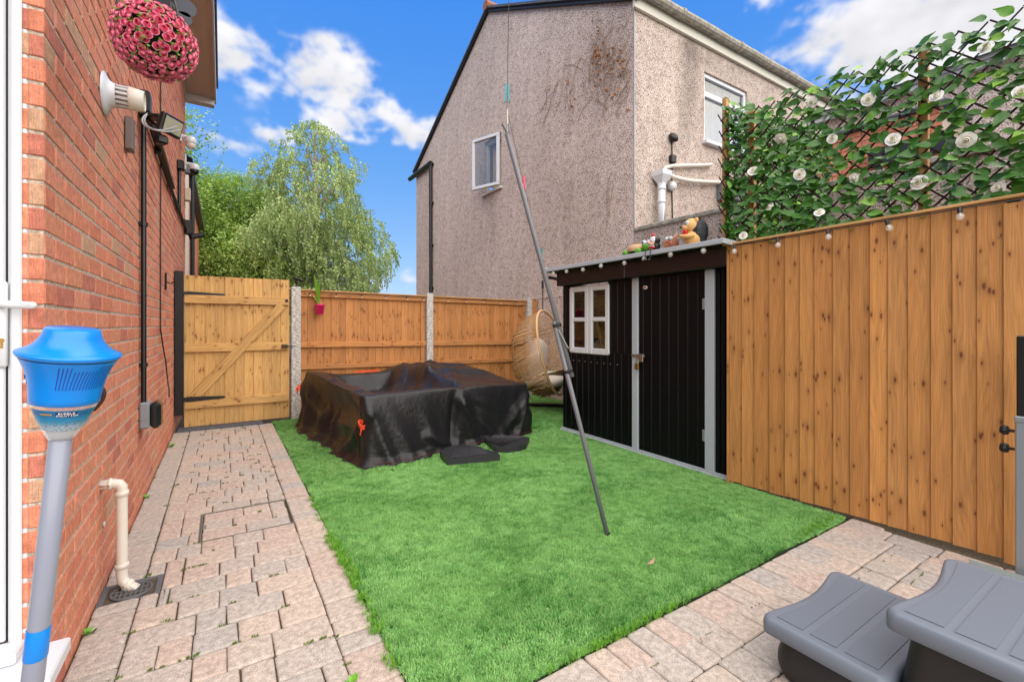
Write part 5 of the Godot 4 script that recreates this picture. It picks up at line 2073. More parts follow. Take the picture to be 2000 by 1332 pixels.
	vinyl.uv1_world_triplanar = true
	vinyl.uv1_scale = Vector3.ONE * 1.6
	var cover := part(t, "cover", st, vinyl)
	# stitched hem and seams in orange thread
	var orange := mat("orange_cord", Color(0.90, 0.30, 0.12), 0.6)
	var thread := mat("orange_thread", Color(0.36, 0.15, 0.10), 0.8)
	st = mb()
	var seam: Array = []
	for k in P:
		if k < P * 0.30 or k > P * 0.74:
			pass
	for part_: Array in [[0, 92], [236, 319]]:
		seam = []
		for k in range(part_[0], part_[1]):
			seam.append(rows[1][k].lerp(rows[2][k], 0.3) + Vector3(0, 0.003, 0))
		tube(st, seam, 0.0022, 4, false)
	seam = []
	for k in 30:
		var q := Vector2(1.12 + 0.74 * k / 29.0, 0.62 - 0.56 * pow(k / 29.0, 1.5))
		seam.append(place.call(q, hgt.call(q.x, q.y) + 0.003))
	tube(st, seam, 0.0028, 4, false)
	for c in [316, 94]:
		seam = []
		for j in range(3, SK - 1):
			seam.append(rows[j][c] + (rows[j][c] - Vector3(E1 * mid.x + E2 * mid.y)).normalized() * 0.003)
		tube(st, seam, 0.0022, 4, false)
	part(cover, "stitching", st, thread)
	for q: Array in [[318, 20], [90, 21], [238, 24]]:
		st = mb()
		var p: Vector3 = rows[q[1]][q[0]]
		var o = (p - place.call(mid, p.y)).normalized()
		var sd = o.cross(Vector3.UP)
		for k in 3:
			var pts: Array = []
			for i in 15:
				var a := TAU * i / 14.0
				pts.append(p + o * (0.012 + 0.022 * sin(a) + 0.006 * k) + sd * (0.028 * cos(a)) + Vector3.UP * (0.016 * (k - 1) + 0.022 * cos(a + 0.6)))
			tube(st, pts, 0.006, 6, false)
		tube(st, [p + o * 0.03 + Vector3.DOWN * 0.01, p + o * 0.04 + Vector3.DOWN * 0.05, p + o * 0.035 + sd * 0.01 + Vector3.DOWN * 0.085], 0.006, 6)
		part(t, "tie", st, orange)
	st = mb()
	for k in 12:
		var q0 := Vector2(0.56 + 0.30 * k / 12.0, 1.86)
		var q1 := Vector2(0.56 + 0.30 * (k + 1) / 12.0, 1.86)
		var a: Vector3 = place.call(q0, hgt.call(q0.x, 1.78) + 0.02)
		var b: Vector3 = place.call(q1, hgt.call(q1.x, 1.78) + 0.02)
		var up := Vector3(0, 0.022, 0)
		quad(st, a - E2 * 0.06, b - E2 * 0.06, b - E2 * 0.06 + up, a - E2 * 0.06 + up)
	part(t, "orange_strap", st, orange)
	# two fan shaped parasol weights on the lawn
	var w := thing("parasol_weight", "fan shaped black parasol weight lying against the cover hem, nearer one", "weight", Vector3(1.85, 0.0, -3.60), 0.0, "parasol weights on the lawn")
	st = mb()
	var fan := PackedVector2Array()
	for p: Array in [[1.667, -3.763], [1.625, -3.53], [2.02, -3.415], [2.045, -3.49]]:
		fan.append(Vector2(p[0] - 1.85, -(p[1] + 3.60)))
	var apex := fan[3]
	var poly := PackedVector2Array([fan[1], fan[2] + Vector2(0.0, 0.0), fan[3], Vector2(0.08, 0.26), Vector2(-0.02, 0.275), Vector2(-0.11, 0.235), fan[0]])
	extrude(st, poly, 0.045, Transform3D(Basis(Vector3.RIGHT, -PI / 2), Vector3(0, 0.005, 0)))
	var wm := mat("weight_black", Color(0.16, 0.165, 0.175), 0.42)
	part(w, "body", st, wm)
	st = mb()
	for k in 11:
		var f := k / 10.0
		var a := Vector2(0.11, -0.12).lerp(Vector2(0.14, 0.08), f)
		var b := Vector2(-0.19, -0.06).lerp(Vector2(0.02, 0.25), f)
		tube(st, [Vector3(a.x, 0.055, -a.y), Vector3(b.x, 0.055, -b.y)], 0.0055, 5)
	for f: float in [0.0, 0.5]:
		var arc: Array = []
		for k in 9:
			var g := k / 8.0
			var a := Vector2(0.11, -0.12).lerp(Vector2(0.14, 0.08), g).lerp(Vector2(-0.19, -0.06).lerp(Vector2(0.02, 0.25), g), f)
			arc.append(Vector3(a.x, 0.055, -a.y))
		tube(st, arc, 0.006, 5)
	part(w, "ribs", st, wm)
	w.scale = Vector3(1.12, 1.2, 1.12)
	copy_of(w, Vector3(2.36, 0.0, -3.84), 2.6, "fan shaped black parasol weight near the shed side, further one")

# ---------------------------------------------------------------- hanging egg chair
func egg_chair() -> void:
	var C := Vector3(3.78, 0.80, -5.13)
	var n := Vector3(0.50, 0, 0.866)
	var s := n.cross(Vector3.UP)              # to the right, seen from the front
	var t := thing("hanging_chair", "rattan hanging egg chair beside the far end of the shed", "chair", C)
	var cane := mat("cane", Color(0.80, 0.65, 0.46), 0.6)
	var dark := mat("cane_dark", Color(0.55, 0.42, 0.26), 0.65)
	var HH := 0.59
	var prof := func(y: float) -> float:
		return sqrt(maxf(1.0 - pow(y / HH, 2.0), 0.0))
	for k in 44:
		var y := -0.54 + 1.09 * k / 43.0
		var w: float = 0.47 * prof.call(y)
		var d: float = 0.60 * prof.call(y * 0.93)
		var pts: Array = []
		var sag := -0.10 - 0.05 * rng.randf() if y < 0.2 else -0.02 + rnd(-0.02, 0.02)
		for i in 19:
			var a := PI * i / 18.0
			pts.append(s * (w * cos(a)) - n * (d * sin(a)) + Vector3.UP * clampf(y + sag * sin(a) * (1.0 if y > -0.35 else 0.3), -0.60, 0.6))
		var st := mb(true)
		tube(st, pts, 0.0078, 6, false)
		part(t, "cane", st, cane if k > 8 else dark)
	for an: float in [35.0, 62.0, 90.0, 118.0, 145.0]:
		var pts: Array = []
		for i in 21:
			var y := -0.58 + 1.16 * i / 20.0
			var a := deg_to_rad(an)
			pts.append(s * (0.46 * prof.call(y) * cos(a)) - n * (0.585 * prof.call(y * 0.93) * sin(a)) + Vector3.UP * (y - 0.06 * sin(a) * (1.0 if y < 0.2 and y > -0.35 else 0.2)))
		var st := mb(true)
		tube(st, pts, 0.006, 6, false)
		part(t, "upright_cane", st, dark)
	var st := mb(true)
	var rim: Array = []
	for i in 41:
		var a := TAU * i / 40.0
		rim.append(s * (0.475 * cos(a)) + Vector3.UP * (HH * sin(a)) + n * (0.02 + 0.02 * cos(a * 2.0)))
	tube(st, rim, 0.019, 8, false)
	part(t, "rim", st, cane)
	st = mb(true)
	for k in 3:
		var ring: Array = []
		for i in 31:
			var a := PI * i / 30.0
			var y := -0.30 - 0.07 * k
			var w: float = 0.48 * prof.call(y)
			ring.append(s * (w * cos(a)) - n * (0.62 * prof.call(y * 0.93) * sin(a)) + Vector3.UP * (y + 0.012 * sin(i * 1.9)))
		tube(st, ring, 0.010, 6, false)
	part(t, "woven_band", st, cane)
	st = mb(true)
	var base: Array = []
	for k in 7:
		var y := -0.57 + 0.05 * k
		base.append(Vector2(0.34 * prof.call(y), y))
	lathe(st, base, 24, Transform3D(Basis.IDENTITY, -n * 0.17))
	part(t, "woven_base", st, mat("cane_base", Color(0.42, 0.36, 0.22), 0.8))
	st = mb()
	for k in 13:
		var y := HH + 0.02 + k * 0.034
		var ring: Array = []
		for i in 11:
			var a := TAU * i / 10.0
			var u := Vector3.RIGHT if k % 2 == 0 else Vector3.BACK
			ring.append(Vector3.UP * (y + 0.024 * sin(a)) + u * (0.011 * cos(a)))
		if k < 9:
			tube(st, ring, 0.0035, 5, false)
	tube(st, [Vector3(0, HH + 0.31, 0), Vector3(0, HH + 0.42, 0)], 0.016, 8)
	part(t, "chain", st, mats.black_metal)
	# it hangs tilted: the lower part swings forward under the hook
	var hung := Vector3(0, HH, 0)
	t.transform = Transform3D(Basis(s, 0.24), C + hung) * Transform3D(Basis.IDENTITY, -hung)
	var ch: Node3D = t.get_node("chain")
	ch.transform = t.transform.affine_inverse() * Transform3D(Basis.IDENTITY, C)
	# cushions
	var cush: Array = [[Vector3(0.0, -0.36, -0.10), Vector3(0.36, 0.10, 0.30), 0.0, "large cream seat cushion inside the hanging chair"], [Vector3(-0.14, 0.02, -0.20), Vector3(0.22, 0.21, 0.09), 0.35, "cream back cushion on the left inside the hanging chair"], [Vector3(0.18, -0.12, -0.16), Vector3(0.20, 0.18, 0.09), -0.2, "cream square cushion in the middle of the hanging chair"]]
	for q: Array in cush:
		st = mb(true)
		var r: Vector3 = q[1]
		var B := Basis(s, Vector3.UP, n) * Basis(Vector3.BACK, q[2])
		for i in 12:
			for j in 24:
				var p: Array = []
				for e: Array in [[i, j], [i, j + 1], [i + 1, j + 1], [i + 1, j]]:
					var la: float = -PI / 2 + PI * e[0] / 12.0
					var lo: float = TAU * e[1] / 24.0
					var v := Vector3(cos(la) * cos(lo), sin(la), cos(la) * sin(lo))
					var sq := func(x: float) -> float: return signf(x) * pow(absf(x), 0.55)
					v = Vector3(sq.call(v.x), v.y if r.y < r.z else sq.call(v.y), v.z if r.z < r.y else sq.call(v.z))
					p.append(B * (v * r))
				quad(st, p[3], p[2], p[1], p[0])
		var o := part(self, "cushion", st, mat("cream", Color(0.84, 0.80, 0.74), 0.9), Transform3D(Basis.IDENTITY, C + B * q[0] + n * (0.09 - 0.2 * q[0].y)))
		tag(o, q[3], "cushion", "cushions in the hanging chair")
	# stand
	t = thing("chair_stand", "black steel stand with hooked arm that carries the hanging chair", "stand", Vector3(4.22, 0, -4.72))
	st = mb(true)
	tube(st, [Vector3(0, 0.03, 0), Vector3(0, 1.2, 0), Vector3(-0.02, 1.6, -0.02), Vector3(-0.12, 1.79, -0.14), Vector3(-0.36, 1.86, -0.38)], 0.024, 10)
	part(t, "arm", st, mats.black_metal)
	for p: Array in [[-0.67, 0.40], [-0.45, -0.75], [-0.30, 0.62], [0.2, -0.6]]:
		st = mb()
		tube(st, [Vector3(-0.05, 0.06, -0.1), Vector3(p[0] * 0.5, 0.055, p[1] * 0.5), Vector3(p[0], 0.03, p[1])], 0.026, 8)
		box_c(st, Vector3(p[0], 0.022, p[1]), Vector3(0.07, 0.044, 0.07), 0.006)
		part(t, "leg", st, mats.black_metal)
	st = mb(true)
	for k in 5:
		ball(st, Vector3(3.95 + 0.07 * k, 0.10 + 0.03 * (k % 2), -4.45 + 0.05 * (k % 3)), Vector3(0.14, 0.12, 0.12), 12)
	tag(part(self, "black_bag", st, mat("bin_bag", Color(0.06, 0.065, 0.075), 0.35)), "black plastic bag on the lawn behind the shed corner", "bag")

# ---------------------------------------------------------------- bubble lamp on its leaning tube
func bubble_lamp() -> void:
	var foot := Vector3(-0.378, 0.0, -1.368)
	var head := Vector3(-0.2527, 1.134, -1.2286)
	var up := (head - foot).normalized()
	var L := (head - foot).length()
	var tocam := Vector3(0.20, 0, 0.98).normalized()
	var x := up.cross(tocam).normalized()
	var B := Basis(x, up, x.cross(up))          # local z looks at the camera side
	var t := thing("bubble_lamp", "blue topped bubble machine on a leaning grey tube in front of the door", "garden toy")
	t.transform = Transform3D(B * Basis.from_scale(Vector3(0.74, 1, 0.74)), foot)
	var blue := mat("toy_blue", Color(0.0, 0.49, 0.84), 0.30)
	var deep := mat("toy_blue_slot", Color(0.01, 0.22, 0.62), 0.5)
	var grey := mat("toy_grey", Color(0.52, 0.54, 0.60), 0.30)
	var st := mb(true)
	lathe(st, [Vector2(0, 0.0), Vector2(0.024, 0.0), Vector2(0.024, 0.52)], 28)
	lathe(st, [Vector2(0.024, 0.585), Vector2(0.0235, L - 0.16), Vector2(0, L - 0.16)], 28)
	part(t, "tube", st, grey)
	st = mb(true)
	lathe(st, [Vector2(0.0245, 0.52), Vector2(0.0255, 0.522), Vector2(0.0255, 0.583), Vector2(0.0245, 0.585)], 28)
	part(t, "blue_band", st, blue)
	# clear tank with a wrap-round label
	st = mb(true)
	lathe(st, [Vector2(0, L - 0.171), Vector2(0.026, L - 0.171), Vector2(0.033, L - 0.163), Vector2(0.050, L - 0.125), Vector2(0.068, L - 0.098), Vector2(0.069, L - 0.094)], 36)
	part(t, "tank", st, mats.clear)
	st = mb(true)
	lathe(st, [Vector2(0, L - 0.168), Vector2(0.027, L - 0.168), Vector2(0.041, L - 0.142), Vector2(0, L - 0.142)], 30)
	var sol := mat("solution", Color(0.80, 0.84, 0.86, 0.5), 0.05)
	sol.transparency = BaseMaterial3D.TRANSPARENCY_ALPHA
	part(t, "solution", st, sol)
	var im := Image.create(512, 192, false, Image.FORMAT_RGB8)
	var bn := _noise(91, 0.03, FastNoiseLite.TYPE_CELLULAR, 1)
	bn.cellular_return_type = FastNoiseLite.RETURN_DISTANCE2_SUB
	for yy in 192:
		for xx in 512:
			var f := yy / 192.0
			var c := Color(0.02, 0.40, 0.60).lerp(Color(0.10, 0.50, 0.68), smoothstep(0.2, 0.5, f)).lerp(Color(0.62, 0.70, 0.76), smoothstep(0.45, 0.85, f))
			var b := bn.get_noise_2d(xx, yy * 1.3)
			if f > 0.4:
				c = c.lerp(Color(0.30, 0.36, 0.44), smoothstep(-0.75, -0.95, b) * 0.6 * smoothstep(0.4, 0.6, f))
			im.set_pixel(xx, yy, c)
	var navy := Color(0.02, 0.10, 0.28)
	im.fill_rect(Rect2i(205, 14, 140, 44), navy)
	draw_word(im, "BUBBLE", 222, 18, 3, Color.WHITE)
	draw_word(im, "SOLUTION", 208, 38, 3, Color.WHITE)
	draw_word(im, "CE", 20, 24, 4, navy)
	im.fill_rect(Rect2i(92, 30, 90, 18), Color(0.70, 0.52, 0.28))
	im.fill_rect(Rect2i(92, 44, 90, 4), Color(0.35, 0.22, 0.15))
	for cx: int in [372, 414, 456]:
		for a in 628:
			im.fill_rect(Rect2i(cx + int(14 * cos(a * 0.01)), 36 + int(14 * sin(a * 0.01)), 3, 3), navy)
	im.generate_mipmaps()
	var lm := mat("label_print", Color.WHITE, 0.35)
	lm.albedo_texture = ImageTexture.create_from_image(im)
	st = mb(true)
	var n := 28
	for i in n:
		for j in 4:
			var p: Array = []
			var uv: Array = []
			for e: Array in [[i, j], [i + 1, j], [i + 1, j + 1], [i, j + 1]]:
				var a: float = -1.25 + 2.5 * e[0] / n
				var g: float = e[1] / 4.0
				var y := L - 0.148 + 0.045 * g
				var r := lerpf(0.0405, 0.0652, pow(g, 0.9)) + 0.0012
				p.append(Vector3(sin(a) * r, y, cos(a) * r))
				uv.append(Vector2(e[0] / float(n), 1.0 - g))
			quad_uv(st, p, uv)
	part(t, "label", st, lm)
	# blue body, brim and cap
	var prof: Array = [Vector2(0.066, L - 0.096), Vector2(0.0705, L - 0.0955), Vector2(0.0715, L - 0.085), Vector2(0.074, L - 0.065), Vector2(0.079, L - 0.045), Vector2(0.086, L - 0.028), Vector2(0.094, L - 0.014), Vector2(0.098, L - 0.008)]
	st = mb(true)
	lathe(st, prof, 48)
	part(t, "body", st, blue)
	st = mb(true)
	lathe(st, [Vector2(0.09, L - 0.008), Vector2(0.102, L - 0.005), Vector2(0.1055, L), Vector2(0.1045, L + 0.003), Vector2(0.094, L + 0.006), Vector2(0.080, L + 0.013), Vector2(0.068, L + 0.023), Vector2(0.060, L + 0.036), Vector2(0.0555, L + 0.048), Vector2(0.053, L + 0.050), Vector2(0, L + 0.0505)], 48)
	part(t, "cap", st, blue)
	var rof := func(h: float) -> float:
		for i in prof.size() - 1:
			if h <= prof[i + 1].y:
				return lerpf(prof[i].x, prof[i + 1].x, (h - prof[i].y) / (prof[i + 1].y - prof[i].y))
		return 0.098
	for k in 17:
		st = mb()
		var a0 := -0.28 + k * 0.085
		var h0 := L - 0.062
		var h1 := L - (0.016 if k < 4 or k > 10 else 0.024)
		for j in 6:
			var p: Array = []
			for e: Array in [[0, j], [1, j], [1, j + 1], [0, j + 1]]:
				var h := lerpf(h0, h1, e[1] / 6.0)
				var a: float = a0 + 0.09 * e[1] / 6.0 + (-0.013 if e[0] == 0 else 0.013)
				var r: float = rof.call(h) + 0.0005
				p.append(Vector3(sin(a) * r, h, cos(a) * r))
			quad(st, p[0], p[1], p[2], p[3])
		part(t, "vent_slot", st, deep)
	st = mb(true)
	ball(st, Vector3(-0.076, L - 0.044, 0.004), Vector3(0.006, 0.007, 0.008))
	tube(st, [Vector3(-0.0755, L - 0.046, 0.012), Vector3(-0.074, L - 0.058, 0.012)], 0.002, 6)
	part(t, "switch", st, deep)

# ---------------------------------------------------------------- artificial rose ball on its bracket
func rose_ball() -> void:
	var C := Vector3(-0.195, 2.168, -1.99)
	var R := 0.113
	var t := thing("rose_ball", "hanging ball of artificial pink roses beside the brick wall", "flower ball", C)
	var st := mb(true)
	ball(st, Vector3.ZERO, Vector3.ONE * (R - 0.012), 26)
	part(t, "core", st, mat("ball_core", Color(0.05, 0.07, 0.03), 0.9))
	var pk := Color(0.78, 0.03, 0.16)
	var pale := Color(0.88, 0.48, 0.55)
	var rose := rose_mesh([[3, 0.0042, 0.0125, Color(0.62, 0.01, 0.10), Color(0.80, 0.06, 0.20)], [4, 0.0070, 0.0120, pk, Color(0.86, 0.22, 0.34)], [5, 0.0096, 0.0105, pk, Color(0.88, 0.42, 0.50)], [5, 0.0116, 0.008, Color(0.80, 0.10, 0.24), pale]], 0.25)
	var rm := mat("pink_rose", Color.WHITE, 0.6)
	rm.vertex_color_use_as_albedo = true
	var n := 300
	for k in n:
		var y := 1.0 - 2.0 * (k + 0.5) / n
		var r := sqrt(1.0 - y * y)
		var a := k * 2.39996 + rnd(-0.06, 0.06)
		var d := (Vector3(cos(a) * r, y, sin(a) * r) + Vector3(rnd(-1, 1), rnd(-1, 1), rnd(-1, 1)) * 0.035).normalized()
		var f := (d + Vector3(rnd(-1, 1), rnd(-1, 1), rnd(-1, 1)) * 0.28).normalized()
		part_mesh(t, "rose", rose, rm, Transform3D(look(f) * Basis(Vector3(0, 0, 1), rnd(0, TAU)) * Basis.from_scale(Vector3.ONE * rnd(0.85, 1.1)), d * (R + rnd(-0.004, 0.003))))
	st = mb()
	for k in 900:
		var d := Vector3(rng.randfn(0, 1), rng.randfn(0, 1), rng.randfn(0, 1)).normalized()
		var b := look((d + Vector3(rnd(-1, 1), rnd(-1, 1), rnd(-1, 1)) * 0.8).normalized())
		var c := d * (R + rnd(-0.004, 0.011))
		var s := rnd(0.004, 0.009)
		quad(st, c - b.x * s, c - b.y * s * 0.6, c + b.x * s, c + b.y * s * 0.6)
	part(t, "leaflets", st, mat("ball_leaf", Color(0.38, 0.50, 0.12), 0.5)).set_meta("kind", "stuff")
	st = mb()
	for q: Array in [[-0.5, 0.2], [0.4, 0.5], [0.9, -0.6]]:
		var d := Vector3(q[0], 0.35, q[1]).normalized()
		tube(st, bez(d * (R + 0.012), (d + Vector3.UP * 0.7).normalized() * (R + 0.06), Vector3(d.x * 0.05, R + 0.07, d.z * 0.05), Vector3(0, R + 0.17, 0), 10), 0.0032, 6)
	part(t, "hanging_wires", st, mats.black_metal)
	# bracket
	t = thing("basket_bracket", "black wrought iron bracket with curled foot holding the rose ball", "bracket", Vector3(WALL_X, 2.5, -2.03))
	st = mb()
	box(st, Vector3(0.001, -0.19, -0.015), Vector3(0.012, 0.10, 0.015), 0.003)
	tube(st, [Vector3(0.01, 0.06, 0), Vector3(0.29, 0.06, 0.03), Vector3(0.31, 0.09, 0.03)], 0.006, 7)
	tube(st, bez(Vector3(0.012, -0.17, 0), Vector3(0.06, 0.0, 0), Vector3(0.15, -0.05, 0.01), Vector3(0.24, 0.055, 0.025), 12), 0.005, 7)
	tube(st, bez(Vector3(0.012, -0.10, 0), Vector3(0.02, -0.24, 0), Vector3(0.10, -0.22, 0.0), Vector3(0.06, -0.10, 0.0), 12), 0.005, 7)
	tube(st, [Vector3(0.262, 0.06, 0.03), Vector3(0.262, -0.02, 0.035)], 0.004, 6)
	part(t, "scroll", st, mats.black_metal)
	# butterfly
	t = thing("metal_butterfly", "dark pierced metal butterfly ornament above the rose ball", "ornament", Vector3(-0.155, 2.30, -2.03))
	for s in [-1, 1]:
		st = mb()
		for q: Array in [[0.075, 0.04, 0.016], [0.062, 0.0, 0.013]]:
			var outer := PackedVector2Array()
			for k in 16:
				var a := TAU * k / 16.0
				outer.append(Vector2(q[0] * 0.52 + cos(a) * q[0] * 0.5, q[1] + sin(a) * q[2] * 1.5 * (1.2 + 0.4 * cos(a))))
			extrude(st, outer, 0.002, Transform3D(Basis(Vector3.UP, 0.3 * s - 0.3) * Basis.from_scale(Vector3(s, 1, 1)), Vector3.ZERO))
		part(t, "wing", st, mat("gunmetal", Color(0.22, 0.23, 0.26), 0.5, 0.4))
	st = mb()
	tube(st, [Vector3(0, -0.03, 0), Vector3(0, 0.07, 0)], 0.005, 8)
	part(t, "body", st, mats.black_metal)

# ---------------------------------------------------------------- fittings on the brick wall
func wall_fittings() -> void:
	var X := WALL_X + 0.002
	# white flue vent
	var t := thing("wall_vent", "round white plastic flue vent with slots on the brick wall", "vent", Vector3(X, 2.25, -2.76))
	var out := Transform3D(Basis(Vector3(0, 0, 1), -PI / 2), Vector3.ZERO)     # local y out of the wall
	var st := mb(true)
	lathe(st, [Vector2(0.095, 0), Vector2(0.095, 0.005), Vector2(0.075, 0.012), Vector2(0.060, 0.024), Vector2(0.054, 0.034), Vector2(0.053, 0.044)], 30, out)
	part(t, "flange", st, mats.white_plastic)
	st = mb()
	for k in 14:
		var a := TAU * k / 14.0
		box_c(st, Vector3(0, 0.066, 0.047), Vector3(0.011, 0.046, 0.007), 0.001, out * Transform3D(Basis(Vector3.UP, a), Vector3.ZERO))
	part(t, "slotted_cage", st, mats.white_plastic)
	st = mb(true)
	lathe(st, [Vector2(0.052, 0.088), Vector2(0.053, 0.092), Vector2(0.046, 0.145), Vector2(0.041, 0.146), Vector2(0.038, 0.12), Vector2(0, 0.12)], 30, out)
	lathe(st, [Vector2(0, 0.040), Vector2(0.036, 0.04), Vector2(0.036, 0.09)], 24, out)
	part(t, "cowl", st, mats.aged_white)
	# grey box under it
	st = mb()
	box(st, Vector3(X, 2.17, -3.36), Vector3(X + 0.035, 2.35, -3.27), 0.004)
	tag(part(self, "wall_box", st, mat("brown_box", Color(0.40, 0.36, 0.34), 0.5)), "small grey brown box on the brick wall below the white vent", "box")
	# floodlight with sensor
	t = thing("floodlight", "black floodlight with glass front and motion sensor on the brick wall", "floodlight", Vector3(X, 2.55, -3.80))
	st = mb()
	box(st, Vector3(0, 0.02, -0.05), Vector3(0.06, 0.16, 0.05), 0.008)
	box(st, Vector3(0.0, 0.0, -0.05), Vector3(0.19, 0.012, 0.05), 0.003)
	part(t, "junction_box", st, mats.black_plastic)
	st = mb()
	tube(st, [Vector3(0.03, 0.0, 0.05), Vector3(0.15, 0.018, 0.06), Vector3(0.18, 0.0, 0.05)], 0.009, 7)
	part(t, "arm", st, mats.black_plastic)
	var hb := look(Vector3(0.75, -0.28, 0.55))
	var hx := Transform3D(hb, Vector3(0.165, -0.035, 0.03))
	st = mb()
	var p0 := PackedVector2Array([Vector2(-0.10, -0.07), Vector2(0.10, -0.07), Vector2(0.10, 0.07), Vector2(-0.10, 0.07)])
	box(st, Vector3(-0.085, -0.062, -0.015), Vector3(0.085, 0.062, 0.02), 0.008, hx)
	box(st, Vector3(-0.07, -0.05, -0.05), Vector3(0.07, 0.05, -0.015), 0.015, hx)
	part(t, "lamp_housing", st, mats.black_plastic)
	st = mb()
	box(st, Vector3(-0.069, -0.046, 0.0205), Vector3(0.069, 0.046, 0.0235), 0.001, hx)
	part(t, "lamp_glass", st, mat("lamp_glass", Color(0.62, 0.62, 0.54), 0.12))
	st = mb()
	box(st, Vector3(0.06, -0.16, -0.02), Vector3(0.13, -0.10, 0.05), 0.012, Transform3D(Basis(Vector3.UP, 0.5), Vector3(0.02, 0, 0.03)))
	tube(st, [Vector3(0.04, 0.0, 0.0), Vector3(0.10, -0.06, 0.03), Vector3(0.10, -0.12, 0.03)], 0.010, 7)
	part(t, "sensor", st, mats.black_plastic)
	st = mb()
	tube(st, bez(Vector3(0.05, 0.01, 0.05), Vector3(-0.03, -0.1, 0.12), Vector3(0.1, -0.16, 0.12), Vector3(0.2, -0.04, 0.06), 14), 0.006, 6)
	tube(st, bez(Vector3(0.05, 0.01, 0.05), Vector3(-0.01, -0.13, 0.14), Vector3(0.14, -0.14, 0.12), Vector3(0.22, -0.06, 0.06), 14), 0.005, 6)
	part(t, "cable", st, mat("cable_grey", Color(0.60, 0.62, 0.63), 0.5))
	# conduit down to the socket
	t = thing("conduit", "long black vertical conduit pipe down the brick wall to the socket", "pipe", Vector3(X, 0, -3.82))
	st = mb()
	tube(st, [Vector3(0.02, 0.68, 0), Vector3(0.02, 2.56, 0)], 0.0155, 10)
	part(t, "tube", st, mats.black_plastic)
	for y: float in [0.93, 1.85]:
		st = mb()
		tube(st, [Vector3(0.02, y - 0.012, 0), Vector3(0.02, y + 0.012, 0)], 0.023, 10)
		box(st, Vector3(0, y - 0.012, -0.035), Vector3(0.012, y + 0.012, 0.035), 0.002)
		part(t, "clip", st, mats.black_plastic)
	t = thing("outdoor_socket", "grey weatherproof socket box with dark cover on the brick wall", "socket", Vector3(X, 0.60, -3.84))
	st = mb()
	box(st, Vector3(0, -0.085, -0.07), Vector3(0.055, 0.085, 0.07), 0.010)
	tube(st, [Vector3(0.03, -0.01, 0.069), Vector3(0.03, -0.01, 0.074)], 0.022, 14)
	part(t, "box", st, mat("socket_grey", Color(0.50, 0.52, 0.54), 0.45))
	st = mb()
	box(st, Vector3(0.055, -0.09, -0.072), Vector3(0.115, 0.085, 0.072), 0.022)
	part(t, "cover", st, mat("smoked", Color(0.12, 0.13, 0.14), 0.2))
	# long conduit along the wall with the far floodlight
	t = thing("wall_conduit", "black conduit running back along the brick wall at upper storey height", "pipe")
	st = mb()
	tube(st, [Vector3(X + 0.02, 2.64, -4.05), Vector3(X + 0.02, 2.56, -5.5), Vector3(X + 0.02, 2.545, -7.75), Vector3(X + 0.02, 2.50, -8.0)], 0.018, 8)
	tube(st, [Vector3(X + 0.045, 2.62, -4.15), Vector3(X + 0.045, 2.55, -5.6)], 0.018, 8)
	part(t, "tube", st, mats.black_plastic)
	st = mb()
	tube(st, [Vector3(X + 0.02, 2.56, -6.78), Vector3(X + 0.02, 3.08, -6.78)], 0.018, 8)
	box(st, Vector3(X, 3.06, -6.84), Vector3(X + 0.07, 3.17, -6.72), 0.008)
	part(t, "riser", st, mats.black_plastic)
	st = mb()
	for z: float in [-4.6, -5.6, -6.6, -7.4]:
		box(st, Vector3(X, 2.53 + 0.03 * (z + 7.4) / 3.0, z - 0.02), Vector3(X + 0.045, 2.59 + 0.03 * (z + 7.4) / 3.0, z + 0.02), 0.004)
	part(t, "clips", st, mats.black_plastic)
	t = thing("far_floodlight", "small black floodlight low on the far end of the brick wall", "floodlight", Vector3(X, 2.55, -7.95))
	st = mb()
	box(st, Vector3(0, -0.07, -0.06), Vector3(0.10, 0.13, 0.06), 0.01)
	part(t, "box", st, mats.black_plastic)
	st = mb()
	box_c(st, Vector3(0.17, -0.15, 0.05), Vector3(0.16, 0.06, 0.10), 0.01, Transform3D(Basis(Vector3(0, 0, 1), 0.35), Vector3(-0.05, 0.0, 0)))
	tube(st, [Vector3(0.05, -0.05, 0), Vector3(0.08, -0.14, 0.02)], 0.015, 6)
	part(t, "lamp", st, mats.black_plastic)
	# cameras
	var cams: Array = [[Vector3(X, 3.60, -7.15), "white dome security camera high on the brick wall", true], [Vector3(X, 3.52, -8.05), "white security camera with black lens at the far wall end", false]]
	for q: Array in cams:
		t = thing("security_camera", q[1], "camera", q[0], 0.0, "security cameras on the brick wall")
		st = mb()
		box(st, Vector3(0, -0.08, -0.045), Vector3(0.02, 0.12, 0.045), 0.006)
		tube(st, [Vector3(0.01, 0.0, 0), Vector3(0.09, 0.0, 0.0), Vector3(0.11, -0.02, 0)], 0.020, 10)
		part(t, "bracket", st, mats.white_plastic)
		st = mb(true)
		lathe(st, [Vector2(0.068, -0.07), Vector2(0.075, -0.06), Vector2(0.075, -0.01), Vector2(0.06, 0.025), Vector2(0, 0.04)], 18, Transform3D(Basis.IDENTITY.scaled(Vector3.ONE * 0.85), Vector3(0.115, -0.02, 0)))
		part(t, "housing", st, mats.white_plastic)
		st = mb(true)
		ball(st, Vector3(0.115, -0.095, 0), Vector3.ONE * 0.056, 16)
		part(t, "dome", st, mats.aged_white if q[2] else mats.black_plastic)
	st = mb()
	box(st, Vector3(X, 3.20, -7.33), Vector3(X + 0.06, 3.32, -7.22), 0.008)
	tag(part(self, "junction_box", st, mat("cream_box", Color(0.72, 0.68, 0.60), 0.6)), "small cream junction box under the dome security camera", "box")
	st = mb()
	box(st, Vector3(X, 2.98, -8.12), Vector3(X + 0.07, 3.16, -8.0), 0.008)
	tag(part(self, "alarm_box", st, mats.cream_box), "cream box at the far end of the wall below the black lens camera", "box")
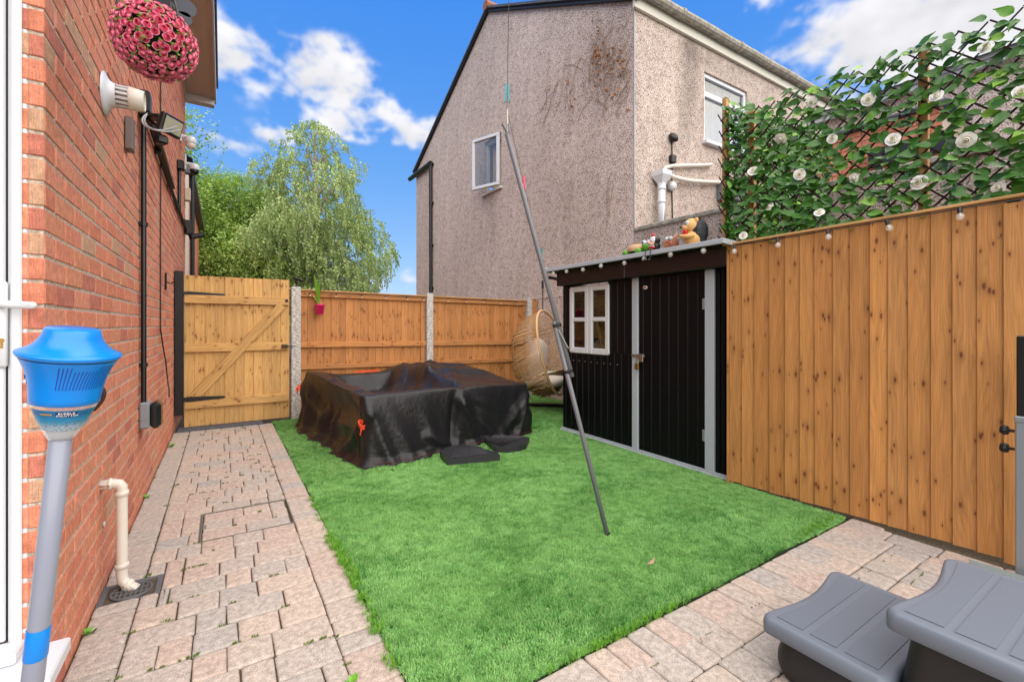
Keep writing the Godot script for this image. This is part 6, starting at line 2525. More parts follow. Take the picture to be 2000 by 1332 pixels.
	# thin hanging cable
	st = mb()
	var pts: Array = []
	for k in 20:
		var f := k / 19.0
		pts.append(Vector3(X + 0.008, lerpf(4.6, 1.15, f), -4.93 + 0.012 * sin(f * 9.0)))
	pts.append_array([Vector3(X + 0.012, 1.0, -5.08), Vector3(X + 0.02, 0.85, -5.22), Vector3(X + 0.03, 0.70, -5.24), Vector3(X + 0.05, 0.60, -5.15), Vector3(X + 0.06, 0.56, -5.02)])
	tube(st, pts, 0.006, 6)
	tag(part(self, "hanging_cable", st, mat("maroon", Color(0.20, 0.09, 0.08), 0.6)), "thin dark cable hanging loose down the brick wall", "cable")
	st = mb()
	tube(st, [Vector3(X, 1.60, -5.34), Vector3(X + 0.05, 1.58, -5.34), Vector3(X + 0.07, 1.60, -5.34)], 0.007, 6)
	tube(st, [Vector3(X + 0.01, 1.52, -5.34), Vector3(X + 0.01, 1.68, -5.34)], 0.009, 6)
	tag(part(self, "wall_hook", st, mats.black_metal), "small black hook on the brick wall near the gate", "hook")
	# hose loop hook behind the bubble lamp
	t = thing("wall_bracket", "curved brown metal hook on the brick wall behind the bubble lamp", "hook", Vector3(X, 0.925, -2.42))
	st = mb(true)
	tube(st, bez(Vector3(0.0, 0.02, 0), Vector3(0.06, 0.04, -0.005), Vector3(0.075, -0.02, -0.01), Vector3(0.02, -0.075, -0.01), 12), 0.0075, 8)
	part(t, "hook", st, mat("rusty", Color(0.24, 0.15, 0.12), 0.6, 0.3))
	# white waste pipe
	t = thing("drain_pipe", "white plastic waste pipe from the brick wall bending into the grate", "pipe", Vector3(-0.385, 0, -2.70))
	st = mb(true)
	tube(st, [Vector3(-0.075, 0.475, 0), Vector3(-0.03, 0.475, 0), Vector3(-0.010, 0.470, 0), Vector3(0, 0.455, 0), Vector3(0, 0.43, 0), Vector3(0, 0.06, 0.0), Vector3(0.004, 0.03, 0.002), Vector3(0.02, 0.008, 0.008), Vector3(0.055, -0.018, 0.02)], 0.0215, 16)
	part(t, "pipe", st, mats.aged_white)
	st = mb(true)
	for q: Array in [[Vector3(-0.045, 0.475, 0), Vector3(-0.033, 0.475, 0)], [Vector3(0, 0.415, 0), Vector3(0, 0.437, 0)], [Vector3(0, 0.088, 0), Vector3(0, 0.108, 0)], [Vector3(0.016, 0.012, 0.006), Vector3(0.032, 0.0, 0.012)]]:
		tube(st, [q[0], q[1]], 0.0265, 16)
	part(t, "collars", st, mats.aged_white)
	st = mb(true)
	ball(st, Vector3(X, 0.28, -2.76), Vector3(0.005, 0.012, 0.012), 10)
	tag(part(self, "wall_plug", st, mats.white_plastic), "small white plug in the brick wall beside the waste pipe", "plug")

# ---------------------------------------------------------------- clothes line
func peg(p: Vector3, m: Material, label: String, turn := 0.0, s := 1.0) -> void:
	var t := thing("clothes_peg", label, "peg", p, turn, "pegs on the washing line")
	for k in [-1, 1]:
		var st := mb()
		var q := PackedVector2Array([Vector2(0.002, 0.052), Vector2(0.009, 0.050), Vector2(0.010, 0.020), Vector2(0.009, 0.0), Vector2(0.016, -0.042), Vector2(0.010, -0.045), Vector2(0.003, -0.012), Vector2(0.0015, 0.01)])
		extrude(st, q, 0.012, Transform3D(Basis.from_scale(Vector3(k * s, s, s)), Vector3(0, 0, -0.006)))
		part(t, "jaw", st, m)
	var st2 := mb()
	tube(st2, [Vector3(-0.011 * s, 0.006 * s, 0), Vector3(0.011 * s, 0.006 * s, 0)], 0.006 * s, 8)
	part(t, "spring", st2, mats.steel)

func washing_line() -> void:
	var foot := Vector3(1.84, 0.0, -1.879)
	var top := Vector3(1.321, 2.239, -2.123)
	var d := (top - foot).normalized()
	var t := thing("line_prop", "grey telescopic clothes line prop leaning across the lawn", "pole")
	var grey := mat("prop_grey", Color(0.40, 0.405, 0.42), 0.45)
	var L := (top - foot).length()
	var st := mb(true)
	tube(st, [foot, foot + d * (L * 0.54)], 0.0132, 14)
	part(t, "lower_tube", st, grey)
	var sd := d.cross(Vector3(0.5377, 0, -0.8431)).normalized()
	st = mb(true)
	tube(st, [foot + d * (L * 0.40) - sd * 0.024, top], 0.0132, 14)
	part(t, "upper_tube", st, grey)
	for f: float in [0.415, 0.53]:
		st = mb()
		var c := foot + d * (L * f) - sd * 0.012
		var xf := Transform3D(Basis(sd, d, sd.cross(d)), c)
		box_c(st, Vector3(0, 0, 0), Vector3(0.050, 0.032, 0.032), 0.009, xf)
		part(t, "clamp", st, mats.black_plastic)
	st = mb()
	tube(st, [foot + d * (L * 0.52) + Vector3(0, 0, 0.02), foot + d * (L * 0.47) - sd * 0.03 + Vector3(0, 0, 0.02)], 0.003, 6)
	part(t, "pin", st, mats.steel)
	st = mb(true)
	tube(st, [top - d * 0.01, top + Vector3(-0.006, 0.02, 0.0), top + Vector3(-0.03, 0.05, 0.0)], 0.007, 8)
	tube(st, [top - d * 0.01, top + Vector3(0.012, 0.02, 0.004), top + Vector3(0.006, 0.055, 0.006)], 0.007, 8)
	part(t, "fork", st, grey)
	st = mb(true)
	ball(st, foot + Vector3(0, 0.01, 0), Vector3(0.015, 0.018, 0.015), 10)
	part(t, "foot_cap", st, mats.rubber)
	# the line: over the camera to the house, and away to the gable
	var crotch := top + Vector3(0.0, 0.135, 0.0)
	st = mb(true)
	tube(st, [top - d * 0.02, top + Vector3(0.002, 0.03, 0.0), crotch + Vector3(0, 0.006, 0)], 0.0065, 8)
	part(t, "tip_rod", st, mat("tip_grey", Color(0.66, 0.63, 0.58), 0.6))
	var hook := Vector3(GABLE_X - 0.03, 2.10, -6.13)
	var near := Vector3(-0.15, 2.78, 0.30)
	st = mb()
	var a: Array = []
	for k in 13:
		var f := k / 12.0
		a.append(crotch.lerp(hook, f) - Vector3(0, 0.10 * f * (1 - f), 0))
	tube(st, a, 0.0022, 5)
	a = []
	for k in 9:
		var f := k / 8.0
		a.append(crotch.lerp(near, f) - Vector3(0, 0.02 * f * (1 - f), 0))
	tube(st, a, 0.0016, 5)
	tag(part(self, "washing_line", st, mat("line_grey", Color(0.62, 0.60, 0.56), 0.7)), "thin washing line held up by the prop", "line")
	var teal := mat("teal_plastic", Color(0.02, 0.58, 0.62), 0.4)
	var pinkp := mat("pink_plastic", Color(0.92, 0.35, 0.48), 0.4)
	peg(crotch.lerp(near, 0.03) + Vector3(0, 0.030, 0), teal, "turquoise clothes peg on the line just above the prop", -0.55)
	peg(crotch.lerp(near, 0.33) + Vector3(0, 0.0, 0), teal, "turquoise clothes peg at the top edge above the gable ridge", -0.55)
	peg(crotch.lerp(hook, 0.20) + Vector3(0, -0.03, 0), pinkp, "pink clothes peg on the line beside the prop", 0.4, 1.1)
	peg(crotch.lerp(hook, 0.72) + Vector3(0, -0.03, 0), teal, "turquoise clothes peg near the wall end of the line", 0.4, 1.6)
	st = mb()
	ball(st, hook + Vector3(-0.02, 0, 0), Vector3(0.05, 0.07, 0.05), 12)
	tube(st, [hook + Vector3(0.03, 0.02, 0), hook], 0.012, 7)
	tag(part(self, "line_hook", st, mats.white_plastic), "white hook on the gable wall holding the washing line end", "hook")
	# strand of barbed wire between the end post and the house wall
	st = mb()
	var p0 := Vector3(4.42, 1.62, -6.38)
	var p1 := Vector3(4.58, 1.68, -4.6)
	tube(st, [p0, p0.lerp(p1, 0.5) - Vector3(0, 0.02, 0), p1], 0.003, 5)
	for k in 6:
		var c := p0.lerp(p1, (k + 0.5) / 6.0) - Vector3(0, 0.015, 0)
		tube(st, [c + Vector3(-0.012, -0.02, 0.01), c + Vector3(0.012, 0.02, -0.01)], 0.0035, 5)
		tube(st, [c + Vector3(0.012, -0.02, 0.0), c + Vector3(-0.012, 0.02, 0.0)], 0.0035, 5)
	tag(part(self, "barbed_wire", st, mats.black_metal), "strand of barbed wire running from the end fence post", "wire")

# ---------------------------------------------------------------- plastic steps, pole and bar at the right
func tread(t: Node3D, lo: Vector3, size: Vector3, m: Material, line: Material) -> void:
	# rounded slab whose front (-z) edge is hollowed; grooves cross it from front to back
	var n := 40
	var outline: Array = []
	var r := 0.035
	var sx := size.x
	var sz := size.z
	for k in 21:                            # front edge, hollow in the middle
		var f := k / 20.0
		outline.append(Vector2(r + (sx - 2 * r) * f, -0.0 + 0.030 * pow(sin(PI * f), 1.2)))
	for c: Array in [[Vector2(sx - r, r), -PI / 2], [Vector2(sx - r, sz - r), 0.0]]:
		for k in range(1, 8):
			var a: float = c[1] + PI / 2 * k / 8.0
			outline.append(c[0] + Vector2(cos(a), sin(a)) * r)
	for c: Array in [[Vector2(r, sz - r), PI / 2], [Vector2(r, r), PI]]:
		for k in range(1, 8):
			var a: float = c[1] + PI / 2 * k / 8.0
			outline.append(c[0] + Vector2(cos(a), sin(a)) * r)
	var mid := Vector2(sx / 2, sz / 2)
	var rings: Array = []
	for lv: Array in [[0.012, 0.0], [0.0, 0.006], [0.0, size.y - 0.018], [0.004, size.y - 0.007], [0.013, size.y - 0.001], [0.024, size.y], [0.03, size.y]]:
		var ring: Array = []
		for q: Vector2 in outline:
			var w: Vector2 = q + (mid - q).normalized() * float(lv[0])
			ring.append(lo + Vector3(w.x, lv[1], w.y))
		rings.append(ring)
	var st := mb(true)
	var N := outline.size()
	for j in rings.size() - 1:
		for k in N:
			var k2 := (k + 1) % N
			quad(st, rings[j][k2], rings[j][k], rings[j + 1][k], rings[j + 1][k2])
	st.set_smooth_group(2)
	var top := PackedVector2Array()
	for k in N:
		top.append(Vector2(rings[-1][k].x, rings[-1][k].z))
	var tr := Geometry2D.triangulate_polygon(top)
	for i in range(0, tr.size(), 3):
		var v: Array = [rings[-1][tr[i]], rings[-1][tr[i + 1]], rings[-1][tr[i + 2]]]
		if (v[1] - v[0]).cross(v[2] - v[0]).y < 0:
			v.reverse()
		tri(st, v[0], v[1], v[2])
	part(t, "tread", st, m)
	# the raised grip panels: three, with flat strips between them
	var y := lo.y + size.y
	for k in 3:
		var z0 := 0.035 + (sz - 0.07) * k / 3.0 + (0.011 if k > 0 else 0.0)
		var z1 := 0.035 + (sz - 0.07) * (k + 1) / 3.0 - (0.011 if k < 2 else 0.0)
		st = mb()
		var poly := PackedVector2Array()
		var cnt := 15 if k == 0 else 2
		for i in cnt:
			var f := float(i) / (cnt - 1)
			poly.append(Vector2(0.04 + (sx - 0.08) * f, -(z0 + (0.026 * pow(sin(PI * (0.06 + 0.88 * f)), 1.3) if k == 0 else 0.0))))
		poly.append(Vector2(sx - 0.04, -z1))
		poly.append(Vector2(0.04, -z1))
		extrude(st, poly, 0.0022, Transform3D(Basis(Vector3.RIGHT, -PI / 2), Vector3(lo.x, y + 0.0004, lo.z)))
		part(t, "grip_panel", st, line)

func steps_and_stand() -> void:
	var t := thing("plastic_steps", "grey and black two tread plastic steps on the paving at the right", "steps", Vector3(1.545, 0, -0.865))
	var grey := mat("step_grey", Color(0.42, 0.455, 0.50), 0.45)
	var panel := mat("step_panel", Color(0.395, 0.43, 0.475), 0.55)
	for m: StandardMaterial3D in [grey, panel]:
		m.normal_enabled = true
		m.normal_texture = tex.rough_n
		m.normal_scale = 0.10
		m.uv1_triplanar = true
		m.uv1_world_triplanar = true
		m.uv1_scale = Vector3.ONE * 9.0
	tread(t, Vector3(0.02, 0.135, 0.0), Vector3(0.56, 0.055, 0.36), grey, panel)
	tread(t, Vector3(0.025, 0.335, 0.345), Vector3(0.56, 0.055, 0.36), grey, panel)
	var st := mb(true)
	# bulging black bodies under the treads
	for q: Array in [[Vector3(0.06, 0.0, 0.05), Vector3(0.50, 0.137, 0.40)], [Vector3(0.07, 0.0, 0.39), Vector3(0.48, 0.337, 0.30)]]:
		var o: Vector3 = q[0]
		var s: Vector3 = q[1]
		var rows: Array = []
		for j in 9:
			var f := j / 8.0
			var out := 0.035 * sin(PI * f * 0.9 + 0.2) * (1.0 - f * 0.6)
			var ring: Array = []
			for c: Array in [[o.x, o.z, PI], [o.x + s.x, o.z, -PI / 2], [o.x + s.x, o.z + s.z, 0.0], [o.x, o.z + s.z, PI / 2]]:
				for k in 6:
					var a: float = c[2] + PI / 2 * k / 5.0
					var rr := 0.05 + out
					var cx: float = c[0] + (0.05 if c[0] == o.x else -0.05)
					var cz: float = c[1] + (0.05 if c[1] == o.z else -0.05)
					ring.append(Vector3(cx + cos(a) * rr, o.y + s.y * f, cz + sin(a) * rr))
			rows.append(ring)
		for j in 8:
			for k in 24:
				var k2 := (k + 1) % 24
				quad(st, rows[j][k2], rows[j][k], rows[j + 1][k], rows[j + 1][k2])
	part(t, "body", st, mat("step_black", Color(0.10, 0.10, 0.105), 0.5))
	# galvanised angle lying by the fence
	st = mb()
	var B := Basis(Vector3(-0.62, 0, -0.78).normalized(), Vector3.UP, Vector3(-0.78, 0, 0.62).normalized())
	var ax := Transform3D(Basis(Vector3.UP, 0.0), Vector3.ZERO)
	var a := Vector3(3.09, 0.0, -0.655)
	var dirn := Vector3(-0.02, 0, 0.55).normalized()
	var bb := Basis(dirn.cross(Vector3.UP), Vector3.UP, -dirn)
	box(st, Vector3(-0.0015, 0.003, -0.45), Vector3(0.0015, 0.045, 0.02), 0, Transform3D(bb, a))
	box(st, Vector3(0.002, 0.003, -0.45), Vector3(0.05, 0.006, 0.02), 0, Transform3D(bb, a))
	tag(part(self, "angle_bar", st, mat("pale_galv", Color(0.62, 0.67, 0.66), 0.45, 0.2)), "pale galvanised angle bar lying on the paving beside the fence", "bar")
	# pole of a folded stand
	t = thing("stand_pole", "black pole in a grey sleeve with two black clamp knobs", "pole", Vector3(3.153, 0, -0.503))
	st = mb()
	box(st, Vector3(-0.016, 0.72, -0.022), Vector3(0.016, 1.14, 0.022), 0.004)
	part(t, "upper_pole", st, mats.black_metal)
	st = mb()
	box(st, Vector3(-0.019, 0.0, -0.025), Vector3(0.019, 0.74, 0.025), 0.004)
	box(st, Vector3(-0.022, 0.735, -0.028), Vector3(0.022, 0.765, 0.028), 0.004)
	part(t, "sleeve", st, mat("sleeve_grey", Color(0.55, 0.58, 0.60), 0.4, 0.3))
	for y: float in [0.69, 0.605]:
		st = mb()
		tube(st, [Vector3(0, y, -0.03), Vector3(0, y, -0.05)], 0.007, 8)
		for k in 8:
			var an := TAU * k / 8.0
			ball(st, Vector3(0.014 * cos(an), y + 0.014 * sin(an), -0.063), Vector3(0.009, 0.009, 0.015), 8)
		tube(st, [Vector3(0, y, -0.048), Vector3(0, y, -0.078)], 0.016, 12)
		part(t, "knob", st, mats.black_plastic)

# ---------------------------------------------------------------- festoon lights (unlit)
func festoon(t: Node3D, pts: Array, sag: float, s: float, hang: Vector3) -> void:
	var cable: Array = []
	for i in pts.size() - 1:
		for k in 6:
			var f := k / 6.0
			cable.append(pts[i].lerp(pts[i + 1], f) - Vector3(0, sag * 4.0 * f * (1 - f), 0))
	cable.append(pts[-1])
	var st := mb()
	tube(st, cable, 0.0032, 5)
	part(t, "cable", st, mats.black_plastic)
	var sock := mb()
	lathe(sock, [Vector2(0, -0.038), Vector2(0.0105, -0.038), Vector2(0.013, -0.03), Vector2(0.012, 0.0), Vector2(0.006, 0.006), Vector2(0, 0.006)], 10)
	var sm := mesh_of(sock)
	var gl := mb(true)
	lathe(gl, [Vector2(0, -0.084), Vector2(0.011, -0.081), Vector2(0.0195, -0.070), Vector2(0.021, -0.058), Vector2(0.016, -0.046), Vector2(0.010, -0.038)], 14)
	lathe(gl, [Vector2(0.002, -0.072), Vector2(0.004, -0.06), Vector2(0.002, -0.04)], 6)
	var gm := mesh_of(gl)
	var bm := mat("bulb_glass", Color(0.95, 0.93, 0.88, 0.28), 0.03)
	bm.transparency = BaseMaterial3D.TRANSPARENCY_ALPHA
	for i in pts.size():
		var h := (hang + Vector3(rnd(-0.2, 0.2), 0, rnd(-0.2, 0.2))).normalized()
		var z := h.cross(Vector3.RIGHT).normalized()
		var b := Basis(z.cross(h).normalized(), -h, z) if absf(h.x) < 0.95 else Basis.IDENTITY
		b = Basis(-h.cross(z).normalized() * -1.0, -h, z)
		b = b.orthonormalized() * Basis.from_scale(Vector3.ONE * s)
		var so := part_mesh(t, "socket", sm, mats.black_plastic, Transform3D(b, pts[i]))
		part_mesh(so, "bulb", gm, bm)

func string_lights() -> void:
	var FN := FR_DIR.cross(Vector3.UP)
	var t := thing("string_lights", "festoon lights with clear bulbs strung along the top of the right fence", "string lights")
	var pts: Array = []
	for q: Array in [[-1.944, 1.79], [-1.645, 1.792], [-1.345, 1.80], [-1.05, 1.806], [-0.745, 1.812], [-0.44, 1.815], [-0.1, 1.82]]:
		pts.append(FR_FAR + FR_DIR * (q[0] + 2.0) + FN * 0.045 + Vector3(0, q[1] - 0.012, 0))
	festoon(t, pts, 0.004, 0.85, Vector3(-0.25, -1, 0.25))
	t = thing("string_lights", "festoon lights with round bulbs strung under the shed roof edge", "string lights")
	pts = []
	for z: float in [-4.02, -3.79, -3.52, -3.25, -2.97, -2.72, -2.46, -2.15]:
		pts.append(Vector3(3.29 - 0.145, 1.795, z))
	festoon(t, pts, 0.006, 1.0, Vector3(-0.75, -0.5, 0.2))
	t = thing("string_lights", "festoon lights pinned along the top rails of the back fence", "string lights")
	pts = []
	for x: float in [0.95, 1.28, 1.61, 1.94, 2.25, 2.50, 2.90, 3.20, 3.52, 3.84, 4.15]:
		pts.append(Vector3(x, 1.61 - 0.009 * (x - 0.9), -6.355))
	festoon(t, pts, 0.003, 0.62, Vector3(0.1, -1, 0.1))

# ---------------------------------------------------------------- ornaments on the shed roof
func ornaments() -> void:
	var y := 1.828
	var green := mat("orn_green", Color(0.33, 0.60, 0.12), 0.45)
	var tan := mat("orn_tan", Color(0.72, 0.58, 0.42), 0.6)
	var eye := mat("orn_eye", Color(0.72, 0.77, 0.80), 0.3)
	var pupil := mat("orn_pupil", Color(0.12, 0.13, 0.16), 0.3)
	var white = mats.white_plastic
	var red := mat("orn_red", Color(0.80, 0.08, 0.09), 0.4)
	var gold := mat("orn_gold", Color(0.84, 0.66, 0.40), 0.55)
	# tortoise: faces along the roof towards the near end
	var t := thing("tortoise_ornament", "tortoise ornament with pale brown shell and green head on the shed roof", "ornament", Vector3(3.22, y, -2.90))
	var st := mb(true)
	lathe(st, [Vector2(0.095, 0.03), Vector2(0.10, 0.045), Vector2(0.088, 0.075), Vector2(0.06, 0.098), Vector2(0, 0.108)], 20)
	part(t, "shell", st, tan)
	st = mb()
	for k in 6:
		var a := TAU * k / 6.0
		tube(st, [Vector3(cos(a) * 0.045, 0.106, sin(a) * 0.045), Vector3(cos(a) * 0.102, 0.046, sin(a) * 0.102)], 0.004, 5)
		var a2 := TAU * (k + 1) / 6.0
		tube(st, [Vector3(cos(a) * 0.045, 0.106, sin(a) * 0.045), Vector3(cos(a2) * 0.045, 0.106, sin(a2) * 0.045)], 0.004, 5)
	part(t, "shell_lines", st, mat("orn_brown", Color(0.45, 0.30, 0.20), 0.6))
	st = mb(true)
	ball(st, Vector3(-0.02, 0.055, 0.135), Vector3(0.05, 0.042, 0.052))
	for p: Array in [[-0.07, 0.07], [0.07, 0.07], [-0.07, -0.08], [0.07, -0.08]]:
		ball(st, Vector3(p[0], 0.025, p[1]), Vector3(0.032, 0.028, 0.038))
	ball(st, Vector3(0, 0.035, -0.12), Vector3(0.02, 0.015, 0.04))
	part(t, "body", st, green)
	st = mb(true)
	ball(st, Vector3(-0.045, 0.092, 0.115), Vector3.ONE * 0.026)
	ball(st, Vector3(-0.030, 0.092, 0.160), Vector3.ONE * 0.026)
	part(t, "eyes", st, eye)
	st = mb(true)
	ball(st, Vector3(-0.065, 0.095, 0.118), Vector3.ONE * 0.010)
	ball(st, Vector3(-0.050, 0.095, 0.166), Vector3.ONE * 0.010)
	part(t, "pupils", st, pupil)
	# small figure with dangling legs
	t = thing("ladybird_ornament", "small sitting ladybird ornament with red bobble and dangling wire legs", "ornament", Vector3(3.15, y, -2.655))
	st = mb(true)
	ball(st, Vector3(0.015, 0.042, 0.012), Vector3(0.038, 0.042, 0.036))
	ball(st, Vector3(0.01, 0.09, 0.022), Vector3(0.030, 0.034, 0.030))
	part(t, "back", st, mats.black_plastic)
	st = mb(true)
	ball(st, Vector3(-0.010, 0.095, 0.0), Vector3(0.030, 0.034, 0.030))
	ball(st, Vector3(-0.022, 0.04, -0.005), Vector3(0.020, 0.018, 0.028))
	part(t, "face", st, white)
	st = mb(true)
	ball(st, Vector3(-0.012, 0.138, 0.0), Vector3(0.016, 0.016, 0.016))
	ball(st, Vector3(-0.03, 0.028, 0.0), Vector3(0.016, 0.012, 0.034))
	part(t, "red_bobble", st, red)
	st = mb(true)
	tube(st, bez(Vector3(-0.03, 0.06, 0.02), Vector3(-0.06, 0.05, 0.03), Vector3(-0.06, 0.065, -0.02), Vector3(-0.04, 0.085, -0.03), 8), 0.009, 8)
	part(t, "arm", st, mat("orn_skin", Color(0.90, 0.62, 0.52), 0.5))
	for z: float in [-0.035, 0.02]:
		st = mb()
		tube(st, [Vector3(-0.03, 0.02, z), Vector3(-0.068, 0.006, z), Vector3(-0.070, -0.075, z - 0.004)], 0.004, 6)
		ball(st, Vector3(-0.078, -0.082, z - 0.004), Vector3(0.018, 0.011, 0.012), 10)
		part(t, "leg", st, mats.black_metal)
	# owl
	t = thing("owl_ornament", "small brown owl ornament in the middle of the shed roof", "ornament", Vector3(3.19, y, -2.50))
	st = mb(true)
	lathe(st, [Vector2(0, 0), Vector2(0.045, 0.0), Vector2(0.058, 0.03), Vector2(0.055, 0.06), Vector2(0.047, 0.085), Vector2(0.03, 0.105), Vector2(0, 0.11)], 18)
	part(t, "body", st, mat("orn_owl", Color(0.58, 0.36, 0.26), 0.6))
	st = mb(true)
	ball(st, Vector3(-0.040, 0.083, -0.020), Vector3.ONE * 0.018)
	ball(st, Vector3(-0.042, 0.083, 0.022), Vector3.ONE * 0.018)
	part(t, "eyes", st, eye)
	st = mb(true)
	lathe(st, [Vector2(0.013, 0), Vector2(0, 0.045)], 8, Transform3D(Basis(Vector3.RIGHT, 0.5), Vector3(0, 0.095, 0.035)))
	lathe(st, [Vector2(0.011, 0), Vector2(0, 0.035)], 8, Transform3D(Basis(Vector3.RIGHT, -0.4), Vector3(0, 0.095, -0.03)))
	part(t, "tufts", st, tan)
	st = mb(true)
	for k in 10:
		ball(st, Vector3(-0.050 - 0.004 * (k % 2), 0.025 + 0.012 * (k / 3), -0.03 + 0.02 * (k % 4)), Vector3(0.008, 0.010, 0.011), 8)
	part(t, "breast_feathers", st, mat("orn_rust", Color(0.68, 0.42, 0.30), 0.6))
	# hedgehog
	t = thing("hedgehog_ornament", "yellow hedgehog ornament with dark spines, largest figure on the shed roof", "ornament", Vector3(3.20, y, -2.30))
	st = mb(true)
	ball(st, Vector3(0.0, 0.055, 0.0), Vector3(0.075, 0.075, 0.075), 18)
	ball(st, Vector3(-0.01, 0.155, -0.01), Vector3(0.062, 0.066, 0.068), 18)
	ball(st, Vector3(-0.046, 0.142, -0.034), Vector3(0.036, 0.030, 0.038), 14)
	tube(st, bez(Vector3(-0.06, 0.075, 0.045), Vector3(-0.10, 0.06, 0.02), Vector3(-0.10, 0.065, -0.03), Vector3(-0.075, 0.08, -0.06), 8), 0.018, 9)
	ball(st, Vector3(-0.025, 0.195, 0.045), Vector3(0.012, 0.022, 0.020), 10)
	part(t, "body", st, gold)
	st = mb(true)
	ball(st, Vector3(-0.078, 0.150, -0.060), Vector3(0.012, 0.011, 0.012), 10)
	ball(st, Vector3(-0.066, 0.172, -0.022), Vector3(0.008, 0.016, 0.012), 10)
	part(t, "nose_and_pupil", st, pupil)
	st = mb(true)
	ball(st, Vector3(-0.060, 0.172, -0.014), Vector3(0.014, 0.026, 0.023), 12)
	part(t, "eye", st, eye)
	st = mb(true)
	for k in 6:
		var a := TAU * k / 6.0
		ball(st, Vector3(-0.085, 0.095 + 0.016 * sin(a), -0.02 + 0.016 * cos(a)), Vector3(0.012, 0.012, 0.012), 8)
	part(t, "red_flower", st, red)
	st = mb()
	for k in 150:
		var d := Vector3(rnd(-0.2, 1), rnd(-0.3, 1.0), rnd(-0.1, 1.0)).normalized()
		var base := Vector3(0.01, 0.07, 0.01).lerp(Vector3(0.0, 0.155, 0.0), rng.randf())
		if d.x < 0.0 and d.y < 0.4:
			continue
		var s := base + d * 0.066
		var sd := d.cross(Vector3.UP + Vector3(0.01, 0, 0)).normalized() * 0.008
		var u := d.cross(sd).normalized() * 0.008
		tri(st, s + sd, s + u, s + d * 0.03)
		tri(st, s + u, s - sd - u * 0.5, s + d * 0.03)
		tri(st, s - sd - u * 0.5, s + sd, s + d * 0.03)
	ball(st, Vector3(0.026, 0.105, 0.030), Vector3(0.074, 0.112, 0.074), 14)
	part(t, "spines", st, mat("orn_spine", Color(0.12, 0.13, 0.15), 0.6))

# ---------------------------------------------------------------- weeds, moss, litter
func tuft_of(st: SurfaceTool, p: Vector3, n: int, h: float, spread: float) -> void:
	for k in n:
		var a := rnd(0, TAU)
		var o := p + Vector3(cos(a), 0, sin(a)) * rnd(0, spread)
		var lean := Vector3(cos(a + rnd(-1, 1)), 0, sin(a + rnd(-1, 1))) * h * rnd(0.2, 0.8)
		var sd := Vector3(-sin(a), 0, cos(a)) * 0.0016
		var hh := h * rnd(0.6, 1.2)
		var m := o + lean * 0.4 + Vector3.UP * hh * 0.65
		quad(st, o - sd, o + sd, m + sd * 0.8, m - sd * 0.8)
		tri(st, m - sd * 0.8, m + sd * 0.8, o + lean + Vector3.UP * hh)

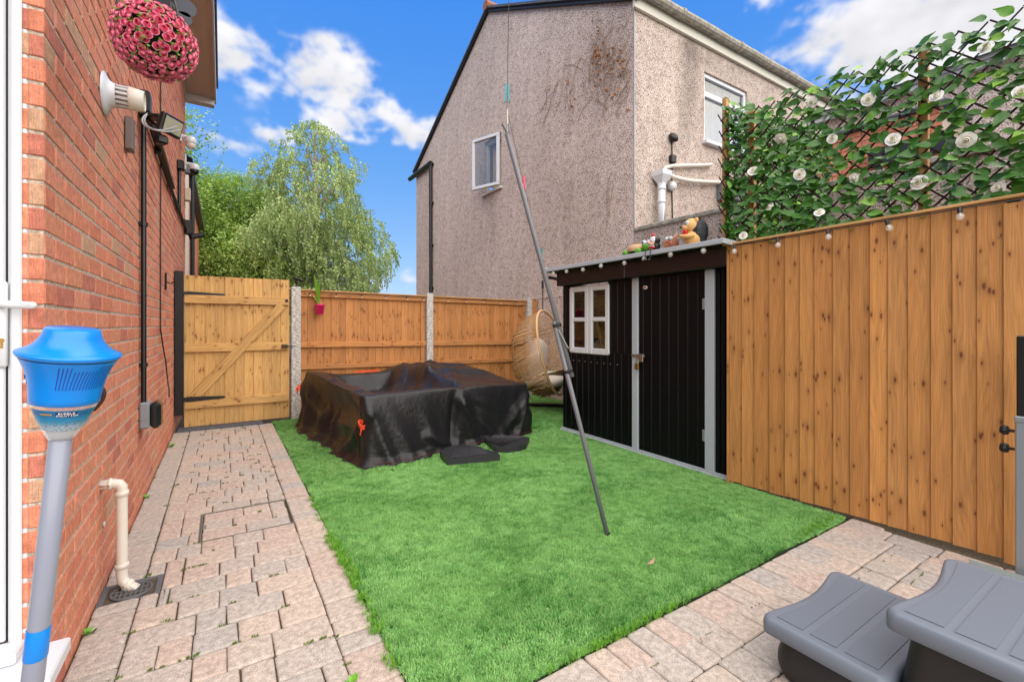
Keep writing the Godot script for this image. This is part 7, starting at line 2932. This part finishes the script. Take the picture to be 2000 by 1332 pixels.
func small_plants() -> void:
	var green := mat("real_grass", Color(0.40, 0.62, 0.16), 0.6)
	green.backlight_enabled = true
	green.backlight = Color(0.3, 0.4, 0.2)
	# real grass grown through along the lawn edge
	var st := mb()
	for k in 300:
		var z := -2.72 + 0.62 * pow(rng.randf(), 1.0)
		if k % 5 == 0:
			z = rnd(-2.1, -1.55)
		elif k % 7 == 0:
			z = rnd(-3.4, -2.8)
		var den := 0.5 + 0.5 * sin(z * 31.0)
		if rng.randf() < 0.35 + 0.65 * den:
			tuft_of(st, Vector3(lawn_edge(z) + rnd(-0.03, 0.015), 0, z), 9, 0.028, 0.012)
	for k in 90:
		tuft_of(st, Vector3(1.35 + rng.randfn(0, 0.16), 0, -1.245 + rnd(-0.012, 0.008)), 8, 0.022, 0.012)
	for k in 60:
		tuft_of(st, Vector3(2.95 + rng.randfn(0, 0.12), 0, -1.27 + rnd(-0.04, 0.01)), 8, 0.026, 0.012)
	var o := part(self, "edge_grass", st, green)
	tag(o, "tufts of real grass growing along the edges of the lawn", "grass")
	o.set_meta("kind", "stuff")
	# moss and seedlings in the joints
	st = mb()
	for k in 120:
		var row := -6.26 + 0.147 * rng.randi_range(0, 33)
		var p := Vector3(rnd(-0.30, 0.37), -0.004, row + rnd(-0.004, 0.004))
		if k % 3 == 0:
			p = Vector3([-0.305, 0.367, -0.455][k % 9 / 3], -0.004, rnd(-6.2, -1.4))
		for j in rng.randi_range(2, 7):
			tuft_of(st, p + Vector3(rnd(-0.018, 0.018), 0, rnd(-0.002, 0.002)), 5, 0.010, 0.004)
	for k in 70:
		var p := Vector3(rnd(0.5, 3.1), -0.004, -1.073 + 0.147 * rng.randi_range(0, 5))
		for j in 4:
			tuft_of(st, p + Vector3(rnd(-0.02, 0.02), 0, rnd(-0.002, 0.002)), 4, 0.006, 0.003)
	o = part(self, "joint_moss", st, mat("moss", Color(0.38, 0.47, 0.15), 0.9))
	tag(o, "moss and seedlings in the joints between the paving blocks", "moss")
	o.set_meta("kind", "stuff")
	# small weeds one can point to
	for q: Array in [[Vector3(-0.42, 0, -5.55), 0.05, "leafy green weed at the wall foot near the gate"], [Vector3(-0.43, 0, -2.36), 0.035, "small weed at the wall foot just beyond the door sill"], [Vector3(-0.44, 0, -4.0), 0.03, "tiny weed at the foot of the brick wall halfway along"], [Vector3(0.36, 0, -1.56), 0.03, "small weed in the long path joint nearest the camera"]]:
		st = mb()
		for k in 14:
			var a := rnd(0, TAU)
			var l: float = q[1] * rnd(0.5, 1.2)
			var d := Vector3(cos(a), rnd(0.3, 1.0), sin(a)).normalized()
			var sd := Vector3(-sin(a), 0, cos(a)) * l * 0.28
			var m := d * l * 0.55
			tri(st, Vector3.ZERO, m + sd, d * l)
			tri(st, Vector3.ZERO, d * l, m - sd)
		tag(part(self, "weed", st, green, Transform3D(Basis.IDENTITY, q[0])), q[2], "weed", "weeds in the paving")
	# fallen leaves
	var dry := mat("fallen_leaf", Color(0.62, 0.52, 0.42), 0.8)
	for q: Array in [[Vector3(1.78, 0.024, -1.52), 0.035, "curled pale dry leaf on the lawn near the patio edge"], [Vector3(1.52, 0.006, -1.06), 0.016, "small dark leaf scrap on the patio blocks"], [Vector3(0.30, 0.006, -2.62), 0.018, "dark twig scrap on the path beside the lawn"]]:
		st = mb()
		var s: float = q[1]
		var b := Basis.from_euler(Vector3(0.2, rnd(0, TAU), 0.15))
		quad(st, b * Vector3(-s, 0.2 * s, 0), b * Vector3(0, 0, s * 0.4), b * Vector3(s, 0.3 * s, 0), b * Vector3(0, 0.02 * s, -s * 0.2))
		tag(part(self, "fallen_leaf", st, dry, Transform3D(Basis.IDENTITY, q[0])), q[2], "leaf", "leaves fallen on the ground")
